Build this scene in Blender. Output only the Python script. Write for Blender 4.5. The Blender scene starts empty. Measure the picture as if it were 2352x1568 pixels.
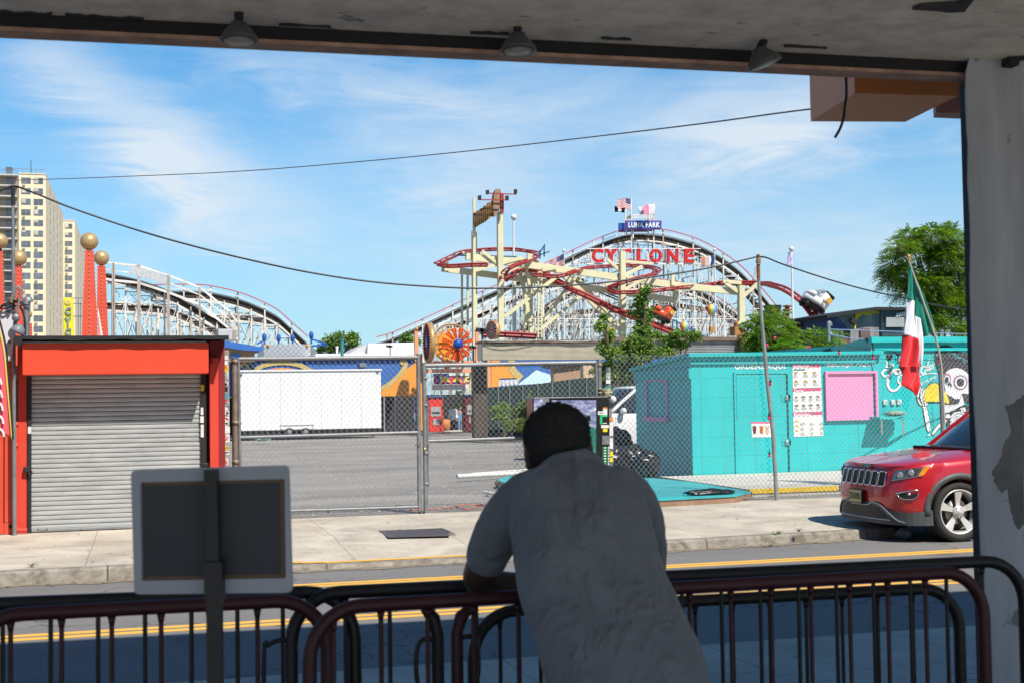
import bpy, bmesh, math, random
import numpy as np
from mathutils import Vector, Matrix
random.seed(7); np.random.seed(7)
C = bpy.context.scene.collection
F, CX, CY = 3000.0, 1176.0, 784.0          # photograph measured on a 2352 px wide copy
YAW, PIT, ROL = math.radians(15.75), math.atan(126/3000), 0.0148
EYE = Vector((0, 0, 1.95))
_f = Vector((math.sin(YAW)*math.cos(PIT), math.cos(YAW)*math.cos(PIT), math.sin(PIT)))
_r0 = Vector((math.cos(YAW), -math.sin(YAW), 0)); _u0 = _r0.cross(_f)
RT = _r0*math.cos(ROL) - _u0*math.sin(ROL); UP = _r0*math.sin(ROL) + _u0*math.cos(ROL); FW = _f
def ray(x, y): return FW + RT*((x-CX)/F) + UP*((CY-y)/F)
def P(x, y, Z):
    d = ray(x, y); h = math.sqrt(FW.x**2+FW.y**2); return EYE + d*(Z/(d.x*FW.x/h + d.y*FW.y/h))
def onY(x, y, Y): d = ray(x, y); return EYE + d*(Y/d.y)
def onZ(x, y, z): d = ray(x, y); return EYE + d*((z-EYE.z)/d.z)
def onP(x, y, p0, n): d = ray(x, y); return EYE + d*((p0-EYE).dot(n)/d.dot(n))
def gz(Y): return .15 if Y < 20.1 else (-.2 if Y > 76 else .15-.35*(Y-20.1)/55.9)
V = lambda *a: Vector(a)
# ---------------------------------------------------------------- materials
_M = {}
class NT:
    def __init__(s, m): s.t = m.node_tree; s.t.nodes.clear()
    def n(s, t, **k):
        o = s.t.nodes.new('ShaderNode'+t)
        for a, v in k.items(): setattr(o, a, v)
        return o
    def l(s, a, b): s.t.links.new(a, b)
    def math(s, op, a, b=None, c=None):
        o = s.n('Math', operation=op)
        for i, v in enumerate((a, b, c)):
            if v is None: continue
            if isinstance(v, (int, float)): o.inputs[i].default_value = v
            else: s.l(v, o.inputs[i])
        return o.outputs[0]
    def mix(s, fac, a, b, mode='MIX'):
        o = s.n('MixRGB', blend_type=mode)
        for i, v in ((0, fac), (1, a), (2, b)):
            if isinstance(v, (int, float)): o.inputs[i].default_value = v if i == 0 else (v, v, v, 1)
            elif isinstance(v, tuple): o.inputs[i].default_value = (*v, 1) if len(v) == 3 else v
            else: s.l(v, o.inputs[i])
        return o.outputs[0]
    def ramp(s, f, stops):
        o = s.n('ValToRGB'); s.l(f, o.inputs[0]); e = o.color_ramp.elements
        while len(e) < len(stops): e.new(.5)
        for i, (p, c) in enumerate(stops):
            e[i].position = p; e[i].color = (*c, 1) if isinstance(c, tuple) else (c, c, c, 1)
        return o.outputs[0]
    def noise(s, vec, scale, detail=5, rough=.55, dist=0):
        o = s.n('TexNoise'); s.l(vec, o.inputs['Vector'])
        for k, v in (('Scale', scale), ('Detail', detail), ('Roughness', rough), ('Distortion', dist)): o.inputs[k].default_value = v
        return o.outputs['Fac']
    def vec(s, scale=(1, 1, 1), rot=(0, 0, 0), loc=(0, 0, 0), src='Object'):
        t = s.n('TexCoord'); m = s.n('Mapping'); m.inputs['Scale'].default_value = scale
        m.inputs['Rotation'].default_value = rot; m.inputs['Location'].default_value = loc
        s.l(t.outputs[src], m.inputs[0]); return m.outputs[0]
def newmat(name):
    m = bpy.data.materials.new(name); m.use_nodes = True; return m, NT(m)
def finish(nt, col, rough=.6, metal=0., bump=None, bstr=.3, bdist=.01, coat=0., spec=.5, alpha=None, trans=0., sheen=0.):
    b = nt.n('BsdfPrincipled'); o = nt.n('OutputMaterial')
    for k, v in (('Base Color', col), ('Roughness', rough), ('Metallic', metal)):
        if isinstance(v, tuple): b.inputs[k].default_value = (*v[:3], 1)
        elif isinstance(v, (int, float)): b.inputs[k].default_value = v
        else: nt.l(v, b.inputs[k])
    b.inputs['Coat Weight'].default_value = coat; b.inputs['Coat Roughness'].default_value = .05
    b.inputs['Specular IOR Level'].default_value = spec; b.inputs['Transmission Weight'].default_value = trans
    if sheen: b.inputs['Sheen Weight'].default_value = sheen
    if bump is not None:
        q = nt.n('Bump'); q.inputs['Strength'].default_value = bstr; q.inputs['Distance'].default_value = bdist
        nt.l(bump, q.inputs['Height']); nt.l(q.outputs[0], b.inputs['Normal'])
    nt.l(b.outputs[0], o.inputs[0]); return b
def lin(c): return tuple(((v/255)/12.92 if v <= 10 else ((v/255+.055)/1.055)**2.4) for v in c)
def M(name, col=(.5, .5, .5), rough=.6, metal=0., var=.18, scale=3., dirt=0., bump=0., bscale=25., coat=0., spec=.4, trans=0., streak=False, sheen=0.):
    if name in _M: return _M[name]
    m, nt = newmat(name); v = nt.vec((1, 1, .25) if streak else (1, 1, 1))
    n1 = nt.noise(v, scale, 6, .6)
    k = nt.ramp(n1, [(.25, 1-var), (.75, 1+var*.5)])
    c = nt.mix(1., tuple(col), k, 'MULTIPLY')
    if dirt:
        n2 = nt.noise(v, scale*.45, 8, .7, .6); f = nt.ramp(n2, [(.5, 0.), (.72, dirt)])
        c = nt.mix(f, c, tuple(x*.45+.02 for x in col))
    rr = nt.math('MULTIPLY_ADD', n1, .16, rough-.08) if rough > .1 else rough
    bp = nt.noise(v, bscale, 4, .6) if bump else None
    finish(nt, c, rr, metal, bp, bump, .01, coat, spec, trans=trans, sheen=sheen)
    _M[name] = m; return m
def leafmat(name, c1, c2):
    if name in _M: return _M[name]
    m, nt = newmat(name); g = nt.n('NewGeometry')
    f = g.outputs['Random Per Island']
    col = nt.mix(nt.ramp(f, [(0, 0.), (1, 1.)]), c1, c2)
    d = nt.n('BsdfPrincipled'); d.inputs['Roughness'].default_value = .5; d.inputs['Specular IOR Level'].default_value = .35; nt.l(col, d.inputs['Base Color'])
    t = nt.n('BsdfTranslucent'); nt.l(nt.mix(1., col, (1.5, 1.7, .5), 'MULTIPLY'), t.inputs[0])
    x = nt.n('MixShader'); x.inputs[0].default_value = .35; nt.l(d.outputs[0], x.inputs[1]); nt.l(t.outputs[0], x.inputs[2])
    nt.l(x.outputs[0], nt.n('OutputMaterial').inputs[0]); _M[name] = m; return m
# ---------------------------------------------------------------- mesh builder
class MB:
    def __init__(s): s.v = []; s.f = []; s.sm = []
    def add(s, vs, fs, smooth=False):
        o = len(s.v); s.v += [tuple(v) for v in vs]
        for f in fs: s.f.append([o+i for i in f]); s.sm.append(smooth)
        return s
    def hexa(s, a, b, c, d, e, f, g, h):   # bottom a b c d, top e f g h
        return s.add([a, b, c, d, e, f, g, h], [(3, 2, 1, 0), (4, 5, 6, 7), (0, 1, 5, 4), (1, 2, 6, 5), (2, 3, 7, 6), (3, 0, 4, 7)])
    def box(s, x0, x1, y0, y1, z0, z1):
        return s.hexa((x0, y0, z0), (x1, y0, z0), (x1, y1, z0), (x0, y1, z0), (x0, y0, z1), (x1, y0, z1), (x1, y1, z1), (x0, y1, z1))
    def bar(s, a, b, w, h=None, up=V(0, 0, 1)):  # square section member
        a, b = Vector(a), Vector(b); h = h or w; d = (b-a)
        if d.length < 1e-6: return s
        d.normalize(); x = d.cross(up)
        if x.length < 1e-3: x = d.cross(V(0, 1, 0))
        x.normalize(); y = x.cross(d); x *= w/2; y *= h/2
        return s.hexa(a-x-y, a+x-y, b+x-y, b-x-y, a-x+y, a+x+y, b+x+y, b-x+y)
    def tube(s, pts, r, n=8, caps=True, closed=False):
        pts = [Vector(p) for p in pts]; m = len(pts); rs = r if isinstance(r, (list, tuple)) else [r]*m
        vs = []; prev = None
        for i, p in enumerate(pts):
            if closed: t = pts[(i+1) % m]-pts[i-1]
            else: t = pts[min(i+1, m-1)]-pts[max(i-1, 0)]
            t.normalize()
            if prev is None:
                a = t.cross(V(0, 0, 1)); a = a if a.length > .05 else t.cross(V(0, 1, 0))
            else: a = prev-t*prev.dot(t)
            a.normalize(); prev = a; b = t.cross(a)
            for k in range(n):
                q = 2*math.pi*k/n; vs.append(p+(a*math.cos(q)+b*math.sin(q))*rs[i])
        fs = []
        for i in range(m if closed else m-1):
            j = (i+1) % m
            for k in range(n): fs.append((i*n+k, i*n+(k+1) % n, j*n+(k+1) % n, j*n+k))
        s.add(vs, fs, n > 4)
        if caps and not closed: s.add(vs[:n], [tuple(range(n))[::-1]]); s.add(vs[-n:], [tuple(range(n))])
        return s
    def loft(s, rings, caps=True, smooth=True):
        n = len(rings[0]); vs = [v for r in rings for v in r]; fs = []
        for i in range(len(rings)-1):
            for k in range(n): fs.append((i*n+k, i*n+(k+1) % n, (i+1)*n+(k+1) % n, (i+1)*n+k))
        if caps: fs += [tuple(range(n))[::-1], tuple((len(rings)-1)*n+k for k in range(n))]
        return s.add(vs, fs, smooth)
    def lathe(s, c, prof, n=20, ax=V(0, 0, 1), caps=True):
        c = Vector(c); ax = Vector(ax).normalized(); a = ax.cross(V(1, 0, 0)); a = a if a.length > .1 else ax.cross(V(0, 1, 0)); a.normalize(); b = ax.cross(a)
        return s.loft([[c+ax*h+(a*math.cos(2*math.pi*k/n)+b*math.sin(2*math.pi*k/n))*r for k in range(n)] for r, h in prof], caps)
    def ball(s, c, r, n=20, m=12, sc=(1, 1, 1)):
        c = Vector(c); rr = []
        for i in range(m+1):
            t = math.pi*i/m; q = max(math.sin(t), .003)
            rr.append([c+V(r*sc[0]*q*math.cos(2*math.pi*k/n), r*sc[1]*q*math.sin(2*math.pi*k/n), -r*sc[2]*math.cos(t)) for k in range(n)])
        return s.loft(rr)
    def prism(s, pts, d):     # polygon (3-D points) extruded by vector d
        pts = [Vector(p) for p in pts]; d = Vector(d); n = len(pts)
        return s.add(pts+[p+d for p in pts], [tuple(range(n))[::-1], tuple(range(n, 2*n))]+[(i, (i+1) % n, n+(i+1) % n, n+i) for i in range(n)])
    def grid(s, fn, nu, nv, smooth=True, two=None):
        vs = [fn(i/nu, j/nv) for j in range(nv+1) for i in range(nu+1)]
        return s.add(vs, [(j*(nu+1)+i, j*(nu+1)+i+1, (j+1)*(nu+1)+i+1, (j+1)*(nu+1)+i) for j in range(nv) for i in range(nu)], smooth)
    def build(s, name, mat=None, parent=None, loc=None):
        off = Vector((0, 0, 0)); p = parent
        while p is not None: off += Vector(p.location); p = p.parent
        L = Vector(loc) if loc is not None else Vector((0, 0, 0)); off += L
        me = bpy.data.meshes.new(name); me.from_pydata([(v[0]-off.x, v[1]-off.y, v[2]-off.z) for v in s.v], [], s.f)
        me.polygons.foreach_set('use_smooth', s.sm); me.validate(); me.update()
        o = bpy.data.objects.new(name, me); C.objects.link(o); o.location = L
        if mat: me.materials.append(mat)
        if parent: o.parent = parent
        return o
def fixn(o):
    b = bmesh.new(); b.from_mesh(o.data); bmesh.ops.remove_doubles(b, verts=b.verts, dist=1e-5); bmesh.ops.recalc_face_normals(b, faces=b.faces); b.to_mesh(o.data); b.free(); return o
def thing(name, label, cat, loc=(0, 0, 0), group=None):
    o = bpy.data.objects.new(name, None); C.objects.link(o); o.location = loc; o['label'] = label; o['category'] = cat
    o.empty_display_size = .1
    if group: o['group'] = group
    return o
def tag(o, label, cat, group=None):
    o['label'] = label; o['category'] = cat
    if group: o['group'] = group
    return o
def struct(o, kind='structure'): o['kind'] = kind; return o
def bevel(o, w=.01, seg=2):
    m = o.modifiers.new('b', 'BEVEL'); m.width = w; m.segments = seg; m.limit_method = 'ANGLE'; return o
def subsurf(o, n=1): m = o.modifiers.new('s', 'SUBSURF'); m.levels = n; m.render_levels = n; return o
def remesh(o, vs): m = o.modifiers.new('r', 'REMESH'); m.mode = 'VOXEL'; m.voxel_size = vs; m.use_smooth_shade = True; return o
def applymods(o):
    dg = bpy.context.evaluated_depsgraph_get(); me = bpy.data.meshes.new_from_object(o.evaluated_get(dg)); o.modifiers.clear(); o.data = me; return o
def arc(c, a, b, a0, a1, n):     # points c + a cos + b sin
    return [Vector(c)+Vector(a)*math.cos(a0+(a1-a0)*i/n)+Vector(b)*math.sin(a0+(a1-a0)*i/n) for i in range(n+1)]
def smooth(pts, n=4):            # catmull-rom
    pts = [Vector(p) for p in pts]; out = []
    for i in range(len(pts)-1):
        p0, p1, p2, p3 = pts[max(i-1, 0)], pts[i], pts[i+1], pts[min(i+2, len(pts)-1)]
        for k in range(n):
            t = k/n; out.append(.5*((2*p1)+(p2-p0)*t+(2*p0-5*p1+4*p2-p3)*t*t+(3*p1-p0-3*p2+p3)*t**3))
    return out+[pts[-1]]
_tx = {}
def glyphs(body, bold=.0, ext=.5, sp=1.):
    k = (body, bold, sp)
    if k not in _tx:
        cu = bpy.data.curves.new('t', 'FONT'); cu.body = body; cu.offset = bold; cu.resolution_u = 3; cu.space_character = sp
        o = bpy.data.objects.new('t', cu); C.objects.link(o)
        dg = bpy.context.evaluated_depsgraph_get(); dg.update(); me = bpy.data.meshes.new_from_object(o.evaluated_get(dg))
        vs = np.array([v.co[:] for v in me.vertices]); fs = [list(p.vertices) for p in me.polygons]
        bpy.data.objects.remove(o); bpy.data.meshes.remove(me)
        mn, mx = vs.min(0), vs.max(0); vs = (vs-mn)/(np.maximum(mx-mn, 1e-6)); _tx[k] = (vs, fs)
    return _tx[k]
def text(mb, body, O, R, U, w=None, h=None, bold=0., thick=.004, shear=0., sp=1., arcf=0.):
    """flat lettering with a little thickness; O = lower left, R,U = full width / height vectors"""
    vs, fs = glyphs(body, bold, .5, sp); O = Vector(O); R = Vector(R); U = Vector(U); N = R.cross(U).normalized()*thick
    pts = [O+R*(v[0]+shear*v[1])+U*(v[1]+arcf*4*v[0]*(1-v[0])) for v in vs]
    n = len(pts); edges = {}
    for f in fs:
        for i in range(len(f)):
            e = (f[i], f[(i+1) % len(f)]); edges[e] = 1
    side = [(a, b, b+n, a+n) for (a, b) in edges if (b, a) not in edges]
    mb.add([p+N for p in pts]+pts, fs+[(a, b, c, d) for (a, b, c, d) in side])
    return mb
def pxquad(mb, q, fn, d):       # quad given in photo px through projector fn, thickened by vector d
    return mb.prism([fn(*p) for p in q], d)
# ================================================================ setting
def m_road():
    m, nt = newmat('asphalt'); v = nt.vec(); a = nt.noise(v, 90, 4, .7); b = nt.noise(nt.vec((.12, 1.2, 1)), 1.2, 6, .6, .4); c = nt.noise(v, 14, 5, .6)
    col = nt.mix(nt.ramp(a, [(.3, 0.), (.7, 1.)]), (.135, .132, .127), (.225, .218, .208))
    col = nt.mix(nt.ramp(b, [(.35, .0), (.7, .35)]), col, (.09, .085, .08)); col = nt.mix(nt.ramp(c, [(.5, 0.), (.8, .3)]), col, (.19, .18, .165))
    vo = nt.n('TexVoronoi', feature='DISTANCE_TO_EDGE'); w_ = nt.n('VectorMath', operation='ADD'); nt.l(v, w_.inputs[0]); nz = nt.n('TexNoise'); nt.l(v, nz.inputs['Vector']); nz.inputs['Scale'].default_value = 2.; nt.l(nz.outputs['Color'], w_.inputs[1]); nt.l(w_.outputs[0], vo.inputs['Vector']); vo.inputs['Scale'].default_value = .33
    col = nt.mix(nt.ramp(vo.outputs['Distance'], [(.0, .8), (.006, 0.)]), col, (.03, .03, .03)); st = nt.noise(v, .7, 4, .5); col = nt.mix(nt.ramp(st, [(.60, 0.), (.72, .45)]), col, (.06, .058, .055))
    finish(nt, col, .85, 0, a, .5, .006); return m
def m_walk():
    m, nt = newmat('sidewalk_concrete'); v = nt.vec(); t = nt.n('TexCoord'); sx = nt.n('SeparateXYZ'); nt.l(t.outputs['Object'], sx.inputs[0])
    wob = nt.math('MULTIPLY_ADD', nt.noise(v, 1.5, 3), .05, -.025)
    def line(ax, off, per, w):
        p = nt.math('ADD', nt.math('ADD', sx.outputs[ax], wob), off+300*per); q = nt.math('MODULO', p, per)
        return nt.math('LESS_THAN', q, w), nt.math('FLOOR', nt.math('DIVIDE', p, per))
    lx, ix = line('X', .64, 1.51, .016); ly, iy = line('Y', -1.2, 1.62, .014)
    cell = nt.n('TexWhiteNoise'); cb = nt.n('CombineXYZ'); nt.l(ix, cb.inputs[0]); nt.l(iy, cb.inputs[1]); nt.l(cb.outputs[0], cell.inputs['Vector'])
    a = nt.noise(v, 60, 5, .7); b = nt.noise(v, 1.1, 7, .6, .5); s = nt.noise(nt.vec((1, 2.5, 1)), 5, 3, .5)
    col = nt.mix(nt.ramp(b, [(.35, 0.), (.65, 1.)]), (.37, .33, .27), (.60, .54, .44))
    col = nt.mix(nt.math('MULTIPLY', cell.outputs['Value'], .3), col, (.40, .33, .25))
    col = nt.mix(nt.ramp(a, [(.3, .35), (.6, 0.)]), col, (.25, .22, .18))
    col = nt.mix(nt.ramp(s, [(.665, 0.), (.70, .7)]), col, (.18, .155, .125))
    col = nt.mix(nt.math('MULTIPLY', nt.math('MAXIMUM', lx, ly), .65), col, (.22, .19, .15))
    finish(nt, col, .85, 0, a, .25, .005); return m
def m_gravel():
    m, nt = newmat('gravel_asphalt'); v = nt.vec(); a = nt.noise(v, 17, 8, .85); b = nt.noise(nt.vec((.3, 1, 1)), .5, 6, .65, .8)
    vo = nt.n('TexVoronoi'); nt.l(v, vo.inputs['Vector']); vo.inputs['Scale'].default_value = 14
    col = nt.mix(nt.ramp(b, [(.35, 0.), (.65, 1.)]), (.23, .215, .197), (.40, .375, .34)); col = nt.mix(nt.ramp(a, [(.35, .55), (.65, 0.)]), col, (.06, .055, .05))
    col = nt.mix(nt.ramp(vo.outputs['Distance'], [(.12, .55), (.2, 0.)]), col, (.42, .40, .36)); finish(nt, col, .9, 0, a, .8, .02); return m
MR, MW, MG = m_road(), m_walk(), m_gravel()
def m_yellow():
    m, nt = newmat('yellow_line_paint'); v = nt.vec(); a = nt.noise(v, 40, 5, .75)
    finish(nt, nt.mix(nt.ramp(a, [(.62, 0.), (.7, .8)]), (.72, .40, .06), (.2, .17, .12)), .7); return m
struct(MB().add([(-900, -900, -.5), (900, -900, -.5), (900, 1600, -.5), (-900, 1600, -.5)], [(0, 1, 2, 3)]).build('ground', M('earth', (.2, .18, .15), .9, bump=.3)))
struct(MB().box(-90, 120, 8.8, 17.2, -.45, 0).build('road', MR))
yl = MB()
for Y in (13.74, 13.9, 11.56, 11.74): yl.box(-90, 120, Y, Y+.10, .001, .005)
struct(yl.build('road_markings', m_yellow()))
# far sidewalk, its kerb line follows the photograph
kp = [(-90, 15.05), (1.2, 15.05), (4.5, 15.1), (7.2, 15.3), (8.6, 15.42), (9.65, 15.5), (9.8, 16.65), (60, 16.7), (120, 16.7)]
kz = lambda X: .15 if X < .8 else (.05 if 1.6 < X < 5.2 else (.08 if X < 5.2 else .12))
xs = sorted(set([k[0] for k in kp]+[i*.25 for i in range(-24, 52)]+[-40, -20, 30, 80]))
def ky(X):
    for (a, b), (c, d) in zip(kp, kp[1:]):
        if a <= X <= c: return b+(d-b)*(X-a)/(c-a)
sw = MB(); kb = MB(); nx = len(xs)
zl = [kz(X) for X in xs]; zl = [sum(zl[max(0, i-1):i+2])/len(zl[max(0, i-1):i+2]) for i in range(nx)]
vs = []
for X, z in zip(xs, zl): vs += [(X, ky(X)+.16, z), (X, 17.2, .15), (X, 20.1, .15)]
sw.add(vs, [(i*3+j, i*3+3+j, i*3+4+j, i*3+1+j) for i in range(nx-1) for j in range(2)])
struct(sw.build('sidewalk', MW))
rnd = random.Random(3)
for i in range(nx-1):
    pass
kv = []
for X, z in zip(xs, zl):
    j = rnd.uniform(-.008, .008); Y = ky(X)+j; kv += [(X, Y-.03, -.02), (X, Y, z-.02), (X, Y+.02, z+.004), (X, Y+.16, z+.006)]
kb.add(kv, [(i*4+j, i*4+4+j, i*4+5+j, i*4+1+j) for i in range(nx-1) for j in range(3)])
def m_kerb():
    m, nt = newmat('kerb_stone'); v = nt.vec(); a = nt.noise(v, 6, 7, .7, .5); b = nt.noise(v, 50, 4)
    sp = nt.n('SeparateXYZ'); t = nt.n('TexCoord'); nt.l(t.outputs['Object'], sp.inputs[0])
    col = nt.mix(nt.ramp(a, [(.35, 0.), (.6, 1.)]), (.13, .11, .085), (.30, .27, .23))
    j = nt.math('LESS_THAN', nt.math('MODULO', nt.math('ADD', sp.outputs['X'], 300.4), 2.4), .02)
    col = nt.mix(j, col, (.08, .07, .06)); finish(nt, col, .8, 0, b, .4, .01); return m
struct(kb.build('kerb', m_kerb()))
yk = MB()
for i in range(nx-1):
    if 1.3 <= xs[i] < 3.9: yk.box(xs[i], xs[i+1], ky(xs[i])+.17, ky(xs[i])+.24, zl[i]+.008, zl[i]+.016)
struct(yk.build('kerb_edge_marking', m_yellow()))
gut = MB(); gv = []
for X in xs:
    j = rnd.uniform(-.05, .05); gv += [(X, ky(X)-.14+j*1.5, .005), (X, ky(X)-.02, .011)]
gut.add(gv, [(i*2, i*2+2, i*2+3, i*2+1) for i in range(nx-1)])
struct(gut.build('gutter_dirt', M('gutter_dirt', (.24, .20, .15), .95, var=.5, scale=9, dirt=.8, bump=.5)))
struct(MB().box(-90, 120, 4.6, 8.8, -.45, .14).build('near_sidewalk', MW))
# the open lot, falling slightly to the back
lot = MB(); n0 = 40; m0 = 40
def lotf(u, v):
    X = -60+200*u; Y = 20.1+120*v**1.6; return (X, Y, gz(Y)-.004+(.03*math.sin(X*1.3+Y)*math.sin(Y*.7) if 21.5 < Y < 60 else 0))
lot.grid(lotf, 120, 60, False); struct(lot.build('lot_ground', MG))
struct(MB().box(-300, 500, 139, 900, -.45, -.2).build('park_ground', M('park_paving', (.25, .23, .2), .9)))
# concrete slab with yellow edge beside the teal booth
sl = thing('concrete_slab', 'pale concrete slab with a yellow painted edge in front of the teal booth', 'slab', (9, 23, .15))
a = onZ(1722, 1138, .16); Yk = a.y
MB().box(a.x, 18, Yk, 25.06, .12, .27).build('slab_top', M('slab_concrete', (.55, .52, .46), .85, dirt=.2, bump=.2), sl)
MB().box(a.x-.003, 18, Yk-.02, Yk+.06, .20, .276).build('painted_edge', M('edge_yellow', (.78, .52, .03), .7, dirt=.5, scale=8), sl)
g = MB(); q = [onZ(868, 1218, .15), onZ(1020, 1215, .15), onZ(1034, 1230, .15), onZ(892, 1234, .15)]
gr = thing('sidewalk_grate', 'dark steel grate set flush in the pale sidewalk', 'grate', q[0])
MB().prism([V(p.x, p.y, .1515) for p in q], (0, 0, .003)).build('grate_plate', M('grate', (.12, .10, .10), .6, .3, bump=.4, bscale=60), gr)
bb = MB(); x0, x1, y0, y1 = q[0].x+.1, q[1].x+.0, q[3].y, q[0].y
for i in range(26): X = x0+(x1-x0)*i/25; bb.bar((X, y0+.03, .156), (X, y1-.03, .156), .012, .004)
bb.build('grate_bars', M('grate_bar', (.17, .15, .15), .5, .5), gr)
# small dirt and litter in the gutter and lot
deb = MB()
for i in range(420):
    X = rnd.uniform(-6, 10); Y = ky(X)-abs(rnd.gauss(.05, .25)) if i % 2 else rnd.uniform(15.3, 19.6); z = .006 if i % 2 else .16
    s = rnd.uniform(.006, .03); a = rnd.uniform(0, 3)
    deb.add([(X+s*math.cos(a+k*1.6), Y+s*.7*math.sin(a+k*1.6), z+rnd.uniform(.002, .012)) for k in range(4)], [(0, 1, 2, 3)])
struct(deb.build('litter_specks', M('litter', (.2, .16, .1), .9, var=.6, scale=2)), 'stuff')
peb = MB()
for i in range(2600):
    Y = 20.4+rnd.random()**1.5*30; X = rnd.uniform(-1, 14); s = rnd.uniform(.012, .045); z = gz(Y)
    t = [(X+s*rnd.uniform(.6, 1)*math.cos(k*1.26), Y+s*rnd.uniform(.6, 1)*math.sin(k*1.26), z) for k in range(5)]+[(X, Y, z+s*.7)]
    peb.add(t, [(0, 1, 5), (1, 2, 5), (2, 3, 5), (3, 4, 5), (4, 0, 5)])
struct(peb.build('loose_gravel', M('pebbles', (.34, .32, .28), .9, var=.7, scale=1.5)), 'stuff')
wd = MB()
for (wx, wy, z) in [(72, 1300, .16), (1890-110, 1228, .16), (1835, 1220, .16), (1790, 1226, .16)]:
    c = onZ(wx, wy, z)
    for i in range(26):
        a = rnd.uniform(0, 6.28); r = rnd.uniform(.03, .12); d = V(math.cos(a), math.sin(a), 0)
        w = V(-d.y, d.x, 0)*.006; wd.add([c-w, c+w, c+d*r+V(0, 0, rnd.uniform(.02, .06))], [(0, 1, 2)])
struct(wd.build('weeds', leafmat('weed', (.06, .12, .02), (.14, .2, .04))), 'stuff')

# ================================================================ our own building (the dark room behind the camera)
RI = math.radians(2.29)
IX = V(math.cos(RI), -math.sin(RI), 0); IY = V(math.sin(RI), math.cos(RI), 0)
def I(x, y, z): return IX*x+IY*y+V(0, 0, z)
def ibox(mb, x0, x1, y0, y1, z0, z1):
    return mb.hexa(I(x0, y0, z0), I(x1, y0, z0), I(x1, y1, z0), I(x0, y1, z0), I(x0, y0, z1), I(x1, y0, z1), I(x1, y1, z1), I(x0, y1, z1))
def onI(x, y, d): return onP(x, y, IY*d, IY)
def m_peel(name, c1, c2, thr=.6, sc=1.2):
    m, nt = newmat(name); v = nt.vec(); a = nt.noise(v, sc, 9, .62, .7); b = nt.noise(v, 25, 5, .7); s = nt.noise(nt.vec((1, 1, .12)), 9, 5, .6)
    k = nt.noise(nt.vec((.4, 1, 1)), 26, 2, .5)
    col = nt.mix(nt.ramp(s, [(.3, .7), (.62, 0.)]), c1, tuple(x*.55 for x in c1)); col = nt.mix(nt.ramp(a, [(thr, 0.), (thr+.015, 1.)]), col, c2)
    col = nt.mix(nt.ramp(k, [(.72, 0.), (.76, .8)]), col, (.04, .04, .045)); hgt = nt.mix(nt.ramp(a, [(thr, 1.), (thr+.015, 0.)]), b, .9)
    finish(nt, col, .75, 0, hgt, .35, .006); return m
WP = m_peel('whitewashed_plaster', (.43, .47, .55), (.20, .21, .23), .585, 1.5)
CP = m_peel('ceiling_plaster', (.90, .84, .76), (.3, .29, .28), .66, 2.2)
yi = 4.2; cz = onI(0, 30, yi).z; zbb = onI(0, 88, yi+.095).z; hz = zbb+.015
bld = thing('shop_building', 'dark shop room seen from inside, framing the street through its wide opening', 'building', (0, 0, 0))
xr = onI(2207, 300, yi+.10).dot(IX); xo = onI(2212, 300, yi+.5).dot(IX)
ibox(MB(), -5, 12, -.4, yi+.4, .15, .35).build('floor', M('shop_floor', (.16, .15, .14), .7), bld)
ibox(MB(), -5, 12, -11, -.4, .15, .346).build('rear_bounce_floor', M('rear_bounce_floor', (.52, .46, .38), .7), bld)  # pale unseen floor behind the camera, added to bounce sunlight onto the ceiling
c = MB(); ibox(c, -5, 12, -1.2, yi-.004, cz, cz+.25); c.build('ceiling', CP, bld)
c = MB(); ibox(c, -5, 12, yi, yi+.085, hz, cz+.3); ib = c.build('lintel', M('steel_dark', (.016, .017, .022), .75, 0., bump=.3), bld)
c = MB(); ibox(c, -5, xr+.04, yi+.004, yi+.095, zbb, hz-.002); c.build('lintel_board', M('lintel_wood', (.46, .30, .24), .8, var=.5, scale=12, dirt=.5, bump=.4), bld)
c = MB()   # right wall face with its slightly ragged edge
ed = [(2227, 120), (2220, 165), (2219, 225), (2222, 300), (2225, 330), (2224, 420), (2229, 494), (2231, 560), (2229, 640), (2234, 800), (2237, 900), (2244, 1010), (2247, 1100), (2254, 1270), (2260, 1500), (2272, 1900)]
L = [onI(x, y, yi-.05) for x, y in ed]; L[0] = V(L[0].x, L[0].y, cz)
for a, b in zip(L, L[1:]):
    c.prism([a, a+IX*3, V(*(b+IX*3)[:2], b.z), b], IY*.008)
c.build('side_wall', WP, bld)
c = MB(); ibox(c, xr, xr+.16, yi+.0, yi+.10, .35, hz-.02); c.build('door_jamb', M('jamb', (.010, .010, .012), .7), bld)
c = MB(); ibox(c, xo, 12, yi+.16, yi+.5, .15, cz+.3); c.build('outer_wall', M('outer_wall', (.3, .28, .27), .8), bld)
c = MB(); ibox(c, -12, 14, yi+.1, yi+.5, cz+.3, 8.9); ibox(c, -12, -5, yi, yi+.5, .15, cz+.3); ibox(c, -12, 14, -1.2, yi+.5, 8.9, 9.1); c.build('upper_facade', M('outer_wall', ), bld)
# peeled patches on the side wall
pp = MB()
def patch(pts, d=.003):
    o = []
    for (a, b), (c_, e) in zip(pts, pts[1:]+pts[:1]):
        for k in range(6): f = k/6; o.append((a+(c_-a)*f+(rnd.uniform(-2.4, 2.4) if k else 0), b+(e-b)*f+(rnd.uniform(-2.4, 2.4) if k else 0)))
    q = [onI(x, y, yi-.05) for x, y in o]; pp.prism(q, -IY*d)
patch([(2330, 925), (2352, 905), (2352, 1200), (2338, 1215), (2322, 1175), (2316, 1120), (2300, 1130), (2285, 1108), (2280, 1080), (2300, 1050), (2310, 1010), (2325, 990), (2316, 955), (2309, 930)])
patch([(2352, 1225), (2400, 1200), (2400, 1330), (2362, 1300)])
pp.build('peeled_patch', M('bare_mortar', (.17, .175, .18), .9, var=.4, scale=9, bump=.6), bld)
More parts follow.
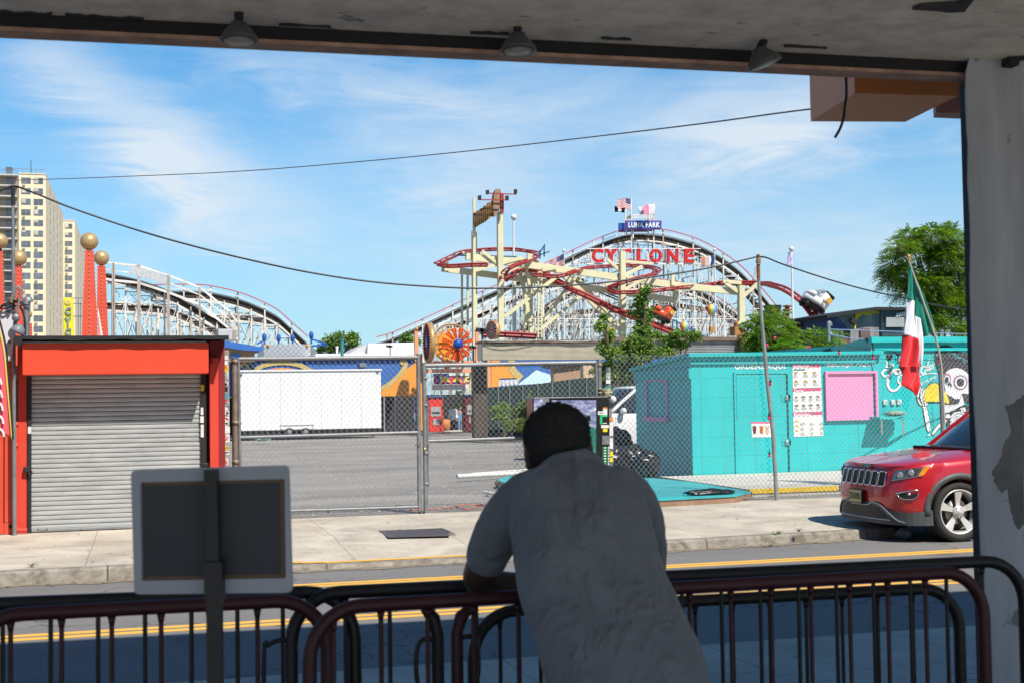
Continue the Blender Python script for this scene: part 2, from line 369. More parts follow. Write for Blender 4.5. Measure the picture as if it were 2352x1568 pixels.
# torn strips where ceiling meets the lintel
for (x0, x1, w) in [(0, 120, 9), (150, 330, 6), (640, 760, 4), (1080, 1170, 5), (1380, 1450, 4), (1800, 1900, 4)]:
    n = int((x1-x0)/18)+2; t = []
    yl0 = lambda x: 31+(125-31)*x/2223
    for i in range(n): x = x0+(x1-x0)*i/(n-1); t.append(onZ(x, yl0(x)-.5, cz-.002))
    for i in range(n-1, -1, -1): x = x0+(x1-x0)*i/(n-1); t.append(onZ(x, yl0(x)-2-rnd.uniform(.2, 1)*w, cz-.002))
    MB().prism(t, (0, 0, -.004)).build('torn_strip', M('torn_dark', (.05, .052, .06), .9, bump=.5), bld)
# wall bracket + loose cable at the top right
bk = thing('wall_bracket', 'dark metal bracket with bolt on the white wall at the top right', 'bracket', onI(2325, 140, yi-.08))
q = [onI(x, y, yi-.05) for x, y in [(2300, 128), (2322, 126), (2322, 158), (2300, 156)]]
MB().prism(q, -IY*.05).build('bracket_plate', M('steel_dark'), bk)
MB().tube([onI(2312, 142, yi-.08), onI(2400, 118, yi-.14)], .012).build('bolt', M('steel_dark'), bk)
tag(MB().tube(smooth([onI(2210, -5, 3.9), onI(2214, 20, 3.9), onI(2235, 40, 3.9), onI(2262, 50, 3.9), onI(2300, 50, 3.9), onI(2400, 48, 3.9)]), .006).build('loose_cable', M('black_rubber', (.015, .015, .015), .5)), 'black cable looping under the ceiling in the top right corner', 'cable')
tag(MB().prism([onZ(2095, 15, cz-.002), onZ(2115, 8, cz-.002), onZ(2200, 2, cz-.002), onZ(2240, -12, cz-.002), onZ(2215, 20, cz-.002), onZ(2180, 22, cz-.002), onZ(2150, 18, cz-.002)], (0, 0, -.012)).build('torn_tape', M('torn_dark')), 'torn black tape hanging from the ceiling at the top right', 'tape')
# three par lamps
LM = M('lamp_white', (.085, .09, .10), .45, dirt=.3)
for i, (x, y, tilt, lab) in enumerate([(549, 97, 0, 'left'), (1190, 120, 0, 'middle'), (1757, 150, .35, 'right')]):
    c = onI(x, y, 4.06); t = thing('ceiling_lamp', 'pale bell shaped spot lamp on the ceiling edge, %s of the three' % {'left': 'leftmost', 'middle': 'middle', 'right': 'rightmost and tilted'}[lab], 'lamp', c, 'bell shaped lamps along the ceiling edge')
    ax = (V(0, 0, 1)+IX*(-tilt if tilt else 0)+IY*.1).normalized()
    MB().lathe(c, [(.001, .002), (.052, .0), (.061, .003), (.060, .009), (.044, .034), (.028, .05), (.026, .06), (.001, .061)], 28, ax).build('lamp_shade', LM, t)
    MB().lathe(c-ax*.001, [(.001, .0015), (.044, .0012), (.046, .001), (.001, -.001)], 24, ax).build('lens', M('lens', (.30, .31, .32), .3, bump=.6, bscale=90), t)
    MB().tube([c+ax*.055, V(c.x, c.y, cz)+(ax*0)], .014).build('lamp_stem', M('steel_dark'), t)
# orange projecting sign box outside
sb = thing('projecting_sign_box', 'faded orange sign box jutting out above the opening, seen from below', 'sign', onZ(1963, 215, 3.2))
bq = [onZ(1862, 279.5, 3.2), onZ(2080, 280.5, 3.2), onZ(2199, 221, 3.2), onZ(1963, 215, 3.2)]
om = M('faded_orange', (.85, .30, .10), .5, var=.2, scale=2, dirt=.35)
MB().hexa(*bq, *[p+V(0, 0, 1.3) for p in bq]).build('box_shell', om, sb)
bq2 = [onZ(2144, 271, 3.2), onZ(2220, 274, 3.2), onZ(2240, 262, 3.2), onZ(2150, 259, 3.2)]
MB().hexa(*bq2, *[p+V(0, 0, 1.3) for p in bq2]).build('end_box', M('faded_pink', (.55, .26, .22), .6, dirt=.4), sb)
tag(MB().tube(smooth([onI(1942, 150, 4.45), onI(1944, 215, 4.45), onI(1940, 245, 4.45), onI(1938, 268, 4.45), onI(1930, 295, 4.45), onI(1918, 316, 4.45)]), .0055).build('hanging_wire', M('black_rubber')), 'short black wire dangling in front of the orange sign box', 'wire')
# ================================================================ crowd barriers
FZ = .35
MAR = M('maroon_enamel', (.048, .007, .012), .5, 0., var=.5, scale=9, dirt=.5, coat=.05, bump=.15, bscale=14)
BLK = M('black_enamel', (.012, .013, .015), .45, .1, var=.4, scale=9, coat=.08, bump=.15, bscale=14)
def barrier(label, rail, xl, xr, mat, sp=.12, zt=1.43, R=.13, off=0., r=.0185, phase=0., rb=.0062, hooks=(), xw=None):
    A, B = [onZ(*p, zt) for p in rail]; d = (B-A).normalized(); nrm = d.cross(V(0, 0, 1)).normalized()
    A = A+nrm*off*-1
    def at(px, y=1500): return onP(px, y, A, nrm)
    a = at(xl) if xl is not None else A-d*xw; b = at(xr) if xr is not None else at(xl)+d*xw
    a = V(a.x, a.y, FZ); b = V(b.x, b.y, FZ); Ln = (b-a).length; z = V(0, 0, 1); H = zt-FZ
    t = thing('crowd_barrier', label, 'barrier', a, 'crowd control barriers across the opening')
    lo = .16
    path = [a+z*lo]+arc(a+z*(H-R)+d*R, d*R, z*R, math.pi, math.pi/2, 7)+arc(b+z*(H-R)-d*R, d*R, z*R, math.pi/2, 0, 7)+[b+z*lo]
    MB().tube(path, r, 12).build('frame', mat, t)
    MB().tube([a+z*lo-d*.0, b+z*lo], r*.9, 10).build('bottom_rail', mat, t)
    n = int((Ln-.06)/sp)
    for i in range(n):
        s = phase+sp*(i+.5)
        if s > Ln-.03: break
        e = 0 if R < s < Ln-R else R-math.sqrt(max(0, R*R-(R-min(s, Ln-s))**2))
        p = a+d*s; k = MB().tube([p+z*(lo+.01), p+z*(H-.03-e)], rb, 8)
        k.lathe(p+z*(H-.04-e), [(rb, 0), (rb*1.7, .022)], 8); k.build('bar', mat, t)
    for s in (.32, Ln-.32):
        p = a+d*s; MB().tube([p-nrm*.28+z*.015, p-nrm*.25+z*.02, p-nrm*.02+z*lo, p+nrm*.02+z*lo, p+nrm*.25+z*.02, p+nrm*.28+z*.015], r*.8, 8).build('foot', mat, t)
    for (s, sg, zz, w, h) in hooks:
        p = a+d*s+z*zz
        MB().tube(smooth([p, p+d*sg*w*.6, p+d*sg*w-z*.012, p+d*sg*(w+.012)-z*.04, p+d*sg*(w+.012)-z*(h-.04), p+d*sg*w-z*(h-.01), p+d*sg*w*.6-z*h, p-z*h], 4), .0065, 8).build('hook', mat, t)
    return t
barrier('black crowd barrier at the left, seen just above the rear of the maroon one', [(0, 1386), (700, 1359)], None, 760, BLK, xw=None) if False else None
Zt = 1.43
A0, A1 = onZ(0, 1386, Zt), onZ(700, 1360, Zt)
barrier('long black crowd barrier running behind the maroon one at the left edge', [(-260, 1395), (760, 1357)], -180, 815, BLK, phase=.02)
barrier('maroon crowd barrier at the left, behind the sign on its stand', [(0, 1411), (581, 1382)], -80, 752, MAR, phase=.045)
barrier('black crowd barrier standing tallest, from left of the man to the right wall', [(823, 1357), (2231, 1290)], 669, 2356, BLK, hooks=[(.0, -1, .96, .06, .5)], phase=.085)
barrier('maroon crowd barrier nearest the camera, right in front of the man', [(896, 1386), (2169, 1314)], 711, 2262, MAR, phase=.0, hooks=[])
barrier('lower black crowd barrier sandwiched behind, starting left of the man', [(1150, 1402), (2100, 1352)], 1087, 2205, BLK, phase=.02, zt=1.33)
# joined end posts with loop handles between the barriers
jp = thing('barrier_end_posts', 'pair of upright posts with loop handles clamped to the maroon barrier left of the man', 'post', V(*onZ(1024, 1385, 1.41)[:2], FZ))
q = onZ(1024, 1382, 1.41); dd = (onZ(2169, 1314, Zt)-onZ(896, 1386, Zt)).normalized()
for s, m in ((-.018, BLK), (.022, MAR)):
    p = V(q.x, q.y, FZ)+dd*s*1.3; MB().tube([p+V(0, 0, .02), p+V(0, 0, .98), p+V(0, 0, 1.02)+dd*s*.6, p+V(0, 0, 1.05)+dd*s*2], [.017, .017, .019, .012], 10).build('post', m, jp)
for sg, x0 in ((-1, -.035), (1, .04)):
    p = V(q.x, q.y, FZ)+dd*x0+V(0, 0, .965)
    MB().tube(smooth([p, p+dd*sg*.03, p+dd*sg*.045-V(0, 0, .03), p+dd*sg*.045-V(0, 0, .10), p+dd*sg*.03-V(0, 0, .13), p-V(0, 0, .14)], 4), .0065, 8).build('loop_handle', BLK, jp)
# sign seen from behind on its stand
st = thing('sign_stand', 'back of a white framed sign board on a black stand at the left', 'sign', V(*onZ(495, 1900, .35)[:2], .35))
bp0 = P(490, 1215, 2.75); bn = (FW*V(1, 1, 0)).normalized(); bn = Vector((bn.x, bn.y, 0)).normalized()
def onB(x, y, d=0): return onP(x, y, bp0+bn*d, bn)
def rq(c4, r=.012, seg=4):   # rounded quad
    out = []
    for i in range(4):
        p = c4[i]; a = (c4[i-1]-p).normalized()*r; b = (c4[(i+1) % 4]-p).normalized()*r
        for k in range(seg+1):
            t = k/seg; out.append(p+a*(1-t)**2+b*t**2)
    return out
o4 = [onB(x, y) for x, y in [(304, 1078), (664, 1067), (673, 1358), (312, 1362)]]
i4 = [onB(x, y) for x, y in [(326, 1106), (656, 1098), (659, 1325), (329, 1331)]]
BW = M('board_white', (.34, .38, .45), .5, var=.12, dirt=.25, scale=2)
fr = MB(); O = rq(o4); In = rq(i4, .004, 4); n = len(O); N = bn*-.012
fr.add([p for p in O]+[p+N for p in O]+[p+N for p in In]+[p for p in In], [(i, (i+1) % n, n+(i+1) % n, n+i) for i in range(n)]+[(n+i, n+(i+1) % n, 2*n+(i+1) % n, 2*n+i) for i in range(n)]+[(2*n+i, 2*n+(i+1) % n, 3*n+(i+1) % n, 3*n+i) for i in range(n)])
fr.build('frame', BW, st)
MB().prism(O, bn*.006).build('backing', M('backing', (.5, .5, .52), .6), st)
pc = sum(i4, V(0, 0, 0))/4
def m_panel():
    m, nt = newmat('panel_dark'); a = nt.noise(nt.vec(), 5, 4); finish(nt, nt.mix(a, (.018, .023, .034), (.03, .034, .044)), .55); return m
MB().prism([pc+(p-pc)*.985-bn*.001 for p in i4], -bn*.003).build('panel', m_panel(), st)
gl = MB(); J = [pc+(p-pc)*1.0 for p in i4]; K = [pc+(p-pc)*.93 for p in i4]
for i in range(4):
    if i == 3: continue
    gl.prism([J[i]-bn*.004, J[(i+1) % 4]-bn*.004, K[(i+1) % 4]-bn*.004, K[i]-bn*.004], -bn*.001)
gl.build('glue_edge', M('kraft_edge', (.16, .10, .06), .8), st)
SB = M('stand_black', (.02, .022, .025), .4, .2)
pt = onB(485, 1077, -.03); pb = onB(497, 1640, -.03)
MB().bar(onB(485, 1077, -.03), onB(491, 1330, -.03), .027, .02, bn).build('mast', SB, st)
MB().bar(onB(492, 1288, -.035), onB(494, 1375, -.035), .037, .03, bn).build('clamp_sleeve', SB, st)
bt = V(*onB(498, 1560, -.035)[:2], FZ)
MB().bar(onB(493, 1375, -.035), bt+V(0, 0, .02), .030, .024, bn).build('lower_mast', SB, st)
MB().lathe(bt, [(.001, 0), (.2, 0), (.2, .012), (.02, .03), (.001, .03)], 28).build('foot_plate', SB, st)
# ================================================================ man leaning on the barrier
def ellring(c, a, b, n=28, pw=2.0):
    out = []
    for k in range(n):
        q = 2*math.pi*k/n; cs, sn = math.cos(q), math.sin(q); e = 2/pw
        out.append(c+a*(abs(cs)**e*(1 if cs > 0 else -1))+b*(abs(sn)**e*(1 if sn > 0 else -1)))
    return out
HR = Vector((RT.x, RT.y, 0)).normalized(); HF = Vector((FW.x, FW.y, 0)).normalized()
man = thing('person', 'man in a grey polo shirt leaning forward on the barrier, seen from behind', 'person', V(*P(1440, 1500, 3.0)[:2], FZ))
SHIRT = None
def m_shirt():
    m, nt = newmat('shirt_jersey'); v = nt.vec(); a = nt.noise(nt.vec((1.2, 1.2, .6)), 5.5, 3, .55, .9); b = nt.noise(v, 380, 2); w = nt.noise(nt.vec((1, 1, .35), (0, .5, 0)), 11, 2, .5, 1.2)
    col = nt.mix(nt.ramp(a, [(.3, 0.), (.7, 1.)]), (.135, .155, .19), (.18, .202, .24)); h = nt.math('ADD', nt.math('MULTIPLY', a, .7), nt.math('ADD', nt.math('MULTIPLY', w, .35), nt.math('MULTIPLY', b, .012)))
    finish(nt, col, .9, 0, h, .95, .075, spec=.15, sheen=.2); return m
SHIRT = m_shirt()
def sec(y, xl, xr, Z, t, lean=0): 
    c = P((xl+xr)/2, y, Z); return ellring(c, HR*((xr-xl)/2*Z/F), HF*t+V(0, 0, lean*t), 32, 2.25)
sh = MB()
T = [(1042, 1272, 1362, 3.50, .050, -.5), (1056, 1252, 1372, 3.47, .062, -.4), (1070, 1240, 1382, 3.44, .075, -.35), (1084, 1214, 1410, 3.42, .085, -.3), (1098, 1190, 1446, 3.41, .095, -.25), (1115, 1176, 1462, 3.395, .105, -.2), (1140, 1168, 1478, 3.38, .112, -.15), (1180, 1166, 1492, 3.35, .12, -.1), (1230, 1172, 1504, 3.32, .125, 0), (1276, 1180, 1515, 3.29, .128, 0), (1320, 1186, 1528, 3.26, .13, 0), (1357, 1190, 1545, 3.23, .132, 0), (1393, 1200, 1563, 3.20, .135, 0), (1430, 1213, 1580, 3.17, .138, 0), (1475, 1229, 1602, 3.135, .14, 0), (1510, 1240, 1614, 3.11, .142, 0), (1568, 1252, 1626, 3.07, .145, 0), (1640, 1262, 1634, 3.03, .150, 0), (1720, 1266, 1636, 3.0, .155, 0), (1800, 1270, 1634, 2.99, .158, 0)]
sh.loft([sec(*r) for r in T])
def limb(mb, pts, n=20):   # pts: (x,y,Z,r)
    cs = [P(x, y, Z) for x, y, Z, r in pts]; mb.tube(smooth(cs, 3), [a for i in range(len(pts)-1) for a in [pts[i][3]+(pts[i+1][3]-pts[i][3])*k/3 for k in range(3)]]+[pts[-1][3]], n); return mb
limb(sh, [(1250, 1118, 3.40, .058), (1212, 1138, 3.40, .066), (1175, 1170, 3.41, .066), (1145, 1215, 3.43, .062), (1124, 1262, 3.455, .059), (1113, 1296, 3.48, .056)])
limb(sh, [(1400, 1110, 3.40, .055), (1440, 1130, 3.42, .062), (1464, 1165, 3.45, .062), (1477, 1215, 3.49, .060), (1482, 1270, 3.54, .058), (1482, 1312, 3.58, .056)])
sho = sh.build('polo_shirt', SHIRT, man); remesh(sho, .0085); d = sho.modifiers.new('sm', 'SMOOTH'); d.iterations = 14; d.factor = .5
tx = bpy.data.textures.new('folds', 'CLOUDS'); tx.noise_scale = .11; tx.noise_depth = 2
d = sho.modifiers.new('fold', 'DISPLACE'); d.texture = tx; d.strength = .014; d.mid_level = .5; d.texture_coords = 'GLOBAL'
# collar roll and hem edges
col = MB(); cp = [P(1243, 1078, 3.455), P(1262, 1063, 3.42), P(1290, 1051, 3.385), P(1325, 1045, 3.375), P(1356, 1048, 3.395), P(1374, 1060, 3.43), P(1380, 1074, 3.47)]
col.tube(smooth(cp, 4), .0135, 10); co = col.build('collar', SHIRT, man)
SKIN = M('skin_dark', (.085, .042, .028), .5, var=.15, scale=12, bump=.15, bscale=120)
HAIR = M('hair_short', (.045, .045, .047), .95, var=.25, scale=60, bump=.6, bscale=160, spec=.1)
bd = MB()
hc = P(1281, 1022, 3.50); hd = (V(0, 0, 1)*.93-HF*-.22-HR*.06).normalized(); hs = (HR-hd*HR.dot(hd)).normalized(); hf = hd.cross(hs); hf = hf if hf.dot(HF) > 0 else -hf
def hp(a, b, c): return hc+hs*a+hf*b+hd*c     # head space: side, forward, up
prof = [(-.125, .030, .035, .055), (-.105, .048, .05, .045), (-.08, .060, .066, .032), (-.05, .069, .082, .018), (-.02, .075, .092, .008), (.01, .079, .098, .0), (.04, .079, .099, -.003), (.065, .072, .090, -.006), (.085, .056, .072, -.008), (.098, .033, .044, -.008), (.103, .008, .01, -.008)]
bd.loft([[hp(a*math.cos(k*math.pi/14), c+b*math.sin(k*math.pi/14), h) for k in range(28)] for h, a, b, c in prof])
bd.tube([P(1300, 1010, 3.50), P(1300, 1050, 3.48), P(1306, 1085, 3.45), P(1312, 1115, 3.42)], [.055, .062, .068, .075], 18)
for s in (-1, 1):
    e = hp(s*.080, -.005, -.018); bd.ball(e, .03, 12, 8, (.45, .55, 1.0)); bd.ball(e+hd*-.03+hf*.004, .013, 10, 6)
    bd.ball(hp(s*.032, .094, .0), .011); 
bd.tube([hp(0, .10, .012), hp(0, .115, -.02), hp(0, .122, -.035), hp(0, .104, -.043)], [.009, .012, .016, .011], 10)
bd.tube([hp(-.025, .094, -.068), hp(0, .106, -.068), hp(.025, .094, -.068)], [.005, .009, .005], 8); bd.ball(hp(0, .078, -.108), .028)
limb(bd, [(1120, 1270, 3.47, .044), (1104, 1315, 3.51, .047), (1108, 1333, 3.56, .046), (1160, 1342, 3.60, .037), (1220, 1338, 3.64, .031), (1262, 1336, 3.66, .026)], 16)
limb(bd, [(1482, 1290, 3.56, .044), (1482, 1330, 3.6, .042), (1465, 1338, 3.63, .039), (1420, 1336, 3.66, .035), (1370, 1332, 3.68, .029), (1345, 1332, 3.69, .026)], 16)
def hand(w, d, side, mb):   # palm + 5 bent fingers; w wrist point, d direction, side = across vector
    d = d.normalized(); s = side.normalized(); nrm = d.cross(s).normalized()
    mb.loft([ellring(w+d*t, s*a, nrm*b, 16) for t, a, b in ((0, .027, .02), (.03, .036, .018), (.07, .042, .016), (.095, .040, .013))])
    for k, (o, L) in enumerate([(-.03, .062), (-.01, .075), (.011, .07), (.031, .055)]):
        b = w+d*.09+s*o; mb.tube([b, b+d*L*.5-V(0, 0, .006), b+d*L*.8-V(0, 0, .024), b+d*L*.85-V(0, 0, .045)], [.0095, .009, .0085, .007], 8)
    b = w+d*.03-s*.03; mb.tube([b, b+d*.03-s*.025, b+d*.06-s*.03], [.012, .011, .008], 8)
pa, pb2 = P(1262, 1336, 3.66), P(1345, 1332, 3.69); dx = (pb2-pa)
hand(pa, dx+HF*.12, HF*1-HR*.2, bd); hand(pb2, -dx+HF*.16, HF+HR*.2, bd)
bd.loft([sec(y, xl+16, xr-16, Z, t*.72, le) for y, xl, xr, Z, t, le in T[2:]]); limb(bd, [(1250, 1122, 3.40, .045), (1212, 1142, 3.40, .05), (1175, 1174, 3.41, .05), (1145, 1219, 3.43, .047), (1120, 1270, 3.47, .045)], 14); limb(bd, [(1400, 1114, 3.40, .045), (1464, 1170, 3.45, .048), (1477, 1219, 3.49, .047), (1482, 1290, 3.56, .044)], 14)
# legs and shoes (below the frame, standing on the floor)
hip = P(1450, 1830, 3.02)
for s in (-1, 1):
    h = hip+HR*.1*s; k = V(h.x, h.y, .86)+HF*.02+HR*.02*s; a = V(h.x, h.y, .44)-HF*.05+HR*.03*s
    bd.tube([h+V(0, 0, .08), h, k, k-V(0, 0, .1), a], [.085, .088, .058, .055, .042], 14); bd.loft([ellring(a+HF*t+V(0, 0, z), HR*w, V(0, 0, 1)*q, 14) for t, z, w, q in ((-.08, -.045, .03, .03), (-.02, -.03, .042, .052), (.08, -.045, .048, .038), (.17, -.062, .04, .022))])
bo = bd.build('body', SKIN, man); remesh(bo, .006); d = bo.modifiers.new('sm', 'SMOOTH'); d.iterations = 3
tr_ = MB()
for s in (-1, 1):
    h = hip+HR*.1*s; k = V(h.x, h.y, .86)+HF*.02+HR*.02*s; a = V(h.x, h.y, .50)-HF*.05+HR*.03*s
    tr_.tube([h+V(0, 0, .14), h, k, k-V(0, 0, .1), a], [.11, .108, .078, .074, .068], 16)
tr_.loft([ellring(V(hip.x, hip.y, hip.z+z), HR*w, HF*t, 24) for z, w, t in ((-.08, .17, .11), (.03, .175, .12), (.12, .165, .115))])
remesh(tr_.build('trousers', M('dark_denim', (.03, .035, .05), .85, bump=.4), man), .012)
# hair cap: displaced, short, tight
hr = MB()
def hairp(u, v):
    th = u*2*math.pi; ph = v
    top = -.052+.028*max(0, -math.sin(th))*-1
    h = .109-(.109-(-.075 if math.sin(th) < -.3 else (-.02 if abs(math.sin(th)) <= .3 else .03)))*ph
    hh = [p[0] for p in prof]
    for (h0, a0, b0, c0), (h1, a1, b1, c1) in zip(prof, prof[1:]):
        if h0 <= min(h, .1029) <= h1:
            t = (min(h, .1029)-h0)/(h1-h0); a, b, c = a0+(a1-a0)*t, b0+(b1-b0)*t, c0+(c1-c0)*t; break
    e = .0075+.003*math.sin(th*23+ph*40)*math.sin(th*17-ph*31)+rnd.uniform(-.0018, .0018)
    return hp((a+e)*math.cos(th), c+(b+e)*math.sin(th), h+(.004 if ph < .1 else 0))
hr.grid(hairp, 110, 46); ho = hr.build('hair', HAIR, man)
hs2 = MB()   # short stubble tufts that fuzz the outline
for i in range(9000):
    th = rnd.uniform(0, 2*math.pi); ph = rnd.random(); p = hairp(th/2/math.pi, ph); nn = (p-hp(0, 0, .01)).normalized()
    q = p+nn*rnd.uniform(.003, .008)+V(rnd.gauss(0, .0018), rnd.gauss(0, .0018), rnd.gauss(0, .0018)); w = V(rnd.gauss(0, 1), rnd.gauss(0, 1), rnd.gauss(0, 1)).normalized()*.0011
    hs2.add([p-w, p+w, q], [(0, 1, 2)])
hs2.build('hair_curls', HAIR, ho)
# ================================================================ red kiosk with rolling shutter
KY = 19.45
RED = M('red_paint', (.62, .055, .03), .55, var=.1, scale=1.5, dirt=.12)
RED2 = M('orange_red_panel', (.76, .07, .03), .45, var=.1, scale=1.2, dirt=.12)
DRED = M('dark_red_paint_and_shade', (.22, .018, .02), .6, var=.2)  # dark paint, and shade put into the colour of two kiosk panels
DRK = M('dark_metal', (.035, .035, .038), .5, .4, dirt=.4)
GALV = M('galvanised', (.26, .27, .28), .55, .5, var=.3, scale=8, dirt=.3)
RUST = M('rusty_pipe', (.28, .22, .18), .6, .5, var=.4, scale=7, dirt=.9)
kx = lambda px, Y=KY: onY(px, 1000, Y).x
kz_ = lambda px, py, Y=KY: onY(px, py, Y).z
ks = thing('shutter_kiosk', 'red street kiosk with its grey rolling shutter pulled down', 'kiosk', (kx(270), KY, .15))
def kb_(n, m, x0, x1, y0, y1, z0, z1, w=.008): o = MB().box(x0, x1, y0, y1, z0, z1).build(n, m, ks); bevel(o, w); return o
zt = kz_(270, 783)
kb_('rear_body', DRED, kx(38), kx(516), KY+.12, KY+2.4, .15, zt)
kb_('left_jamb', RED, kx(41), kx(62), KY-.03, KY+.115, .15, zt)
kb_('right_jamb', RED, kx(481), kx(501), KY-.16, KY+.115, .15, kz_(490, 822))
kb_('right_shade_panel', DRED, kx(501.5), kx(517), KY-.02, KY+.115, .15, zt)  # shade beside the bright jamb, put into the colour as darker red
kb_('upper_right_shade_panel', DRED, kx(481), kx(501), KY-.05, KY+.115, kz_(490, 822)+.002, zt)  # shade of the roof overhang, put into the colour as darker red
kb_('left_guide', DRK, kx(63), kx(72.5), KY-.05, KY+.1, .15, kz_(70, 855))
kb_('right_guide', DRK, kx(461), kx(474), KY-.05, KY+.1, .15, kz_(470, 855))
zs = kz_(270, 858)
shu = MB(); ns = 33; prf = []
for i in range(ns):
    z0 = .19+(zs-.19)*i/ns; h = (zs-.19)/ns
    for a, b in ((0, .0), (.06, -.014), (.2, -.019), (.5, -.021), (.8, -.018), (.9, -.008), (.94, .008), (.98, .008)): prf.append((KY+.02+b*.9, z0+h*a))
prf.append((KY+.02, zs))
X0, X1 = kx(72.5), kx(461)
shu.add([(x, y, z) for y, z in prf for x in (X0, X1)], [(2*i, 2*i+1, 2*i+3, 2*i+2) for i in range(len(prf)-1)], False)
def m_slat():
    m, nt = newmat('shutter_zinc'); v = nt.vec((.25, 1, 2)); a = nt.noise(v, 7, 5, .6); b = nt.noise(nt.vec(), 2.2, 8, .7, .6)
    col = nt.mix(nt.ramp(a, [(.3, 0.), (.7, 1.)]), (.33, .345, .35), (.50, .515, .515)); col = nt.mix(nt.ramp(b, [(.55, 0.), (.75, .5)]), col, (.24, .23, .2))
    finish(nt, col, .42, .25, a, .08, .003); return m
shu.build('shutter', m_slat(), ks)
kb_('shutter_bottom_bar', GALV, X0, X1, KY-.03, KY+.03, .16, .2)
bo_ = MB()
for px in (88, 108, 188, 270, 302, 400): p = onY(px, 1213, KY-.035); bo_.lathe(p, [(.012, 0), (.01, .006), (.001, .007)], 8, V(0, -1, 0))
o = bo_.build('bar_bolts', GALV, ks)
kb_('awning_box', RED2, kx(51, KY-.52), kx(480, KY-.52), KY-.52, KY-.06, kz_(270, 858.5, KY-.52), kz_(270, 787, KY-.52), .012)
kb_('awning_strip', GALV, kx(53, KY-.53), kx(475, KY-.53), KY-.545, KY-.515, kz_(270, 787.5, KY-.52), kz_(270, 783.5, KY-.52), .004)
rf = MB(); zr0, zr1 = kz_(270, 780, KY-.62), kz_(270, 770.5, KY-.62)
rf.grid(lambda u, v: (kx(33, KY-.62)+(kx(527, KY-.62)-kx(33, KY-.62))*u, KY-.62, zr0+(zr1-zr0)*v+.006*math.sin(u*17)*(1-v)+.005*math.sin(u*41)*(1-v)), 60, 3)
rf.box(kx(33, KY-.62), kx(527, KY-.62), KY-.615, KY+2.6, zr0+.03, zr1)
rf.build('tar_roof', M('tar_felt', (.022, .022, .024), .8, var=.4, bump=.6, bscale=20), ks)
tf = MB(); tf.prism([onY(x, y, KY-.64) for x, y in [(30, 786), (42, 772), (52, 774), (50, 788), (42, 797)]], (0, .05, 0)); tf.build('loose_felt', M('tar_felt'), ks)
for (x0, y0, x1, y1, m) in [(460.5, 807+2, 467, 822, 'yellow'), (461, 934, 466.5, 960, 'white'), (461, 962, 467, 1000, 'white')]:
    pass
stk = {'white': M('sticker_white', (.68, .68, .66), .5, var=.25, scale=25), 'yellow': M('sticker_yellow', (.75, .6, .03), .5), 'black': M('sticker_black', (.02, .02, .02), .5), 'teal': M('sticker_teal', (.05, .28, .32), .5), 'red': M('sticker_red', (.6, .04, .05), .5), 'orange': M('sticker_orange', (.8, .28, .03), .5), 'green': M('sticker_green', (.02, .42, .15), .5), 'pink': M('sticker_pink', (.75, .12, .3), .5)}
def decal(parent, name, fn, q, mat, d=(0, -.003, 0)):
    return MB().prism([fn(*p) for p in q], d).build(name, mat, parent)
R4 = lambda x0, y0, x1, y1: [(x0, y0), (x1, y0), (x1, y1), (x0, y1)]
for q, m in ((R4(461, 883, 468.5, 897), 'yellow'), (R4(461, 935, 467, 952), 'white'), (R4(460, 955, 468, 970), 'white'), (R4(461, 974, 468, 1003), 'white'), (R4(64, 979, 72, 995), 'white')):
    decal(ks, 'sticker', lambda x, y: onY(x, y, KY-.053), q, stk[m])
kb_('hasp', DRK, kx(55), kx(68), KY-.11, KY-.055, kz_(60, 1083), kz_(60, 1070))
MB().tube([onY(x, y, KY-.09) for x, y in ((69, 1080), (66, 1084), (66, 1089), (71, 1090), (73, 1085), (72, 1080))], .012, 8).build('padlock', DRK, ks)
kb_('right_hasp', DRK, kx(465), kx(479), KY-.10, KY-.055, kz_(470, 1070), kz_(470, 1062))
kb_('wall_box', DRED, kx(484, KY-.2), kx(490, KY-.2), KY-.2, KY-.162, kz_(487, 836), kz_(487, 818))
dp = thing('drain_pipe', 'bright red drain pipe on the left corner of the kiosk', 'pipe', onY(36, 1220, KY-.14))
MB().tube([onY(36.5, 972, KY-.14), onY(37, 1222, KY-.14)], .027, 12).build('pipe', RED, dp)
for y in (973, 1022, 1215): p = onY(36.8, y, KY-.14); MB().lathe(p, [(.036, -.03), (.036, .03)], 14).build('pipe_collar', RED, dp)
MB().tube([onY(37, 1217, KY-.14), onY(62, 1216, KY-.14)], .03, 12).build('pipe_elbow', RED, dp)
# red container
ct = thing('shipping_container', 'red orange corrugated shipping container at the left edge', 'container', (kx(0), KY-.05, .15))
cm = MB(); pr = []; x = kx(-420); n = 0
ztc = kz_(15, 828)
while x < kx(12):
    for a, b in ((0, 0), (.07, .0), (.10, .035), (.17, .035)): pr.append((x+a, KY-.05+b))
    x += .2
cm.add([(a, b, z) for z in (.3, ztc-.1) for a, b in pr], [(i, i+1, len(pr)+i+1, len(pr)+i) for i in range(len(pr)-1)])
cm.build('corrugated_side', M('container_red', (.60, .07, .035), .6, dirt=.3), ct)
MB().box(kx(-420), kx(12), KY-.07, KY+.05, .16, .3).build('bottom_rail', M('container_red'), ct)
MB().box(kx(-420), kx(34), KY-.07, KY+.1, ztc-.1, ztc).build('top_rail', M('container_red'), ct)
MB().box(kx(12.5), kx(32), KY-.08, KY+.12, .32, ztc-.1).build('corner_post', M('container_red'), ct)
cc = MB().box(kx(12), kx(32), KY-.09, KY+.12, .155, .315).build('corner_casting', M('container_red'), ct)
MB().lathe(onY(24, 1208, KY-.092), [(.028, 0), (.001, .002)], 14, V(0, -1, 0)).build('casting_hole', stk['black'], ct)
MB().box(kx(-420), kx(12), KY+.08, KY+2.3, .2, ztc-.02).build('rear_shell', DRED, ct)
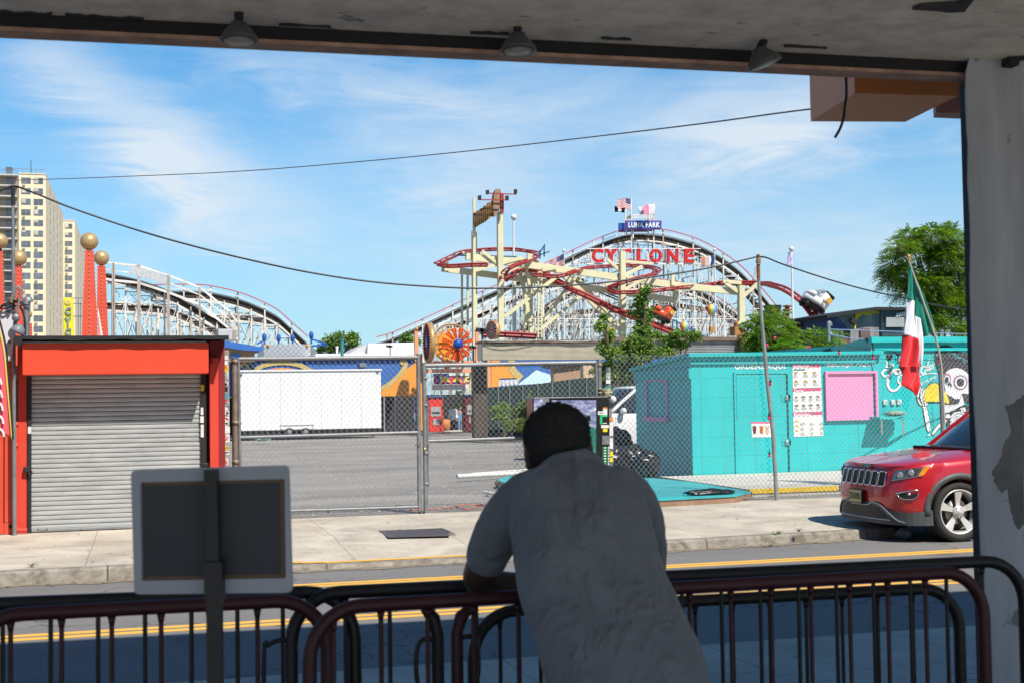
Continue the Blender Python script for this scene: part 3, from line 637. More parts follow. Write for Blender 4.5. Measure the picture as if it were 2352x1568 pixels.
# white sign box with bolts over the container
ws = thing('blank_sign_box', 'blank white sign panel with rusty bolts above the container at the left edge', 'sign', onY(10, 830, KY-.25))
q = [(-90, 712), (31, 713), (33, 770), (27, 828), (-90, 829)]
bevel(MB().prism([onY(x, y, KY-.3) for x, y in q], (0, .12, 0)).build('panel', M('white_metal', (.62, .64, .66), .45, dirt=.2, scale=1.5), ws))
bl_ = MB()
for x, y in ((19, 716.5), (21, 786.5), (-30, 720)): MB().lathe(onY(x, y, KY-.30), [(.022, 0), (.02, .012), (.001, .016)], 10, V(0, -1, 0)).build('bolt', RUST, ws)
# tall grey pole with gooseneck flood lamp and wires
c4 = lambda x, y: (x*.2564, 574.2+.2564*y)
PY = 19.0
pl = thing('cable_pole', 'grey steel pole at the left that carries the thick black cable', 'pole', V(*onY(33, 1220, PY+.2)[:2], .15))
MB().tube([V(onY(33.5, 1220, PY+.2).x, PY+.2, .15), onY(31, 700, PY+.2), onY(29.5, 428, PY+.2)], [.028, .026, .02], 12).build('pole', GALV, pl)
MB().tube([onY(29.8, 472, PY+.2), onY(29.6, 427, PY+.2)], .026, 12).build('pole_cap', DRK, pl)
fl = thing('flood_lamp', 'grey gooseneck flood lamp above the left corner of the kiosk', 'lamp', onY(36, 760, PY))
MB().tube(smooth([onY(*c4(*p), PY) for p in ((100, 470), (112, 420), (135, 360), (160, 333), (178, 345), (177, 410), (162, 520), (150, 585))], 4), .017, 10).build('gooseneck', GALV, fl)
MB().ball(onY(*c4(142, 607), PY), .055, 14, 8, (1, .7, 1.05)).build('junction_box', GALV, fl)
MB().tube([onY(*c4(140, 640), PY), onY(*c4(146, 690), PY)], .018).build('stem', DRK, fl)
hd_ = MB(); A = onY(*c4(85, 712), PY); B = onY(*c4(212, 775), PY); mid = (A+B)/2; ax = (B-A).normalized(); upv = ax.cross(V(0, -1, 0)).normalized(); upv = upv if upv.z > 0 else -upv
hd_.loft([[mid+ax*(t*(B-A).length/2)+upv*(math.sqrt(max(.02, 1-t*t))*.13*max(0, math.sin(a)))+V(0, 1, 0)*(math.sqrt(max(.02, 1-t*t))*.09*math.cos(a)) for a in [math.pi*k/10 for k in range(11)]] for t in (-.99, -.8, -.5, -.1, .3, .7, .9, .99)])
hd_.build('lamp_hood', M('grey_plastic', (.17, .19, .21), .45), fl)
wn = thing('wire_bundle', 'tangle of black wires and tape where the left pole meets the kiosk', 'wires', onY(30, 700, PY))
for k in range(7):
    y0 = 470+rnd.uniform(-25, 40); pts = [(-30, 540+rnd.uniform(-20, 20)), (50+rnd.uniform(-10, 10), y0+20), (110, y0), (150, y0+rnd.uniform(-25, 10)), (215, 495+rnd.uniform(-6, 6))]
    MB().tube(smooth([onY(*c4(*p), PY+.1+rnd.uniform(-.08, .05)) for p in pts]), rnd.uniform(.007, .016), 6).build('wire', M('black_rubber'), wn)
MB().tube(smooth([onY(*c4(*p), PY+.1) for p in ((170, 490), (205, 560), (222, 640), (228, 760))]), .014, 6).build('wire', M('black_rubber'), wn)
for k in range(5): MB().ball(onY(*c4(rnd.uniform(85, 150), rnd.uniform(400, 520)), PY+.02), rnd.uniform(.02, .035), 8, 6, (1, .6, .7)).build('tape_lump', M('tape_brown', (.25, .13, .03), .6), wn)
cd = thing('conduit', 'short galvanised conduit with an elbow rising behind the kiosk roof', 'pipe', onY(61, 771, KY+1))
MB().tube([onY(61, 775, KY+1), onY(60.5, 700, KY+1)], .045, 12).build('pipe', GALV, cd)
MB().tube(smooth([onY(60.5, 700, KY+1), onY(60.5, 691, KY+1), onY(66, 690, KY+1), onY(67, 694, KY+1)], 3), .06, 12).build('elbow', GALV, cd)
# feather banner
def cloth(nm, L, Rr, fn, mat, parent, amp=.02, nu=10, nv=24, fr=3., ph=0.):
    L = smooth([V(*p, 0) for p in L], 5); Rr = smooth([V(*p, 0) for p in Rr], 5)
    def at(P_, t): s = t*(len(P_)-1); i = min(int(s), len(P_)-2); return P_[i].lerp(P_[i+1], s-i)
    def f(u, v):
        a = at(L, v); b = at(Rr, v); q = a.lerp(b, u); p = fn(q.x, q.y); p = Vector(p)
        return p+V(0, 1, 0)*(amp*math.sin(u*fr*math.pi+v*2.4+ph)+amp*.5*math.sin(u*fr*5+v*7+ph))
    m = MB().grid(f, nu, nv); o = m.build(nm, mat, parent); md = o.modifiers.new('t', 'SOLIDIFY'); md.thickness = .003; return o
bn_ = thing('feather_banner', 'pink red feather flag with a yellow edge at the far left', 'banner', V(*onY(-25, 1225, KY-.7)[:2], .15))
fb = lambda x, y: onY(x, y, KY-.7)
cloth('banner_cloth', [(-60, 700), (-60, 800), (-60, 900), (-60, 980)], [(-20, 700), (6, 800), (16, 900), (25, 1004)], fb, M('banner_pink', (.72, .10, .13), .75), bn_, .03, 12, 24, 4)
cloth('banner_edge', [(-20, 700), (6, 800), (16, 900), (25, 1004)], [(-14, 700), (10, 800), (20, 900), (28.5, 1010)], fb, M('banner_yellow', (.75, .55, .08), .7), bn_, .004, 3, 24, 1)
MB().tube(smooth([fb(-14, 690), fb(12, 790), fb(22, 890), fb(30, 1008)], 6), .014, 8).build('edge_sleeve', DRK, bn_)
MB().tube([fb(-62, 690), V(fb(-62, 690).x, KY-.7, .15)], .015, 8).build('flag_pole', GALV, bn_)
lt = MB()
for (x, y, b) in ((-2, 945, 'O'), (2, 985, 'W')): pass
for i in range(5):
    y = 862+i*30; lt.tube(smooth([onY(-14+i, y+14, KY-.75), onY(-8+i, y+2, KY-.75), onY(0+i*1.5, y+8, KY-.75), onY(3+i*1.5, y+20, KY-.75)], 3), .016, 5)
lt.build('lettering', stk['white'], bn_)
# sticker covered post
sp_ = thing('sticker_post', 'post plastered with stickers between the kiosk and the gate', 'post', V(kx(520), 19.75, .15))
SPY = 19.7
o = MB().box(kx(512.5, SPY), kx(527.5, SPY), SPY, SPY+.1, .15, kz_(520, 804, SPY)).build('post', M('post_grey', (.30, .29, .27), .7, var=.35, dirt=.5), sp_); bevel(o, .012)
c8 = lambda x, y: ((860+x/2.85)/1.7415, (1350+y/2.85)/1.7415)
for i, (x0, y0, x1, y1, m) in enumerate([(92, 205, 150, 250, 'white'), (92, 262, 145, 308, 'white'), (92, 315, 153, 381, 'yellow'), (95, 385, 152, 463, 'white'), (93, 500, 147, 545, 'white'), (95, 556, 145, 612, 'black'), (95, 626, 149, 700, 'teal'), (110, 700, 138, 728, 'red'), (97, 731, 164, 786, 'white'), (100, 790, 145, 826, 'white'), (100, 834, 163, 890, 'white'), (103, 898, 163, 950, 'white'), (97, 955, 160, 1008, 'white'), (97, 1010, 170, 1086, 'white'), (97, 1100, 168, 1190, 'white'), (95, 1235, 153, 1272, 'yellow'), (97, 1285, 168, 1330, 'white'), (98, 1372, 150, 1450, 'white')]):
    fs_ = lambda x, y: onY(*c8(x, y), SPY)
    dk = decal(sp_, 'sticker', fs_, R4(x0, y0, x1, y1), stk[m], (0, -.004, 0))
    w_ = 'BERK HARE' if i == 8 else ('ALCE' if i == 15 else None); h = y1-y0
    if i == 8:
        t_ = MB(); O = onY(*c8(x0+2, y0+h*.48), SPY-.005); text(t_, 'BERK', O, onY(*c8(x1-2, y0+h*.48), SPY-.005)-O, onY(*c8(x0+2, y0+3), SPY-.005)-O, thick=.002, bold=.02)
        O = onY(*c8(x0+2, y1-3), SPY-.005); text(t_, 'HARE', O, onY(*c8(x1-2, y1-3), SPY-.005)-O, onY(*c8(x0+2, y1-h*.45), SPY-.005)-O, thick=.002, bold=.02); t_.build('lettering', stk['black'], dk)
    elif i == 15:
        t_ = MB(); O = onY(*c8(x0+3, y1-10), SPY-.005); text(t_, 'ALCE', O, onY(*c8(x1-4, y1-10), SPY-.005)-O, onY(*c8(x0+3, y0+6), SPY-.005)-O, thick=.002, bold=.02); t_.build('lettering', stk['black'], dk)
    elif m in ('white', 'yellow') and h > 35 and i not in (0, 1, 9, 13):
        t_ = MB()   # scribbled tags
        for k in range(3):
            pts = [onY(*c8(rnd.uniform(x0+5, x1-5), rnd.uniform(y0+5, y1-5)), SPY-.006) for _ in range(5)]; t_.tube(smooth(pts, 3), .0028, 4)
        t_.build('scribble', stk[('black', 'black', 'red')[i % 3]], dk)
# ================================================================ chain link fence and gates
FY = 20.1
fz = lambda x, y: onY(x, y, FY)
WIRE = M('fence_wire', (.27, .28, .29), .55, .4, var=.3, scale=20)
def chain(x0, x1, z0, z1, Y=FY, pitch=.086, r=.0029, zt=None, hole=None):
    mb = MB(); k = 0; H = z1-z0
    asp = 1.12      # diamonds slightly taller than wide
    s = x0-H/asp
    def seg(a, b):
        d = (b-a).normalized(); n1 = d.cross(V(0, 1, 0)); vs = []
        for p in (a, b):
            for q in range(3): vs.append(p+n1*r*math.cos(q*2.094)+V(0, 1, 0)*r*math.sin(q*2.094))
        mb.add(vs, [(0, 1, 4, 3), (1, 2, 5, 4), (2, 0, 3, 5)])
    while s < x1:
        for sg in (1, -1):
            # line from (s,z0) rising right (sg=1), or from (s+H/asp, z0) rising left
            if sg == 1: xa, za, xb, zb = s, z0, s+H/asp, z1
            else: xa, za, xb, zb = s+H/asp, z0, s, z1
            def cx(x): return za+(x-xa)*(zb-za)/(xb-xa)
            lo, hi = sorted((xa, xb)); l2, h2 = max(lo, x0), min(hi, x1)
            if h2-l2 > .01:
                n = 5; yo = .004*sg
                pts = [V(l2+(h2-l2)*i/n, Y+yo, cx(l2+(h2-l2)*i/n)) for i in range(n+1)]
                for a, b in zip(pts, pts[1:]):
                    bow = .02*math.sin(a.x*1.7+a.z)*0; seg(a, b)
        s += pitch
    return mb
ztl = fz(600, 823).z
ga = thing('chain_link_gate', 'left leaf of the chain link gate, in front of the white trailer', 'gate', V(fz(545, 900).x, FY, .15), 'two leaves of the chain link gate')
def rail(parent, nm, a, b, r=.026, m=GALV, Y=FY): return MB().tube([onY(*a, Y), onY(*b, Y)], r, 12).build(nm, m, parent)
hp_ = thing('gate_post', 'rusty grey gate post hung with hinges beside the sticker post', 'post', V(fz(540, 900).x, FY, .15))
MB().tube([V(fz(541, 1100).x, FY, .15), fz(538.5, 820)], .045, 14).build('post', RUST, hp_)
for y in (830, 1000-30, 1060): p = fz(540+(y-830)*.006, y); MB().lathe(p, [(.055, -.03), (.055, .03)], 12).build('hinge_clamp', RUST, hp_); MB().tube([p, p+V(.09, 0, 0)], .014).build('hinge_pin', RUST, hp_)
rail(ga, 'top_rail', (549, 824), (960, 820), .032); rail(ga, 'middle_rail', (551, 1004), (960, 992), .026); rail(ga, 'bottom_rail', (553, 1176), (962, 1163), .022)
rail(ga, 'side_rail', (548, 824), (553, 1178), .022); rail(ga, 'side_rail', (960.5, 812), (964, 1181), .034)
chain(fz(549, 900).x, fz(960, 900).x, .2, ztl+.035).build('mesh', WIRE, ga)
gb = thing('chain_link_gate', 'right leaf of the chain link gate, behind the man', 'gate', V(fz(975, 900).x, FY, .15), 'two leaves of the chain link gate')
rail(gb, 'side_rail', (973.5, 833), (978.5, 1185), .036); rail(gb, 'top_rail', (976, 839), (1368, 832), .034); rail(gb, 'middle_rail', (984, 1012), (1368, 999), .026); rail(gb, 'bottom_rail', (984, 1183), (1368, 1168), .026); rail(gb, 'side_rail', (1369, 831), (1374, 1170), .026)
chain(fz(980, 900).x, fz(1369, 900).x, .2, fz(1100, 835).z+.035).build('mesh', WIRE, gb)
MB().tube([onY(982, 920, FY-.01), onY(984, 1120, FY-.01)], .014).build('drop_rod', GALV, gb)
for y in (868, 930, 1040, 1110): MB().lathe(fz(976+(y-868)*.012, y), [(.043, -.02), (.043, .02)], 12).build('band', GALV, gb)
chn = thing('padlocked_chain', 'rusty chain and brass padlock tying the two gate leaves together', 'chain', fz(970, 1017))
for k in range(9):
    a = k/9*2*math.pi; c_ = fz(969, 1018)+V(.095*math.cos(a), -.045+.03*math.sin(a*2), .03*math.sin(a)-.01)
    MB().tube([c_+V(.018*math.cos(t), .008*math.sin(t*2), .012*math.sin(t)) for t in [j*math.pi/4 for j in range(8)]], .004, 6, closed=True).build('link', RUST, chn)
bevel(MB().box(fz(974, 1030).x-.02, fz(974, 1030).x+.02, FY-.09, FY-.06, fz(974, 1030).z-.03, fz(974, 1030).z+.02).build('padlock', M('brass', (.5, .4, .15), .4, .8), chn))
whl = MB().lathe(fz(967, 1180)+V(0, -.03, 0), [(.001, -.02), (.05, -.02), (.055, 0), (.05, .02), (.001, .02)], 16, V(0, 1, 0)).build('gate_wheel', M('black_rubber'), ga)
gp = thing('gate_post', 'galvanised gate post behind the vending machine', 'post', V(fz(1376, 900).x, FY, .15))
MB().tube([V(fz(1379, 1000).x, FY+.02, .15), fz(1376, 824)], .038, 14).build('post', GALV, gp)
for y in (838, 893, 902): MB().lathe(fz(1377, y), [(.048, -.02), (.048, .02)], 12).build('clamp', RUST, gp)
ff = thing('chain_link_fence', 'fixed chain link fence running in front of the teal booth', 'fence', V(fz(1410, 900).x, FY, .15))
xe = fz(2420, 900).x; fzt = fz(1700, 816).z
chain(fz(1408, 900).x, xe, .18, fzt+.02).build('mesh', WIRE, ff)
# torn and twisted patch near the flag pole
tp = MB()
for k in range(70):
    a = fz(rnd.uniform(2100, 2175), rnd.uniform(850, 985)); dd_ = V(rnd.choice((-1, 1))*rnd.uniform(.05, .12), rnd.uniform(-.02, .02), rnd.uniform(-.12, .12)); tp.tube([a, a+dd_*.5+V(.01, 0, .01), a+dd_], .0022, 3)
tp.build('twisted_wire', WIRE, ff)
kn = MB(); x = fz(1410, 900).x
while x < xe:
    kn.tube([V(x, FY, fzt), V(x+.018, FY, fzt+.035)], .0028, 3); kn.tube([V(x+.03, FY, fzt), V(x+.012, FY, fzt+.035)], .0028, 3); x += .078
kn.build('twisted_top', WIRE, ff)
ff2 = MB().tube([fz(1408, 905), fz(1408, 1150)], .006, 6).build('tension_bar', GALV, ff)
rail(ff, 'fence_post', (2159, 850), (2172, 1150), .035)
MB().tube([V(fz(1410, 1).x, FY, .2), V(xe, FY, .2)], .005, 4).build('tension_wire', WIRE, ff)
MB().tube([fz(2010, 823), fz(2240, 829)], .004, 4).build('tension_wire', M('black_rubber'), ff)
# leaning rusty pole carrying the cable
lp = thing('leaning_pole', 'tall leaning pipe pole with a rusty top, tied to the fence', 'pole', V(fz(1783, 1152).x, FY-.12, .15))
pp_ = lambda x, y: onY(x, y, FY-.12)
b0 = pp_(1784, 1153); b0.z = .15
MB().tube([b0, pp_(1776, 1000), pp_(1762, 870), pp_(1752, 760)], [.034, .034, .033, .032], 14).build('pole', M('old_galv', (.36, .37, .36), .5, .5, var=.35, dirt=.6), lp)
MB().tube([pp_(1752.3, 765), pp_(1745, 680), pp_(1742, 640)], .029, 14).build('middle_tube', M('old_galv'), lp)
MB().tube([pp_(1742.4, 645), pp_(1741.5, 585)], .030, 14).build('rusty_top', M('rust_brown', (.25, .10, .04), .85, var=.4, scale=20, bump=.4), lp)
rp = thing('rope_knot', 'frayed pale rope knotted around the top of the leaning pole', 'rope', pp_(1742, 600))
rk = MB()
for k in range(5): c_ = pp_(1742, 596+k*2.4); rk.tube([c_+V(.04*math.cos(t), .04*math.sin(t), .012*math.sin(t*1.5+k)) for t in [j*.6 for j in range(11)]], .007, 5)
rk.build('coils', M('rope', (.4, .33, .25), .9, bump=.6, bscale=90), rp)
for k in range(5): a_ = pp_(1739, 604); MB().tube(smooth([a_, a_+V(-.03, -.03, -.05), a_+V(-.05+rnd.uniform(-.02, .02), -.03, -.12), a_+V(-.06+rnd.uniform(-.04, .04), -.03, -.2-rnd.uniform(0, .1))]), .0035, 4).build('loose_end', M('rope'), rp)
# cables
cbp = [onY(-120, 480, 18.6), onY(0, 439, 19.1), onY(15, 431, 19.18), onY(31, 427.5, 19.2), onY(48, 432, 19.25), onY(90, 448, 19.3), onY(165, 478, 19.35), onY(300, 524, 19.4), onY(420, 559, 19.5), onY(560, 594, 19.6), onY(700, 624, 19.7), onY(850, 647, 19.75), onY(1000, 659, 19.8), onY(1110, 662.5, 19.85), onY(1250, 659, 19.87), onY(1400, 648, 19.9), onY(1550, 629, 19.92), onY(1650, 611, 19.94), onY(1738, 590, 19.96)]
tag(MB().tube(smooth(cbp, 5), .0135, 8).build('power_cable', M('cable_black', (.012, .014, .018), .35)), 'thick black cable sagging across the sky between the two poles', 'cable')
cbp = [onY(1738, 590, 19.96), onY(1760, 592, 20), onY(1800, 608, 20.2), onY(1900, 641, 20.8), onY(1990, 666, 21.4), onY(2085, 687, 22), onY(2160, 702, 22.5), onY(2230, 712, 23), onY(2420, 730, 24)]
tag(MB().tube(smooth(cbp, 5), .0135, 8).build('power_cable', M('cable_black')), 'thick black cable dropping from the leaning pole to the right, behind the flag', 'cable')
wp = [P(-60, 417, 15), P(0, 415.5, 15), P(150, 411, 14.5), P(280, 406, 14), P(540, 394.5, 13), P(800, 374, 12), P(1060, 349, 11), P(1350, 316, 9.5), P(1600, 286, 8), P(1780, 261.5, 7), P(1870, 250, 6.6)]
tag(MB().tube(smooth(wp, 5), .0045, 6).build('thin_wire', M('thin_wire', (.1, .1, .11), .5)), 'thin wire rising across the sky to the orange sign box', 'wire')
# string of pink bulbs
c5 = lambda x, y: (1665.2+.29296*x, 516.8+.29296*y)
sw_ = [(-160, 600), (268, 900), (330, 908), (390, 852), (520, 862), (657, 893), (780, 915), (895, 938), (1030, 962), (1160, 972), (1300, 985), (1450, 990), (1680, 1002), (1900, 1035)][1:]
sy = FY-.06
tag(MB().tube(smooth([onY(*c5(*p), sy) for p in sw_], 4), .0045, 5).build('string_light_wire', M('black_rubber')), 'thin black wire of the string lights along the top of the fence', 'wire')
BUL = M('pink_bulb', (.75, .02, .12), .2, var=.05, coat=.6); 
for i, (x, y, lab) in enumerate([(330, 935, 'pink bulb hanging just right of the leaning pole'), (390, 878, 'pink bulb highest on the wire, before the feathery tree'), (657, 950, 'pink bulb hanging left of the stained grey wall'), (895, 995, 'pink bulb in front of the stained grey wall'), (1160, 1033, 'pink bulb at the right end of the booth roof'), (1681, 1058, 'pink bulb hanging on the flag pole before the mural hat'), (357, 1235, 'pink bulb on the leaning pole beside the booth door'), (343, 1503, 'pink bulb halfway down the leaning pole'), (349, 1798, 'lowest pink bulb on the leaning pole')]):
    c_ = onY(*c5(x, y), sy-(.0 if i < 6 else .1)); t = thing('string_bulb', lab, 'bulb', c_, 'pink bulbs of the string lights')
    MB().lathe(c_, [(.001, -.045), (.014, -.043), (.022, -.03), (.024, -.012), (.018, .006), (.014, .012)], 14).build('bulb', BUL, t)
    MB().lathe(c_, [(.017, .004), (.019, .03), (.010, .045), (.005, .075), (.001, .076)], 12).build('socket', M('black_rubber'), t)
    zz = {0: 10, 1: 6, 2: 30, 3: 30, 4: 40, 5: 30}.get(i, 22); MB().tube([c_+V(0, 0, .07), onY(*c5(x+2, y-zz-24), sy)], .003, 4).build('lead', M('black_rubber'), t)
# ================================================================ vending machine
vy = 19.62; c3v = lambda x, y: (1194.4+.16486*x, 861.3+.16486*y); fv = lambda x, y, d=0: onY(*c3v(x, y), vy-d)
vm = thing('vending_machine', 'black vending machine with a mountain picture and button panel behind the man', 'vending machine', V(fv(700, 0).x, vy+.3, .15))
vx0, vx1 = fv(183, 500).x, fv(1246, 500).x; vzt = fv(700, 297).z
bevel(MB().box(vx0, vx1, vy, vy+.36, .17, vzt).build('cabinet', M('vend_black', (.012, .012, .014), .25, coat=.4), vm), .015)
def m_land():
    m, nt = newmat('mountain_print'); t = nt.n('TexCoord'); s = nt.n('SeparateXYZ'); nt.l(t.outputs['Object'], s.inputs[0]); a = nt.noise(nt.vec((1, 1, 2.2), (0, .5, 0)), 7, 9, .65, .8); b = nt.noise(nt.vec((3, 1, .8)), 16, 6, .7, .6)
    z = nt.math('ADD', s.outputs['Z'], nt.math('MULTIPLY_ADD', a, .5, -.25))
    top = nt.ramp(a, [(.3, (.06, .07, .16)), (.5, (.22, .24, .42)), (.68, (.75, .78, .88))]); low = nt.ramp(b, [(.35, (.01, .05, .04)), (.6, (.03, .22, .17)), (.8, (.3, .5, .42))])
    f = nt.ramp(z, [(1.28, 1.), (1.34, 0.)]); f = nt.math('GREATER_THAN', 1.30, z); finish(nt, nt.mix(f, top, low), .25, coat=.3); return m
ML = m_land()
decal(vm, 'front_picture', lambda x, y: fv(x, y, .003), R4(440, 345, 1060, 1900), ML, (0, -.006, 0))
decal(vm, 'side_picture', lambda x, y: fv(x, y, .003), R4(192, 328, 360, 1900), ML, (0, -.006, 0))
decal(vm, 'picture_post', lambda x, y: fv(x, y, .008), R4(315, 322, 405, 370), M('grey_plastic'), (0, -.006, 0))
bevel(MB().prism([fv(x, y, .16) for x, y in R4(942, 550, 1022, 632)], (0, .12, 0)).build('card_reader', M('vend_black'), vm))
decal(vm, 'reader_screen', lambda x, y: fv(x, y, .162), [(978, 556), (1012, 558), (1020, 626), (985, 622)], M('screen', (.22, .30, .36), .2), (0, -.003, 0))
for q, m in ((R4(1154, 448, 1214, 550), 'white'), (R4(1154, 446, 1214, 460), 'orange'), (R4(1084, 498, 1152, 548), 'white'), (R4(1112, 550, 1216, 577), 'green'), (R4(1112, 577, 1146, 680), 'green'), (R4(1152, 660, 1208, 672), 'white'), (R4(1128, 690, 1237, 732), 'white'), (R4(1154, 738, 1216, 786), 'yellow')):
    decal(vm, 'sticker', lambda x, y: fv(x, y, .003 if q[0][1] != 446 else .008), q, stk[m], (0, -.005, 0))
t_ = MB(); O = fv(1110, 536, .012); text(t_, 'Pay', O, fv(1148, 536, .012)-O, fv(1110, 508, .012)-O, thick=.002); t_.build('lettering', stk['black'], vm)
pnl = MB().prism([fv(x, y, .004) for x, y in R4(1142, 840, 1248, 962)], (0, -.01, 0)).build('coin_panel', M('grey_plastic'), vm)
MB().lathe(fv(1166, 890, .016), [(.012, 0), (.012, .008), (.001, .009)], 12, V(0, -1, 0)).build('coin_button', GALV, pnl)
decal(pnl, 'coin_slot', lambda x, y: fv(x, y, .015), R4(1166, 910, 1232, 942), GALV, (0, -.004, 0)); decal(pnl, 'coin_slot', lambda x, y: fv(x, y, .015), R4(1206, 866, 1242, 876), GALV, (0, -.004, 0))
for k in range(9):
    y = 992+k*38; b_ = decal(vm, 'selection_button', lambda x, y: fv(x, y, .004), R4(1146, y, 1222, y+31), M('button_green', (.03, .2, .07), .4), (0, -.008, 0))
    decal(b_, 'button_mark', lambda x, y: fv(x, y, .013), R4(1174, y+5, 1196, y+24), stk['white'], (0, -.002, 0)); decal(vm, 'price_tag', lambda x, y: fv(x, y, .004), R4(1228, y, 1244, y+26), stk['white'], (0, -.004, 0))
# graffiti post, rope and bag next to it
gq = thing('graffiti_post', 'thick grey post with scrawled graffiti right of the vending machine', 'post', V(fz(1397, 900).x, FY+.02, .15))
px_ = onY(1398, 900, FY+.05)
MB().tube([V(px_.x+.01, FY+.05, .15), onY(1396.5, 843, FY+.05)], .047, 16).build('post', GALV, gq)
t_ = MB(); O = onY(1391, 862, FY-.0); text(t_, 'SYA', O, onY(1401, 862, FY)-O, onY(1391, 855, FY)-O, bold=.02, thick=.002, shear=.2); O = onY(1391, 870, FY); text(t_, 'YM', O, onY(1401, 869, FY)-O, onY(1391, 863, FY)-O, bold=.02, thick=.002); t_.build('graffiti', stk['white'], gq)
for (y0, y1, m) in ((871, 880, 'white'), (886, 893, 'teal'), (958, 966, 'orange'), (968, 1000, 'white'), (1005, 1030, 'white'), (1036, 1047, 'yellow'), (1050, 1060, 'yellow')): decal(gq, 'sticker', lambda x, y: onY(x, y, FY-.004), R4(1400 if y0 > 930 else 1392, y0, 1408 if y0 > 930 else 1402, y1), stk[m], (0, -.003, 0))
rp = thing('rope_tangle', 'yellowish rope wound around the grey post above the vending machine', 'rope', onY(1396, 900, FY-.05))
for k in range(16):
    c_ = onY(1394+rnd.uniform(-4, 4), 900+rnd.uniform(-7, 7), FY); MB().tube([c_+V(.055*math.cos(t), -.02+.05*math.sin(t), .018*math.sin(t*1.3+k)) for t in [j*.5 for j in range(14)]], .0065, 5).build('coil', M('rope_yellow', (.48, .46, .26), .85), rp)
def crumple(mb, c, r, sc=(1, 1, 1), amp=.18, seed=0, n=48, m=34):
    R_ = random.Random(seed); K = [(V(R_.gauss(0, 1), R_.gauss(0, 1), R_.gauss(0, 1)), R_.uniform(0, 6)) for _ in range(9)]; c = Vector(c); rr = []
    for i in range(m+1):
        t = math.pi*i/m; row = []
        for k in range(n):
            d = V(max(math.sin(t), .01)*math.cos(2*math.pi*k/n), max(math.sin(t), .01)*math.sin(2*math.pi*k/n), -math.cos(t))
            s = sum(abs(math.sin(q.dot(d)*2.6+p)) for q, p in K)/9-.6+.16*sum(abs(math.sin(q.dot(d)*8+p*2)) for q, p in K[:5])/5-.08; row.append(c+V(d.x*sc[0], d.y*sc[1], d.z*sc[2])*r*(1+amp*2*s))
        rr.append(row)
    return mb.loft(rr)
tag(crumple(MB(), onY(1408, 916, FY-.05), .05, (1, .8, 1.1), .3, 4).build('plastic_bag', M('white_plastic', (.65, .63, .62), .4), loc=onY(1408, 916, FY-.05)), 'crumpled pale plastic bag caught beside the grey post', 'bag')
# ================================================================ teal booth and mural wall
BY = 25.1
TEAL = M('teal_paint', (.02, .47, .47), .55, var=.10, scale=1.3, dirt=.10)
def m_teal():
    m, nt = newmat('teal_boards'); v = nt.vec(); n1 = nt.noise(v, 1.2, 6, .6); g = nt.noise(nt.vec((.6, 1, 9)), 5, 5, .6); s = nt.n('SeparateXYZ'); t = nt.n('TexCoord'); nt.l(t.outputs['Object'], s.inputs[0])
    col = nt.mix(nt.ramp(n1, [(.3, 0.), (.7, 1.)]), (.010, .45, .455), (.016, .52, .53)); col = nt.mix(nt.ramp(g, [(.6, 0.), (.8, .25)]), col, (.16, .60, .61))
    j = nt.math('LESS_THAN', nt.math('MODULO', nt.math('ADD', s.outputs['Z'], 30.), .405), .008); j2 = nt.math('LESS_THAN', nt.math('MODULO', nt.math('ADD', s.outputs['X'], 30.3), 1.22), .012); col = nt.mix(nt.math('MULTIPLY', nt.math('MAXIMUM', j, j2), .6), col, (.01, .20, .22)); gr = nt.noise(nt.vec((1, 1, .3)), 2.2, 8, .7, .7); col = nt.mix(nt.ramp(gr, [(.52, 0.), (.75, .35)]), col, (.04, .26, .26))
    finish(nt, col, .5, 0, g, .25, .008); return m
TB_ = m_teal()
ty = lambda x, y, d=0: onY(x, y, BY-d)
bx0 = ty(1590, 1000).x; bx1 = ty(2011, 900).x; zt0 = ty(1590, 817).z; zt1 = ty(2011, 812).z; zb = .27
xs_side = lambda px, py: onP(px, py, V(bx0, 0, 0), V(1, 0, 0))
ybk = xs_side(1461, 950).y
tb = thing('food_booth', 'teal painted plywood food booth with a pink serving hatch', 'booth', V(bx0, BY, zb))
zk = xs_side(1461, 850).z
MB().hexa((bx0, BY, .13), (bx1, BY, .13), (bx1, ybk, .13), (bx0, ybk, .13), (bx0, BY, zt0), (bx1, BY, zt1), (bx1, ybk, zk), (bx0, ybk, zk)).build('walls', TB_, tb)
ze = .055
rp0 = (ty(1583, 816, .12)); 
MB().hexa((bx0-.1, BY-.14, zt0-.02), (bx1+.14, BY-.14, zt1-.02), (bx1+.1, ybk+.15, zk-.02), (bx0-.1, ybk+.15, zk-.02), (bx0-.1, BY-.14, zt0+ze), (bx1+.14, BY-.14, zt1+ze), (bx1+.1, ybk+.15, zk+ze), (bx0-.1, ybk+.15, zk+ze)).build('roof', TEAL, tb)
MB().box(bx0-.03, bx1, BY-.05, BY-.003, zt0-.17, zt0-.025).build('fascia', TEAL, tb)
MB().box(bx0-.05, bx0-.003, BY-.003, ybk, zk-.24, zk-.03).build('side_fascia', TEAL, tb)
def trim(parent, nm, x0, y0, x1, y1, w=.05, d=.03, m=TEAL, fn=ty):
    a, b, c, e = fn(x0, y0), fn(x1, y0), fn(x1, y1), fn(x0, y1); mb = MB(); yy = a.y
    X0, X1 = a.x, b.x; Z1, Z0 = (a.z+b.z)/2, (c.z+e.z)/2
    mb.box(X0, X0+w, yy-d, yy-.002, Z0, Z1); mb.box(X1-w, X1, yy-d, yy-.002, Z0, Z1); mb.box(X0+w, X1-w, yy-d, yy-.002, Z1-w, Z1); mb.box(X0+w, X1-w, yy-d, yy-.002, Z0, Z0+w)
    return mb.build(nm, m, parent)
trim(tb, 'door_frame', 1684, 853, 1812, 1103, .045, .03)
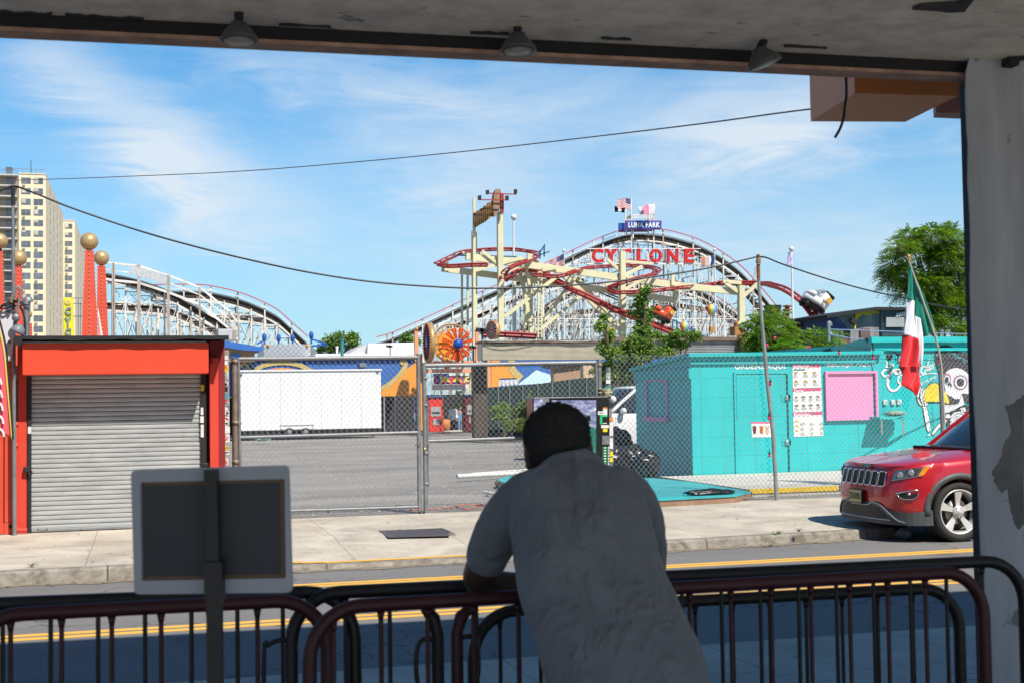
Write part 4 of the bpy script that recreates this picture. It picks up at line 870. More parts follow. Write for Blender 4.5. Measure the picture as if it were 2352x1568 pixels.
def panel(parent, nm, x0, y0, x1, y1, d0, d1, m, w=.006):
    a, c = ty(x0, y0), ty(x1, y1); return bevel(MB().box(a.x, c.x, BY-d1, BY-d0, c.z, a.z).build(nm, m, parent), w)
dl = panel(tb, 'door', 1690, 860, 1805.5, 965.2, .003, .018, TB_); panel(tb, 'door', 1690, 967.3, 1806, 1097, .003, .018, TB_)
MB().box(ty(1689, 857).x, ty(1806, 857).x, BY-.012, BY-.0025, ty(1750, 860).z, ty(1750, 856.5).z).build('door_gap', stk['black'], tb)
MB().box(ty(1806.2, 900).x, ty(1808.2, 900).x, BY-.012, BY-.0025, ty(1806, 1098).z, ty(1806, 857).z).build('door_gap', M('teal_shadow_gap', (.01, .12, .13), .8), tb)
for y in (913, 1014.5):
    p = ty(1806, y, .02); h = MB().box(p.x-.10, p.x+.10, BY-.03, BY-.018, p.z-.07, p.z+.07).build('lock_plate', TEAL, tb)
    MB().lathe(p, [(.045, 0), (.05, .02), (.035, .05), (.001, .055)], 16, V(0, -1, 0)).build('puck_lock', M('steel_bright', (.55, .56, .57), .25, .9), h)
x3 = ty(1892, 853)
PINK = M('pink_paint', (.80, .30, .52), .5, var=.06)
panel(tb, 'hatch', 1896, 858, 2006, 958, .002, .02, PINK); trim(tb, 'hatch_frame', 1892.5, 851.5, 2012, 964, .055, .07, PINK)
# side window frame on the shaded face
sx0, sx1 = xs_side(1486, 900).y, xs_side(1535, 900).y; z0, z1 = xs_side(1510, 962).z, xs_side(1510, 870).z
mb = MB(); Ya, Yb = min(sx0, sx1), max(sx0, sx1); X = bx0
mb.box(X-.03, X-.002, Ya, Yb, z1-.05, z1); mb.box(X-.09, X-.002, Ya-.05, Yb+.05, z0-.04, z0+.05); mb.box(X-.03, X-.002, Ya, Ya+.06, z0+.05, z1-.05); mb.box(X-.03, X-.002, Yb-.06, Yb, z0+.05, z1-.05)
mb.build('side_window_frame', PINK, tb)
mb = MB(); R9 = random.Random(9)
for k in range(4):
    yy = Ya+(Yb-Ya)*(.1+.27*k); mb.box(X-.004, X-.001, yy, yy+.03, z0-.05-R9.uniform(.15, .45), z0-.05)
mb.build('paint_drips', M('drip', (.30, .50, .50), .6), tb)
WL = M('white_lettering', (.78, .80, .78), .6, var=.06)
def wtext(parent, body, q, bold=.01, m=WL, sp=1., fn=ty, d=.004, shear=0., nm='lettering'):
    bl_, br, tl = [fn(*p) for p in q]; yy = V(0, -d, 0); t = MB(); text(t, body, bl_+yy, br-bl_, tl-bl_, bold=bold, thick=.003, sp=sp, shear=shear); return t.build(nm, m, parent)
wtext(tb, 'ORDENE AQUÍ.', [(1687, 850), (1807, 849), (1687, 830)], .035, sp=1.1)
wtext(tb, 'RECOJA AQUÍ', [(1899, 845.5), (2007, 843), (1899, 827)], .035, sp=1.08)
# serifs so the letters read as painted slab capitals
mb = MB()
# posters
def poster(label, q, fn=ty, d=.006, cat='poster', grp=None):
    a = fn(*q[3]); t = thing('poster' if cat == 'poster' else cat, label, cat, a, grp); PW = M('poster_paper', (.78, .77, .74), .6, var=.04)
    MB().prism([fn(*p)+V(0, -d, 0) for p in q], (0, -.004, 0)).build('sheet', PW, t); return t
HP = M('hot_pink', (.78, .07, .22), .6); INK = M('ink_grey', (.28, .28, .28), .7); 
for lab, (xa, ya, xb, yb, xc, yc, xd, yd), title in (('menu poster headed huarache, topmost of the three on the booth', (1819.5, 836, 1884, 836, 1886, 889, 1820.5, 891), 'HUARACHE'), ('menu poster headed tacos, middle of the three on the booth', (1820.5, 892, 1886, 890, 1888, 944, 1821.5, 946), 'Tacos'), ('menu poster headed drinks, lowest of the three on the booth', (1821.5, 947, 1888, 945, 1891, 1000, 1823, 1002), 'Bebidas')):
    q = [(xa, ya), (xb, yb), (xc, yc), (xd, yd)]; t = poster(lab, q, grp='menu posters on the booth')
    pf = lambda x, y: ty(x, y, .0105); lerp = lambda u, v: (xa+(xb-xa)*u*(1-v)+(xc-xd)*u*v+(xd-xa)*v, ya+(yb-ya)*u*(1-v)+(yc-yd)*u*v+(yd-ya)*v)
    MB().prism([pf(*lerp(*p)) for p in ((.0, .0), (1, .0), (1, .12), (.0, .12))], (0, -.003, 0)).build('header_band', HP, t)
    wtext(t, title, [lerp(.02, .155), lerp(.58 if title != 'Tacos' else .36, .155), lerp(.02, .015)], .02, d=.0145)
    dd_ = MB(); R2 = random.Random(len(title)+3); lnm = MB()
    for r in range(2 if title != 'Bebidas' else 3):
        for c_ in range(4 if title == 'Tacos' else 3):
            u, v = .12+c_*(.25 if title == 'Tacos' else .33), .36+r*(.36 if title != 'Bebidas' else .2)
            if title != 'Bebidas' or c_ == 0:
                ct_ = pf(*lerp(u, v)); n = 12; dd_.prism([ct_+V(.055*R2.uniform(.6, 1.1)*math.cos(k*6.283/n), -.001, .028*R2.uniform(.6, 1.1)*math.sin(k*6.283/n)) for k in range(n)], (0, -.003, 0))
            for k in range(4):
                l = lerp(u-.07+(.18 if title == 'Bebidas' else 0), v+.09+k*.035); ct_ = pf(*l); lnm.box(ct_.x, ct_.x+R2.uniform(.06, .13), ct_.y-.003, ct_.y, ct_.z, ct_.z+.007)
    for k in range(3): l = lerp(.52, .03+k*.03); ct_ = pf(*l); lnm.box(ct_.x, ct_.x+.24*R2.uniform(.7, 1), ct_.y-.005, ct_.y-.004, ct_.z, ct_.z+.006)
    dd_.build('dish_pictures', M('dish_'+title, {'HUARACHE': (.45, .26, .04), 'Tacos': (.22, .2, .17), 'Bebidas': (.7, .5, .08)}[title], .6, var=.6, scale=30), t); lnm.build('small_print', INK, t)
    if title == 'HUARACHE': MB().prism([pf(*lerp(*p)) for p in ((.04, .2), (.45, .2), (.45, .26), (.04, .26))], (0, -.003, 0)).build('teal_band', M('band_teal', (.03, .2, .22), .6), t)
t = poster('small poster of three iced drinks taped on the lower booth door', [(1724.5, 968), (1770, 968), (1770, 1003), (1726, 1003)], d=.02)
MB().prism([ty(x, y, .0245) for x, y in R4(1724.5, 968, 1770, 971.5)], (0, -.002, 0)).build('header_band', HP, t)
for x, c in ((1733, (.14, .03, .02)), (1749, (.6, .16, .02)), (1762.5, (.75, .45, .35))):
    p = ty(x, 985, .027); MB().prism([p+V(a, 0, b) for a, b in ((-.045, .07), (.045, .07), (.032, -.09), (-.032, -.09))], (0, -.003, 0)).build('drink_picture', M('drink%d' % x, c, .5, var=.4, scale=30), t)
# tall mural building
mx0 = ty(2009, 900).x; mzt = ty(2100, 774).z; mx1 = mx0+11
mbld = thing('mural_building', 'taller teal building carrying the skeleton mural at the right', 'building', V(mx0, BY, .15))
MB().box(mx0, mx1, BY+.004, BY+9, .13, mzt-.12).build('walls', TB_, mbld)
MB().box(mx0-.10, mx1+.1, BY-.10, BY-.003, mzt-.118, mzt).build('parapet_cap', TEAL, mbld); MB().box(mx0-.01, mx1, BY-.05, BY+.002, mzt-.30, mzt-.24).build('parapet_ledge', TEAL, mbld)
sidep = lambda px, py: onP(px, py, V(mx0-.012, 0, 0), V(1, 0, 0))
def m_stain():
    m, nt = newmat('stained_stucco'); a = nt.noise(nt.vec((1, .5, .5)), 1.4, 6, .55, .8); b = nt.noise(nt.vec(), 20, 4)
    col = nt.mix(nt.ramp(b, [(.3, 0.), (.7, 1.)]), (.36, .35, .33), (.48, .46, .43)); col = nt.mix(nt.ramp(a, [(.50, 0.), (.53, 1.)]), col, (.03, .028, .028)); finish(nt, col, .85, 0, b, .3, .01); return m
MB().prism([V(mx0-.06, BY+.0, 2.2), V(mx0-.06, BY+.0, mzt+.01), V(mx0-.06, BY+9, mzt-.9), V(mx0-.06, BY+9, 2.2)], (.028, 0, 0)).build('stained_side', m_stain(), mbld)
cm_ = lambda x, y: (1998.3+.18317*x, 746.5+.18317*y)
lay = [0]
def mural(parent, nm, pts, mat, layer, fn=None):
    fn = fn or (lambda x, y: onY(*cm_(x, y), BY-.002-.0035*layer)); return MB().prism([fn(*p) for p in pts], (0, -.0028, 0)).build(nm, mat, parent)
def strokes(mb, lines, layer, n=4):
    for pts, w in lines:
        P_ = smooth([V(*p, 0) for p in pts], n); Lf, Rt = [], []
        for i, p in enumerate(P_):
            d = (P_[min(i+1, len(P_)-1)]-P_[max(i-1, 0)]); d = d.normalized() if d.length else V(1, 0, 0); q = V(-d.y, d.x, 0)
            f = i/(len(P_)-1); ww = w/2*(.55+.45*math.sin(math.pi*min(max(f, .0), 1.))**.5); Lf.append(p+q*ww); Rt.append(p-q*ww)
        f3 = lambda v: onY(*cm_(v.x, v.y), BY-.002-.0035*layer)
        for i in range(len(P_)-1): mb.prism([f3(Lf[i]), f3(Lf[i+1]), f3(Rt[i+1]), f3(Rt[i])], (0, -.0028, 0))
    return mb
ell = lambda cx, cy, rx, ry, n=28, w=0., f=12: [(cx+rx*(1+w*math.cos(f*k*2*math.pi/n))*math.cos(k*2*math.pi/n), cy+ry*(1+w*math.cos(f*k*2*math.pi/n))*math.sin(k*2*math.pi/n)) for k in range(n)]
BK = M('mural_black', (.045, .045, .05), .7, var=.3, scale=3); WH = M('mural_white', (.74, .76, .76), .6, var=.08); YE = M('mural_yellow', (.85, .62, .03), .6); PK = M('mural_pink', (.55, .25, .45), .6)
mu = thing('wall_mural', 'painted mural of a laughing skeleton in a black hat eating a yellow taco', 'mural', onY(2150, 1000, BY-.01))
mural(mu, 'painted_hat', [(803, 400), (815, 340), (850, 285), (900, 255), (955, 247), (1010, 262), (1060, 295), (1110, 330), (1195, 358), (1300, 380), (1400, 440), (1400, 720), (1260, 650), (1200, 600), (1150, 548), (1080, 530), (1000, 550), (955, 590), (930, 650), (900, 640), (860, 610), (825, 500)], BK, 1)
hm = MB(); R3 = random.Random(5)
for (x, y) in [(835, 375), (850, 360), (870, 335), (890, 325), (920, 315), (945, 310), (965, 318), (985, 312), (1005, 325), (985, 345), (1000, 365), (1035, 358), (1060, 362), (1080, 375), (1100, 385), (1065, 390), (1120, 400), (1140, 405), (1105, 410), (1170, 425), (1190, 440), (1175, 455), (1215, 450), (1250, 470), (1290, 480)]:
    a = R3.uniform(0, 3); c_, s_ = math.cos(a), math.sin(a); hm.prism([onY(*cm_(x+16*c_*u-6*s_*v, y+16*s_*u+6*c_*v), BY-.010) for u, v in ((-1, 0), (-.4, .8), (.5, .7), (1, 0), (.4, -.8), (-.5, -.7))], (0, -.0028, 0))
hm.build('hat_leaves', M('mural_aqua', (.06, .55, .58), .6), mu)
mural(mu, 'painted_skull', [(925, 655), (930, 640), (955, 590), (1000, 550), (1080, 530), (1150, 548), (1220, 600), (1290, 650), (1330, 760), (1300, 850), (1230, 860), (1175, 850), (1150, 855), (1125, 915), (1100, 920), (1060, 905), (1020, 880), (985, 850), (945, 822), (938, 770), (925, 720)], WH, 2)
mural(mu, 'eye_scallop', ell(1132, 714, 92, 96, 60, .05, 15), PK, 3); mural(mu, 'eye_outline', ell(1134, 716, 80, 86), BK, 4); mural(mu, 'eye_ring', ell(1134, 716, 72, 78), WH, 5); mural(mu, 'eye_socket', ell(1134, 714, 48, 52), BK, 6)
mural(mu, 'eye_scallop', ell(968, 668, 50, 70, 60, .06, 13), PK, 3); mural(mu, 'eye_outline', ell(966, 675, 44, 62), BK, 4); mural(mu, 'eye_ring', ell(966, 678, 38, 56), WH, 5); mural(mu, 'eye_socket', ell(962, 684, 26, 42), BK, 6)
mural(mu, 'nose_hole', [(1000, 700), (1005, 745), (978, 758), (980, 725)], BK, 6); mural(mu, 'nose_hole', [(1008, 708), (1025, 740), (1020, 775), (1008, 762)], BK, 6)
mural(mu, 'open_mouth', [(945, 822), (985, 850), (1020, 880), (1060, 905), (1100, 920), (1125, 915), (1150, 855), (1170, 850), (1200, 860), (1330, 850), (1330, 1000), (1180, 960), (1165, 1000), (1110, 1010), (1010, 1030), (940, 1020)], BK, 3)
mural(mu, 'lower_jaw', [(938, 1000), (985, 1010), (1050, 1012), (1100, 995), (1125, 950), (1140, 890), (1150, 868), (1162, 900), (1178, 975), (1170, 1000), (1120, 1020), (1050, 1070), (990, 1090), (938, 1100)], WH, 4)
th = MB()
for i, (x, y) in enumerate([(960, 838), (985, 850), (1008, 866), (1040, 884), (1062, 896), (1085, 900), (1108, 898)]): th.prism([onY(*cm_(*p), BY-.0165) for p in ell(x, y+6, 13, 19, 12)], (0, -.0028, 0))
for x in range(950, 1120, 22): th.prism([onY(*cm_(*p), BY-.020) for p in ell(x, 1012-abs(x-1000)*.14, 9, 15, 10)], (0, -.0028, 0))
th.build('painted_teeth', WH, mu)
mural(mu, 'taco_outline', [(668, 955), (672, 870), (692, 785), (745, 730), (810, 712), (875, 735), (930, 795), (970, 855), (995, 930), (1003, 980), (985, 995), (940, 972), (850, 965), (700, 965)], BK, 4)
mural(mu, 'painted_taco', [(676, 948), (681, 870), (702, 792), (750, 740), (810, 722), (868, 744), (920, 800), (960, 860), (985, 930), (993, 975), (980, 985), (940, 961), (850, 955), (700, 955)], YE, 5)
mural(mu, 'painted_ground', [(945, 1120), (1010, 1085), (1130, 1030), (1180, 1000), (1330, 1010), (1330, 1400), (1000, 1400), (955, 1250)], BK, 2)
o1, o2 = MB(), MB()
bones = [([(680, 1045), (700, 1130), (715, 1220), (735, 1330)], 34), ([(705, 1040), (722, 1120), (738, 1210), (758, 1320)], 18), ([(735, 1365), (745, 1378)], 55), ([(785, 1365), (830, 1300), (900, 1225), (960, 1190)], 34), ([(640, 780), (620, 810), (610, 850)], 20), ([(610, 850), (598, 890), (610, 930)], 20), ([(665, 790), (645, 820), (640, 870)], 20), ([(640, 870), (640, 920)], 20), ([(690, 800), (672, 840), (662, 880), (658, 920)], 20), ([(600, 905), (615, 960), (650, 1005)], 18), ([(645, 925), (660, 970), (672, 1010)], 18), ([(662, 920), (690, 960), (700, 1010)], 18), ([(715, 975), (712, 1000)], 20), ([(660, 1025), (705, 1030)], 26)]
ribs = [([(1180-i*2, 1105+i*34), (1120, 1090+i*30), (1060, 1105+i*34), (1005, 1160+i*40)], 20) for i in range(6)]+[([(1210, 1100+i*34), (1270, 1090+i*32), (1340, 1120+i*40)], 20) for i in range(6)]+[([(1130, 1040), (1160, 1060), (1140, 1100)], 24), ([(1170, 1120), (1240, 1090), (1330, 1050)], 24)]
bones += ribs+[([(1190, 1130), (1195, 1400)], 30), ([(970, 1110), (980, 1160)], 60), ([(1165, 1030), (1190, 1080)], 40), ([(1130, 1130), (1110, 1190)], 50)]
bones += [([(1130+i*22, 1295+i*24), (1060+i*10, 1340+i*26), (990, 1400+i*20)], 22) for i in range(5)]
strokes(o1, [(p, w+16) for p, w in bones], 3, 3).build('bone_outlines', BK, mu); strokes(o2, bones, 5, 3).build('painted_bones', WH, mu)
for pts in (ell(1040, 1150, 60, 40), ): pass
# painted shop lettering
ml = thing('painted_lettering', 'white painted script lettering on the teal wall, half hidden by the flag', 'lettering', onY(2060, 900, BY-.01))
l1 = MB(); strokes(l1, [([(372, 610), (350, 570), (310, 575), (325, 605), (372, 590), (345, 560), (285, 570), (240, 640), (222, 720), (245, 795), (300, 818), (360, 780), (395, 715)], 34), ([(240, 560), (180, 560), (152, 600), (180, 640), (230, 620)], 26), ([(455, 660), (425, 620), (380, 630), (352, 670), (362, 720), (400, 700), (440, 640)], 22), ([(450, 620), (440, 690), (460, 740), (500, 700)], 22)], 2).build('letter_pair', WL, ml)
l2 = MB(); strokes(l2, [([(205, 445), (215, 490), (200, 520), (235, 525), (255, 500)], 17), ([(285, 485), (262, 485), (250, 510), (268, 525), (290, 485), (292, 520)], 15)], 2).build('small_letters', WL, ml)
l3 = MB(); strokes(l3, [([(700, 520), (660, 520), (640, 560), (650, 600), (690, 580), (745, 410)], 19), ([(745, 410), (720, 500), (715, 560), (735, 560)], 19), ([(780, 500), (750, 505), (740, 540), (755, 560), (785, 500), (795, 470), (785, 540), (800, 545)], 18), ([(620, 640), (700, 610), (780, 602), (842, 610)], 13)], 2).build('end_letters', WL, ml)
b_, r_, u_ = cm_(640, 752), cm_(828, 655), cm_(632, 722)
wtext(ml, 'EY ISLAND', [b_, r_, u_], .02, d=.009)
# lantern, outlets, shelf
ln = thing('wall_lantern', 'black wall lantern left of the flag on the teal wall', 'lantern', onY(*cm_(250, 400), BY-.1))
p = onY(*cm_(242, 395), BY); MB().lathe(p, [(.001, 0), (.075, 0), (.07, .03), (.001, .032)], 18, V(0, -1, 0)).build('wall_plate', DRK, ln)
MB().tube(smooth([p+V(0, -.03, .02), p+V(.02, -.12, .09), p+V(.06, -.2, .08), p+V(.08, -.22, .03)]), .012, 8).build('arm', DRK, ln)
q = p+V(.085, -.22, -.04); mb = MB()
for a in range(4):
    c_ = V(math.cos(a*1.571+.785), math.sin(a*1.571+.785), 0); mb.bar(q+c_*.05-V(0, 0, .11), q+c_*.075+V(0, 0, .06), .01)
mb.build('cage', DRK, ln); MB().lathe(q, [(.001, .12), (.02, .10), (.085, .06), (.001, .055)], 4).build('lantern_cap', DRK, ln); MB().lathe(q, [(.055, -.115), (.055, -.105), (.001, -.10)], 4).build('lantern_base', DRK, ln)
MB().lathe(q, [(.001, -.09), (.03, -.085), (.035, -.02), (.02, .04), (.001, .05)], 12).build('glass_chimney', M('frost', (.6, .62, .62), .3), ln)
for i, (a, b, w) in enumerate([(157, 205, 'left'), (255, 303, 'middle'), (332, 384, 'right')]):
    t = thing('outlet_cover', 'white square outlet cover, %s of three below the painted letters' % {'left': 'leftmost', 'middle': 'middle', 'right': 'rightmost'}[w], 'outlet', onY(*cm_(a, 995), BY-.01), 'white outlet covers in a row')
    y0 = 933+(0 if i != 2 else -3); u0 = onY(*cm_(a, y0), BY); u1 = onY(*cm_(b, y0+58), BY); bevel(MB().box(u0.x, u1.x, BY-.045, BY-.0, u1.z, u0.z).build('cover', M('cover_white', (.72, .72, .68), .4), t), .008)
    MB().box(u0.x+.03, u0.x+.07, BY-.049, BY-.046, u1.z+.03, u1.z+.05).build('latch', GALV, t)
sh_ = thing('wall_shelf', 'small teal shelf with white brackets mounted under the outlets', 'shelf', onY(2050, 965, BY-.2))
A_, B_ = onY(*cm_(122, 1182), BY-.46), onY(*cm_(445, 1140), BY-.46)
bevel(MB().box(A_.x, B_.x, BY-.46, BY+.0, A_.z, B_.z).build('shelf_box', TEAL, sh_))
for x in (146, 414): p = onY(*cm_(x, 1185), BY-.44); MB().hexa(p+V(-.03, 0, 0), p+V(.03, 0, 0), p+V(.03, .43, 0), p+V(-.03, .43, 0), p+V(-.03, 0, .001), p+V(.03, 0, .001), p+V(.03, .43, .001), p+V(-.03, .43, .001)) ; MB().bar(onY(*cm_(x, 1183), BY-.43), onY(*cm_(x+4, 1360), BY-.03), .035).build('bracket', M('white_wood', (.6, .62, .6), .6, dirt=.4), sh_)
cl = crumple(MB(), onY(*cm_(310, 1104), BY-.25), .2, (1.15, .9, .26), .28, 8, 50, 30).build('folded_tarp', M('tarp', (.28, .36, .28), .6, var=.6, scale=9), loc=onY(*cm_(310, 1130), BY-.25)); tag(cl, 'crumpled green and white tarp lying on the wall shelf', 'tarp')
# ================================================================ Mexican flag
mf = thing('flag', 'large green white and red flag hanging from a slanting pole', 'flag', onY(2169, 975, FY-.2))
gY = FY-.22; fg = lambda x, y: onY(*c5(x, y), gY); gb_ = lambda x, y: onY(*c5(x, y), gY+.06)
POLW = M('flag_pole_paint', (.42, .40, .34), .5, var=.3, scale=9)
MB().tube(smooth([fg(1441, 272), fg(1455, 325), fg(1545, 575), fg(1640, 850), fg(1685, 1030), fg(1703, 1180), fg(1722, 1560)], 4), .019, 10).build('pole', POLW, mf)
MB().lathe(fg(1441, 275), [(.014, -.03), (.03, .0), (.018, .02), (.034, .05), (.03, .085), (.001, .1)], 16).build('finial', M('gold_finial', (.55, .30, .05), .35, .3), mf)
GRN, WHT, RDD = M('flag_green', (.0, .23, .155), .7, var=.06, sheen=.3), M('flag_white', (.72, .74, .8), .7, var=.04, sheen=.3), M('flag_red', (.62, .012, .02), .7, var=.06, sheen=.3)
cloth('green_band', [(1448, 318), (1442, 420), (1437, 500), (1434, 582)], [(1458, 318), (1468, 420), (1478, 510), (1486, 598)], fg, GRN, mf, .025, 10, 20, 2)
cloth('white_band', [(1434, 582), (1426, 660), (1418, 760), (1405, 860)], [(1486, 598), (1492, 680), (1500, 780), (1504, 888)], fg, WHT, mf, .03, 10, 20, 2, .6)
cloth('red_band', [(1405, 860), (1392, 960), (1374, 1050), (1366, 1112)], [(1504, 888), (1512, 980), (1520, 1060), (1530, 1108)], fg, RDD, mf, .04, 14, 20, 3, 1.2)
cloth('red_band', [(1372, 1108), (1390, 1150), (1386, 1200), (1380, 1250), (1440, 1285), (1496, 1328)], [(1530, 1090), (1530, 1150), (1533, 1200), (1528, 1240), (1515, 1280), (1500, 1330)], lambda x, y: onY(*c5(x, y), gY+.05), RDD, mf, .035, 14, 20, 2, 2.)
cloth('green_band', [(1452, 318), (1478, 510), (1492, 640), (1500, 720), (1528, 800), (1552, 880)], [(1458, 318), (1500, 400), (1560, 545), (1600, 680), (1625, 770), (1640, 838)], gb_, GRN, mf, .045, 12, 26, 2.5, .4)
cloth('white_band', [(1494, 712), (1500, 800), (1506, 900), (1515, 1000), (1528, 1105)], [(1530, 735), (1545, 830), (1551, 930), (1553, 1030), (1540, 1108)], lambda x, y: onY(*c5(x, y), gY+.03), WHT, mf, .02, 8, 24, 1.5)
# ================================================================ deck, trash bags, pipes, cord
dk = thing('plywood_deck', 'low teal painted plywood platform in front of the booth', 'platform', onZ(1500, 1140, .15))
dp_ = [(1140, 1101), (1165, 1092), (1420, 1088), (1592, 1106), (1728, 1128), (1690, 1137), (1505, 1147), (1380, 1150), (1175, 1112)]
dq = [onZ(x, y, .27) for x, y in dp_]
MB().prism([V(p.x, p.y, .25) for p in dq], (0, 0, .02)).build('deck_top', M('deck_teal', (.05, .40, .42), .6, var=.15, dirt=.35), dk)
mb = MB()
for a, b in ((4, 5), (5, 6), (6, 7), (7, 8), (8, 0)): mb.bar(V(dq[a].x, dq[a].y+.04, .2), V(dq[b].x, dq[b].y+.04, .2), .04, .095)
mb.build('edge_boards', M('raw_board', (.30, .19, .13), .8, var=.4, dirt=.5), dk)
TRM = M('bin_bag', (.012, .014, .018), .28, var=.3, spec=.5, bump=1., bscale=9)
for i, (x, y, r, sc, lab) in enumerate([(1430, 1060, .42, (.85, .8, 1.1), 'tall black bin bag leaning on the graffiti post'), (1412, 1085, .36, (.9, .8, .9), 'black bin bag in the corner below the tall one'), (1470, 1082, .40, (1.1, .8, .75), 'black bin bag in the middle of the pile by the booth'), (1500, 1088, .30, (.9, .8, .9), 'small black bin bag at the booth wall end of the pile')]):
    b = onZ(x, y+8, .28); z = .28+r*sc[2]*.92; o = crumple(MB(), (b.x, b.y+.3, z), r, sc, .34, 20+i, 60, 40).build('trash_bag', TRM, loc=(b.x, b.y+.3, .28)); tag(o, lab, 'trash bag', 'bin bags piled beside the booth')
    k_ = b+V(0, .3, 2*r*sc[2]*.9); 
o = MB(); crumple(o, onZ(1628, 1132, .30)+V(0, 0, .02), .17, (2.3, .45, .3), .5, 77, 70, 40); tag(o.build('black_sheet', TRM, loc=onZ(1628, 1135, .28)), 'crumpled black plastic sheet lying on the teal deck', 'sheet')
WPV = M('white_pvc', (.66, .66, .64), .45, dirt=.2)
def pipe(lab, a, b, r, nm='pvc_pipe'): 
    A, B = onZ(*a, .16+r), onZ(*b, .16+r); o = MB().tube([A, A.lerp(B, .5), B], r, 12).build(nm, WPV, loc=A); return tag(o, lab, 'pipe', 'white pipes lying in the lot')
pipe('longest white pipe lying in the lot, its open end to the left', (1050, 1093), (1250, 1083), .05); pipe('thin white pipe on top of the longest one', (1083, 1087), (1240, 1076), .022); pipe('short white pipe half hidden behind the arm of the man', (1112, 1129), (1155, 1138), .03); pipe('white pipe stub lying by the gate bottom rail', (1113, 1174), (1140, 1168), .05)
tag(MB().tube([onZ(1020, 1040, .14), onZ(1045, 1041, .14)], .012).build('paint_stick', WPV, loc=onZ(1020, 1040, .14)), 'tiny white stick lying alone in the gravel lot', 'stick')
oc = M('orange_cord', (.75, .16, .04), .5)
tag(MB().tube(smooth([onZ(x, y, .17) for x, y in ((940, 1171), (1000, 1167), (1040, 1163), (1060, 1158), (1080, 1158), (1110, 1158), (1120, 1162), (1090, 1164), (1075, 1168), (1060, 1166), (1050, 1160))], 5), .008, 6).build('extension_cord', oc), 'orange extension cord snaking along the bottom of the gate', 'cord')
o = crumple(MB(), onZ(602, 1011, .05)+V(0, 0, .12), .28, (1.5, 1, .5), .3, 5).build('plastic_bag', M('bag_green', (.28, .5, .42), .4, var=.7, scale=5)); tag(o, 'white and green plastic bag lying below the trailer corner', 'bag')
o = crumple(MB(), onZ(2077, 1236, .02)+V(0, 0, .07), .085, (1.2, .9, .85), .35, 6).build('plastic_bag', M('bag_clear', (.10, .13, .18), .3, var=.3, scale=9)); tag(o, 'crumpled pale plastic bag on the road under the red car', 'bag')
# ================================================================ things beyond the lot
def Yf(Y, o=0): return lambda x, y: onY(x, y, Y-o)
def base(x, Y): p = onY(x, 950, Y); return V(p.x, Y, gz(Y))
def pbox(mb, x0, y0, x1, y1, Y, d):      # px rectangle on plane Y, going back by d
    a, b = onY(x0, (y0+y1)/2, Y), onY(x1, (y0+y1)/2, Y); z1 = (onY(x0, y0, Y).z+onY(x1, y0, Y).z)/2; z0 = (onY(x0, y1, Y).z+onY(x1, y1, Y).z)/2
    return mb.box(min(a.x, b.x), max(a.x, b.x), Y, Y+d, z0, z1)
TW = M('trailer_white', (.80, .80, .80), .45, var=.05, dirt=.08)
tr = thing('white_trailer', 'long blank white trailer parked at the back of the gravel lot', 'trailer', base(700, 70))
c2 = lambda x, y: (516.8+.29296*x, 574.2+.29296*y)
q = [c2(108, 962), c2(1222, 932), c2(1222, 1388), c2(118, 1422)]
b3 = [onY(*p, 70) for p in q]; z1, z0 = (b3[0].z+b3[1].z)/2, (b3[2].z+b3[3].z)/2
bevel(MB().box(b3[0].x, b3[1].x, 70, 72.4, z0, z1).build('body', TW, tr), .04)
MB().box(b3[0].x-.05, b3[1].x+.05, 69.93, 72.45, z1+.002, z1+.09).build('roof_edge', TW, tr)
MB().box(b3[0].x+.1, b3[1].x, 70.1, 72.3, z0-.18, z0-.002).build('chassis', stk['black'], tr)
pq = MB(); A = onY(*c2(435, 1405), 69.97); B = onY(*c2(695, 1362), 69.97)
for q4 in ((A.x, B.x, B.z-.04, B.z), (A.x, B.x, A.z, A.z+.04), (A.x, A.x+.04, A.z, B.z), (B.x-.04, B.x, A.z, B.z)): pq.box(q4[0], q4[1], 69.96, 69.998, q4[2], q4[3])
pq.build('wheel_arch_frame', M('trailer_grey', (.5, .5, .5), .5), tr)
sm_ = MB()
for k in range(1, 7): X = b3[0].x+(b3[1].x-b3[0].x)*k/7; sm_.box(X-.012, X+.012, 69.99, 69.999, z0+.05, z1-.05)
sm_.build('panel_seams', M('seam_grey', (.5, .5, .5), .5), tr)
for x in (505, 632):
    p = onY(*c2(x, 1425), 69.9); w_ = MB().lathe(p, [(.10, 0), (.21, .0), (.24, -.05), (.24, -.18), (.1, -.2)], 20, V(0, -1, 0)).build('wheel', M('black_rubber'), tr); MB().lathe(p+V(0, -.01, 0), [(.001, .01), (.11, .01), (.13, 0), (.001, -.02)], 14, V(0, -1, 0)).build('rim', GALV, w_)
for x, y in ((125, 972), (1198, 948)): MB().lathe(onY(*c2(x, y), 69.98), [(.08, 0), (.08, .05), (.001, .06)], 10, V(0, -1, 0)).build('corner_light', GALV, tr)
MB().box(b3[0].x-.22, b3[0].x-.02, 70.1, 72.2, z0-.15, z1-.05).build('front_post', M('grey_plastic'), tr)
for x in (350, 1160): p = onY(*c2(x, 1400), 70.3); MB().box(p.x-.06, p.x+.06, 70.3, 70.42, gz(70), z0-.1).build('jack_leg', GALV, tr)
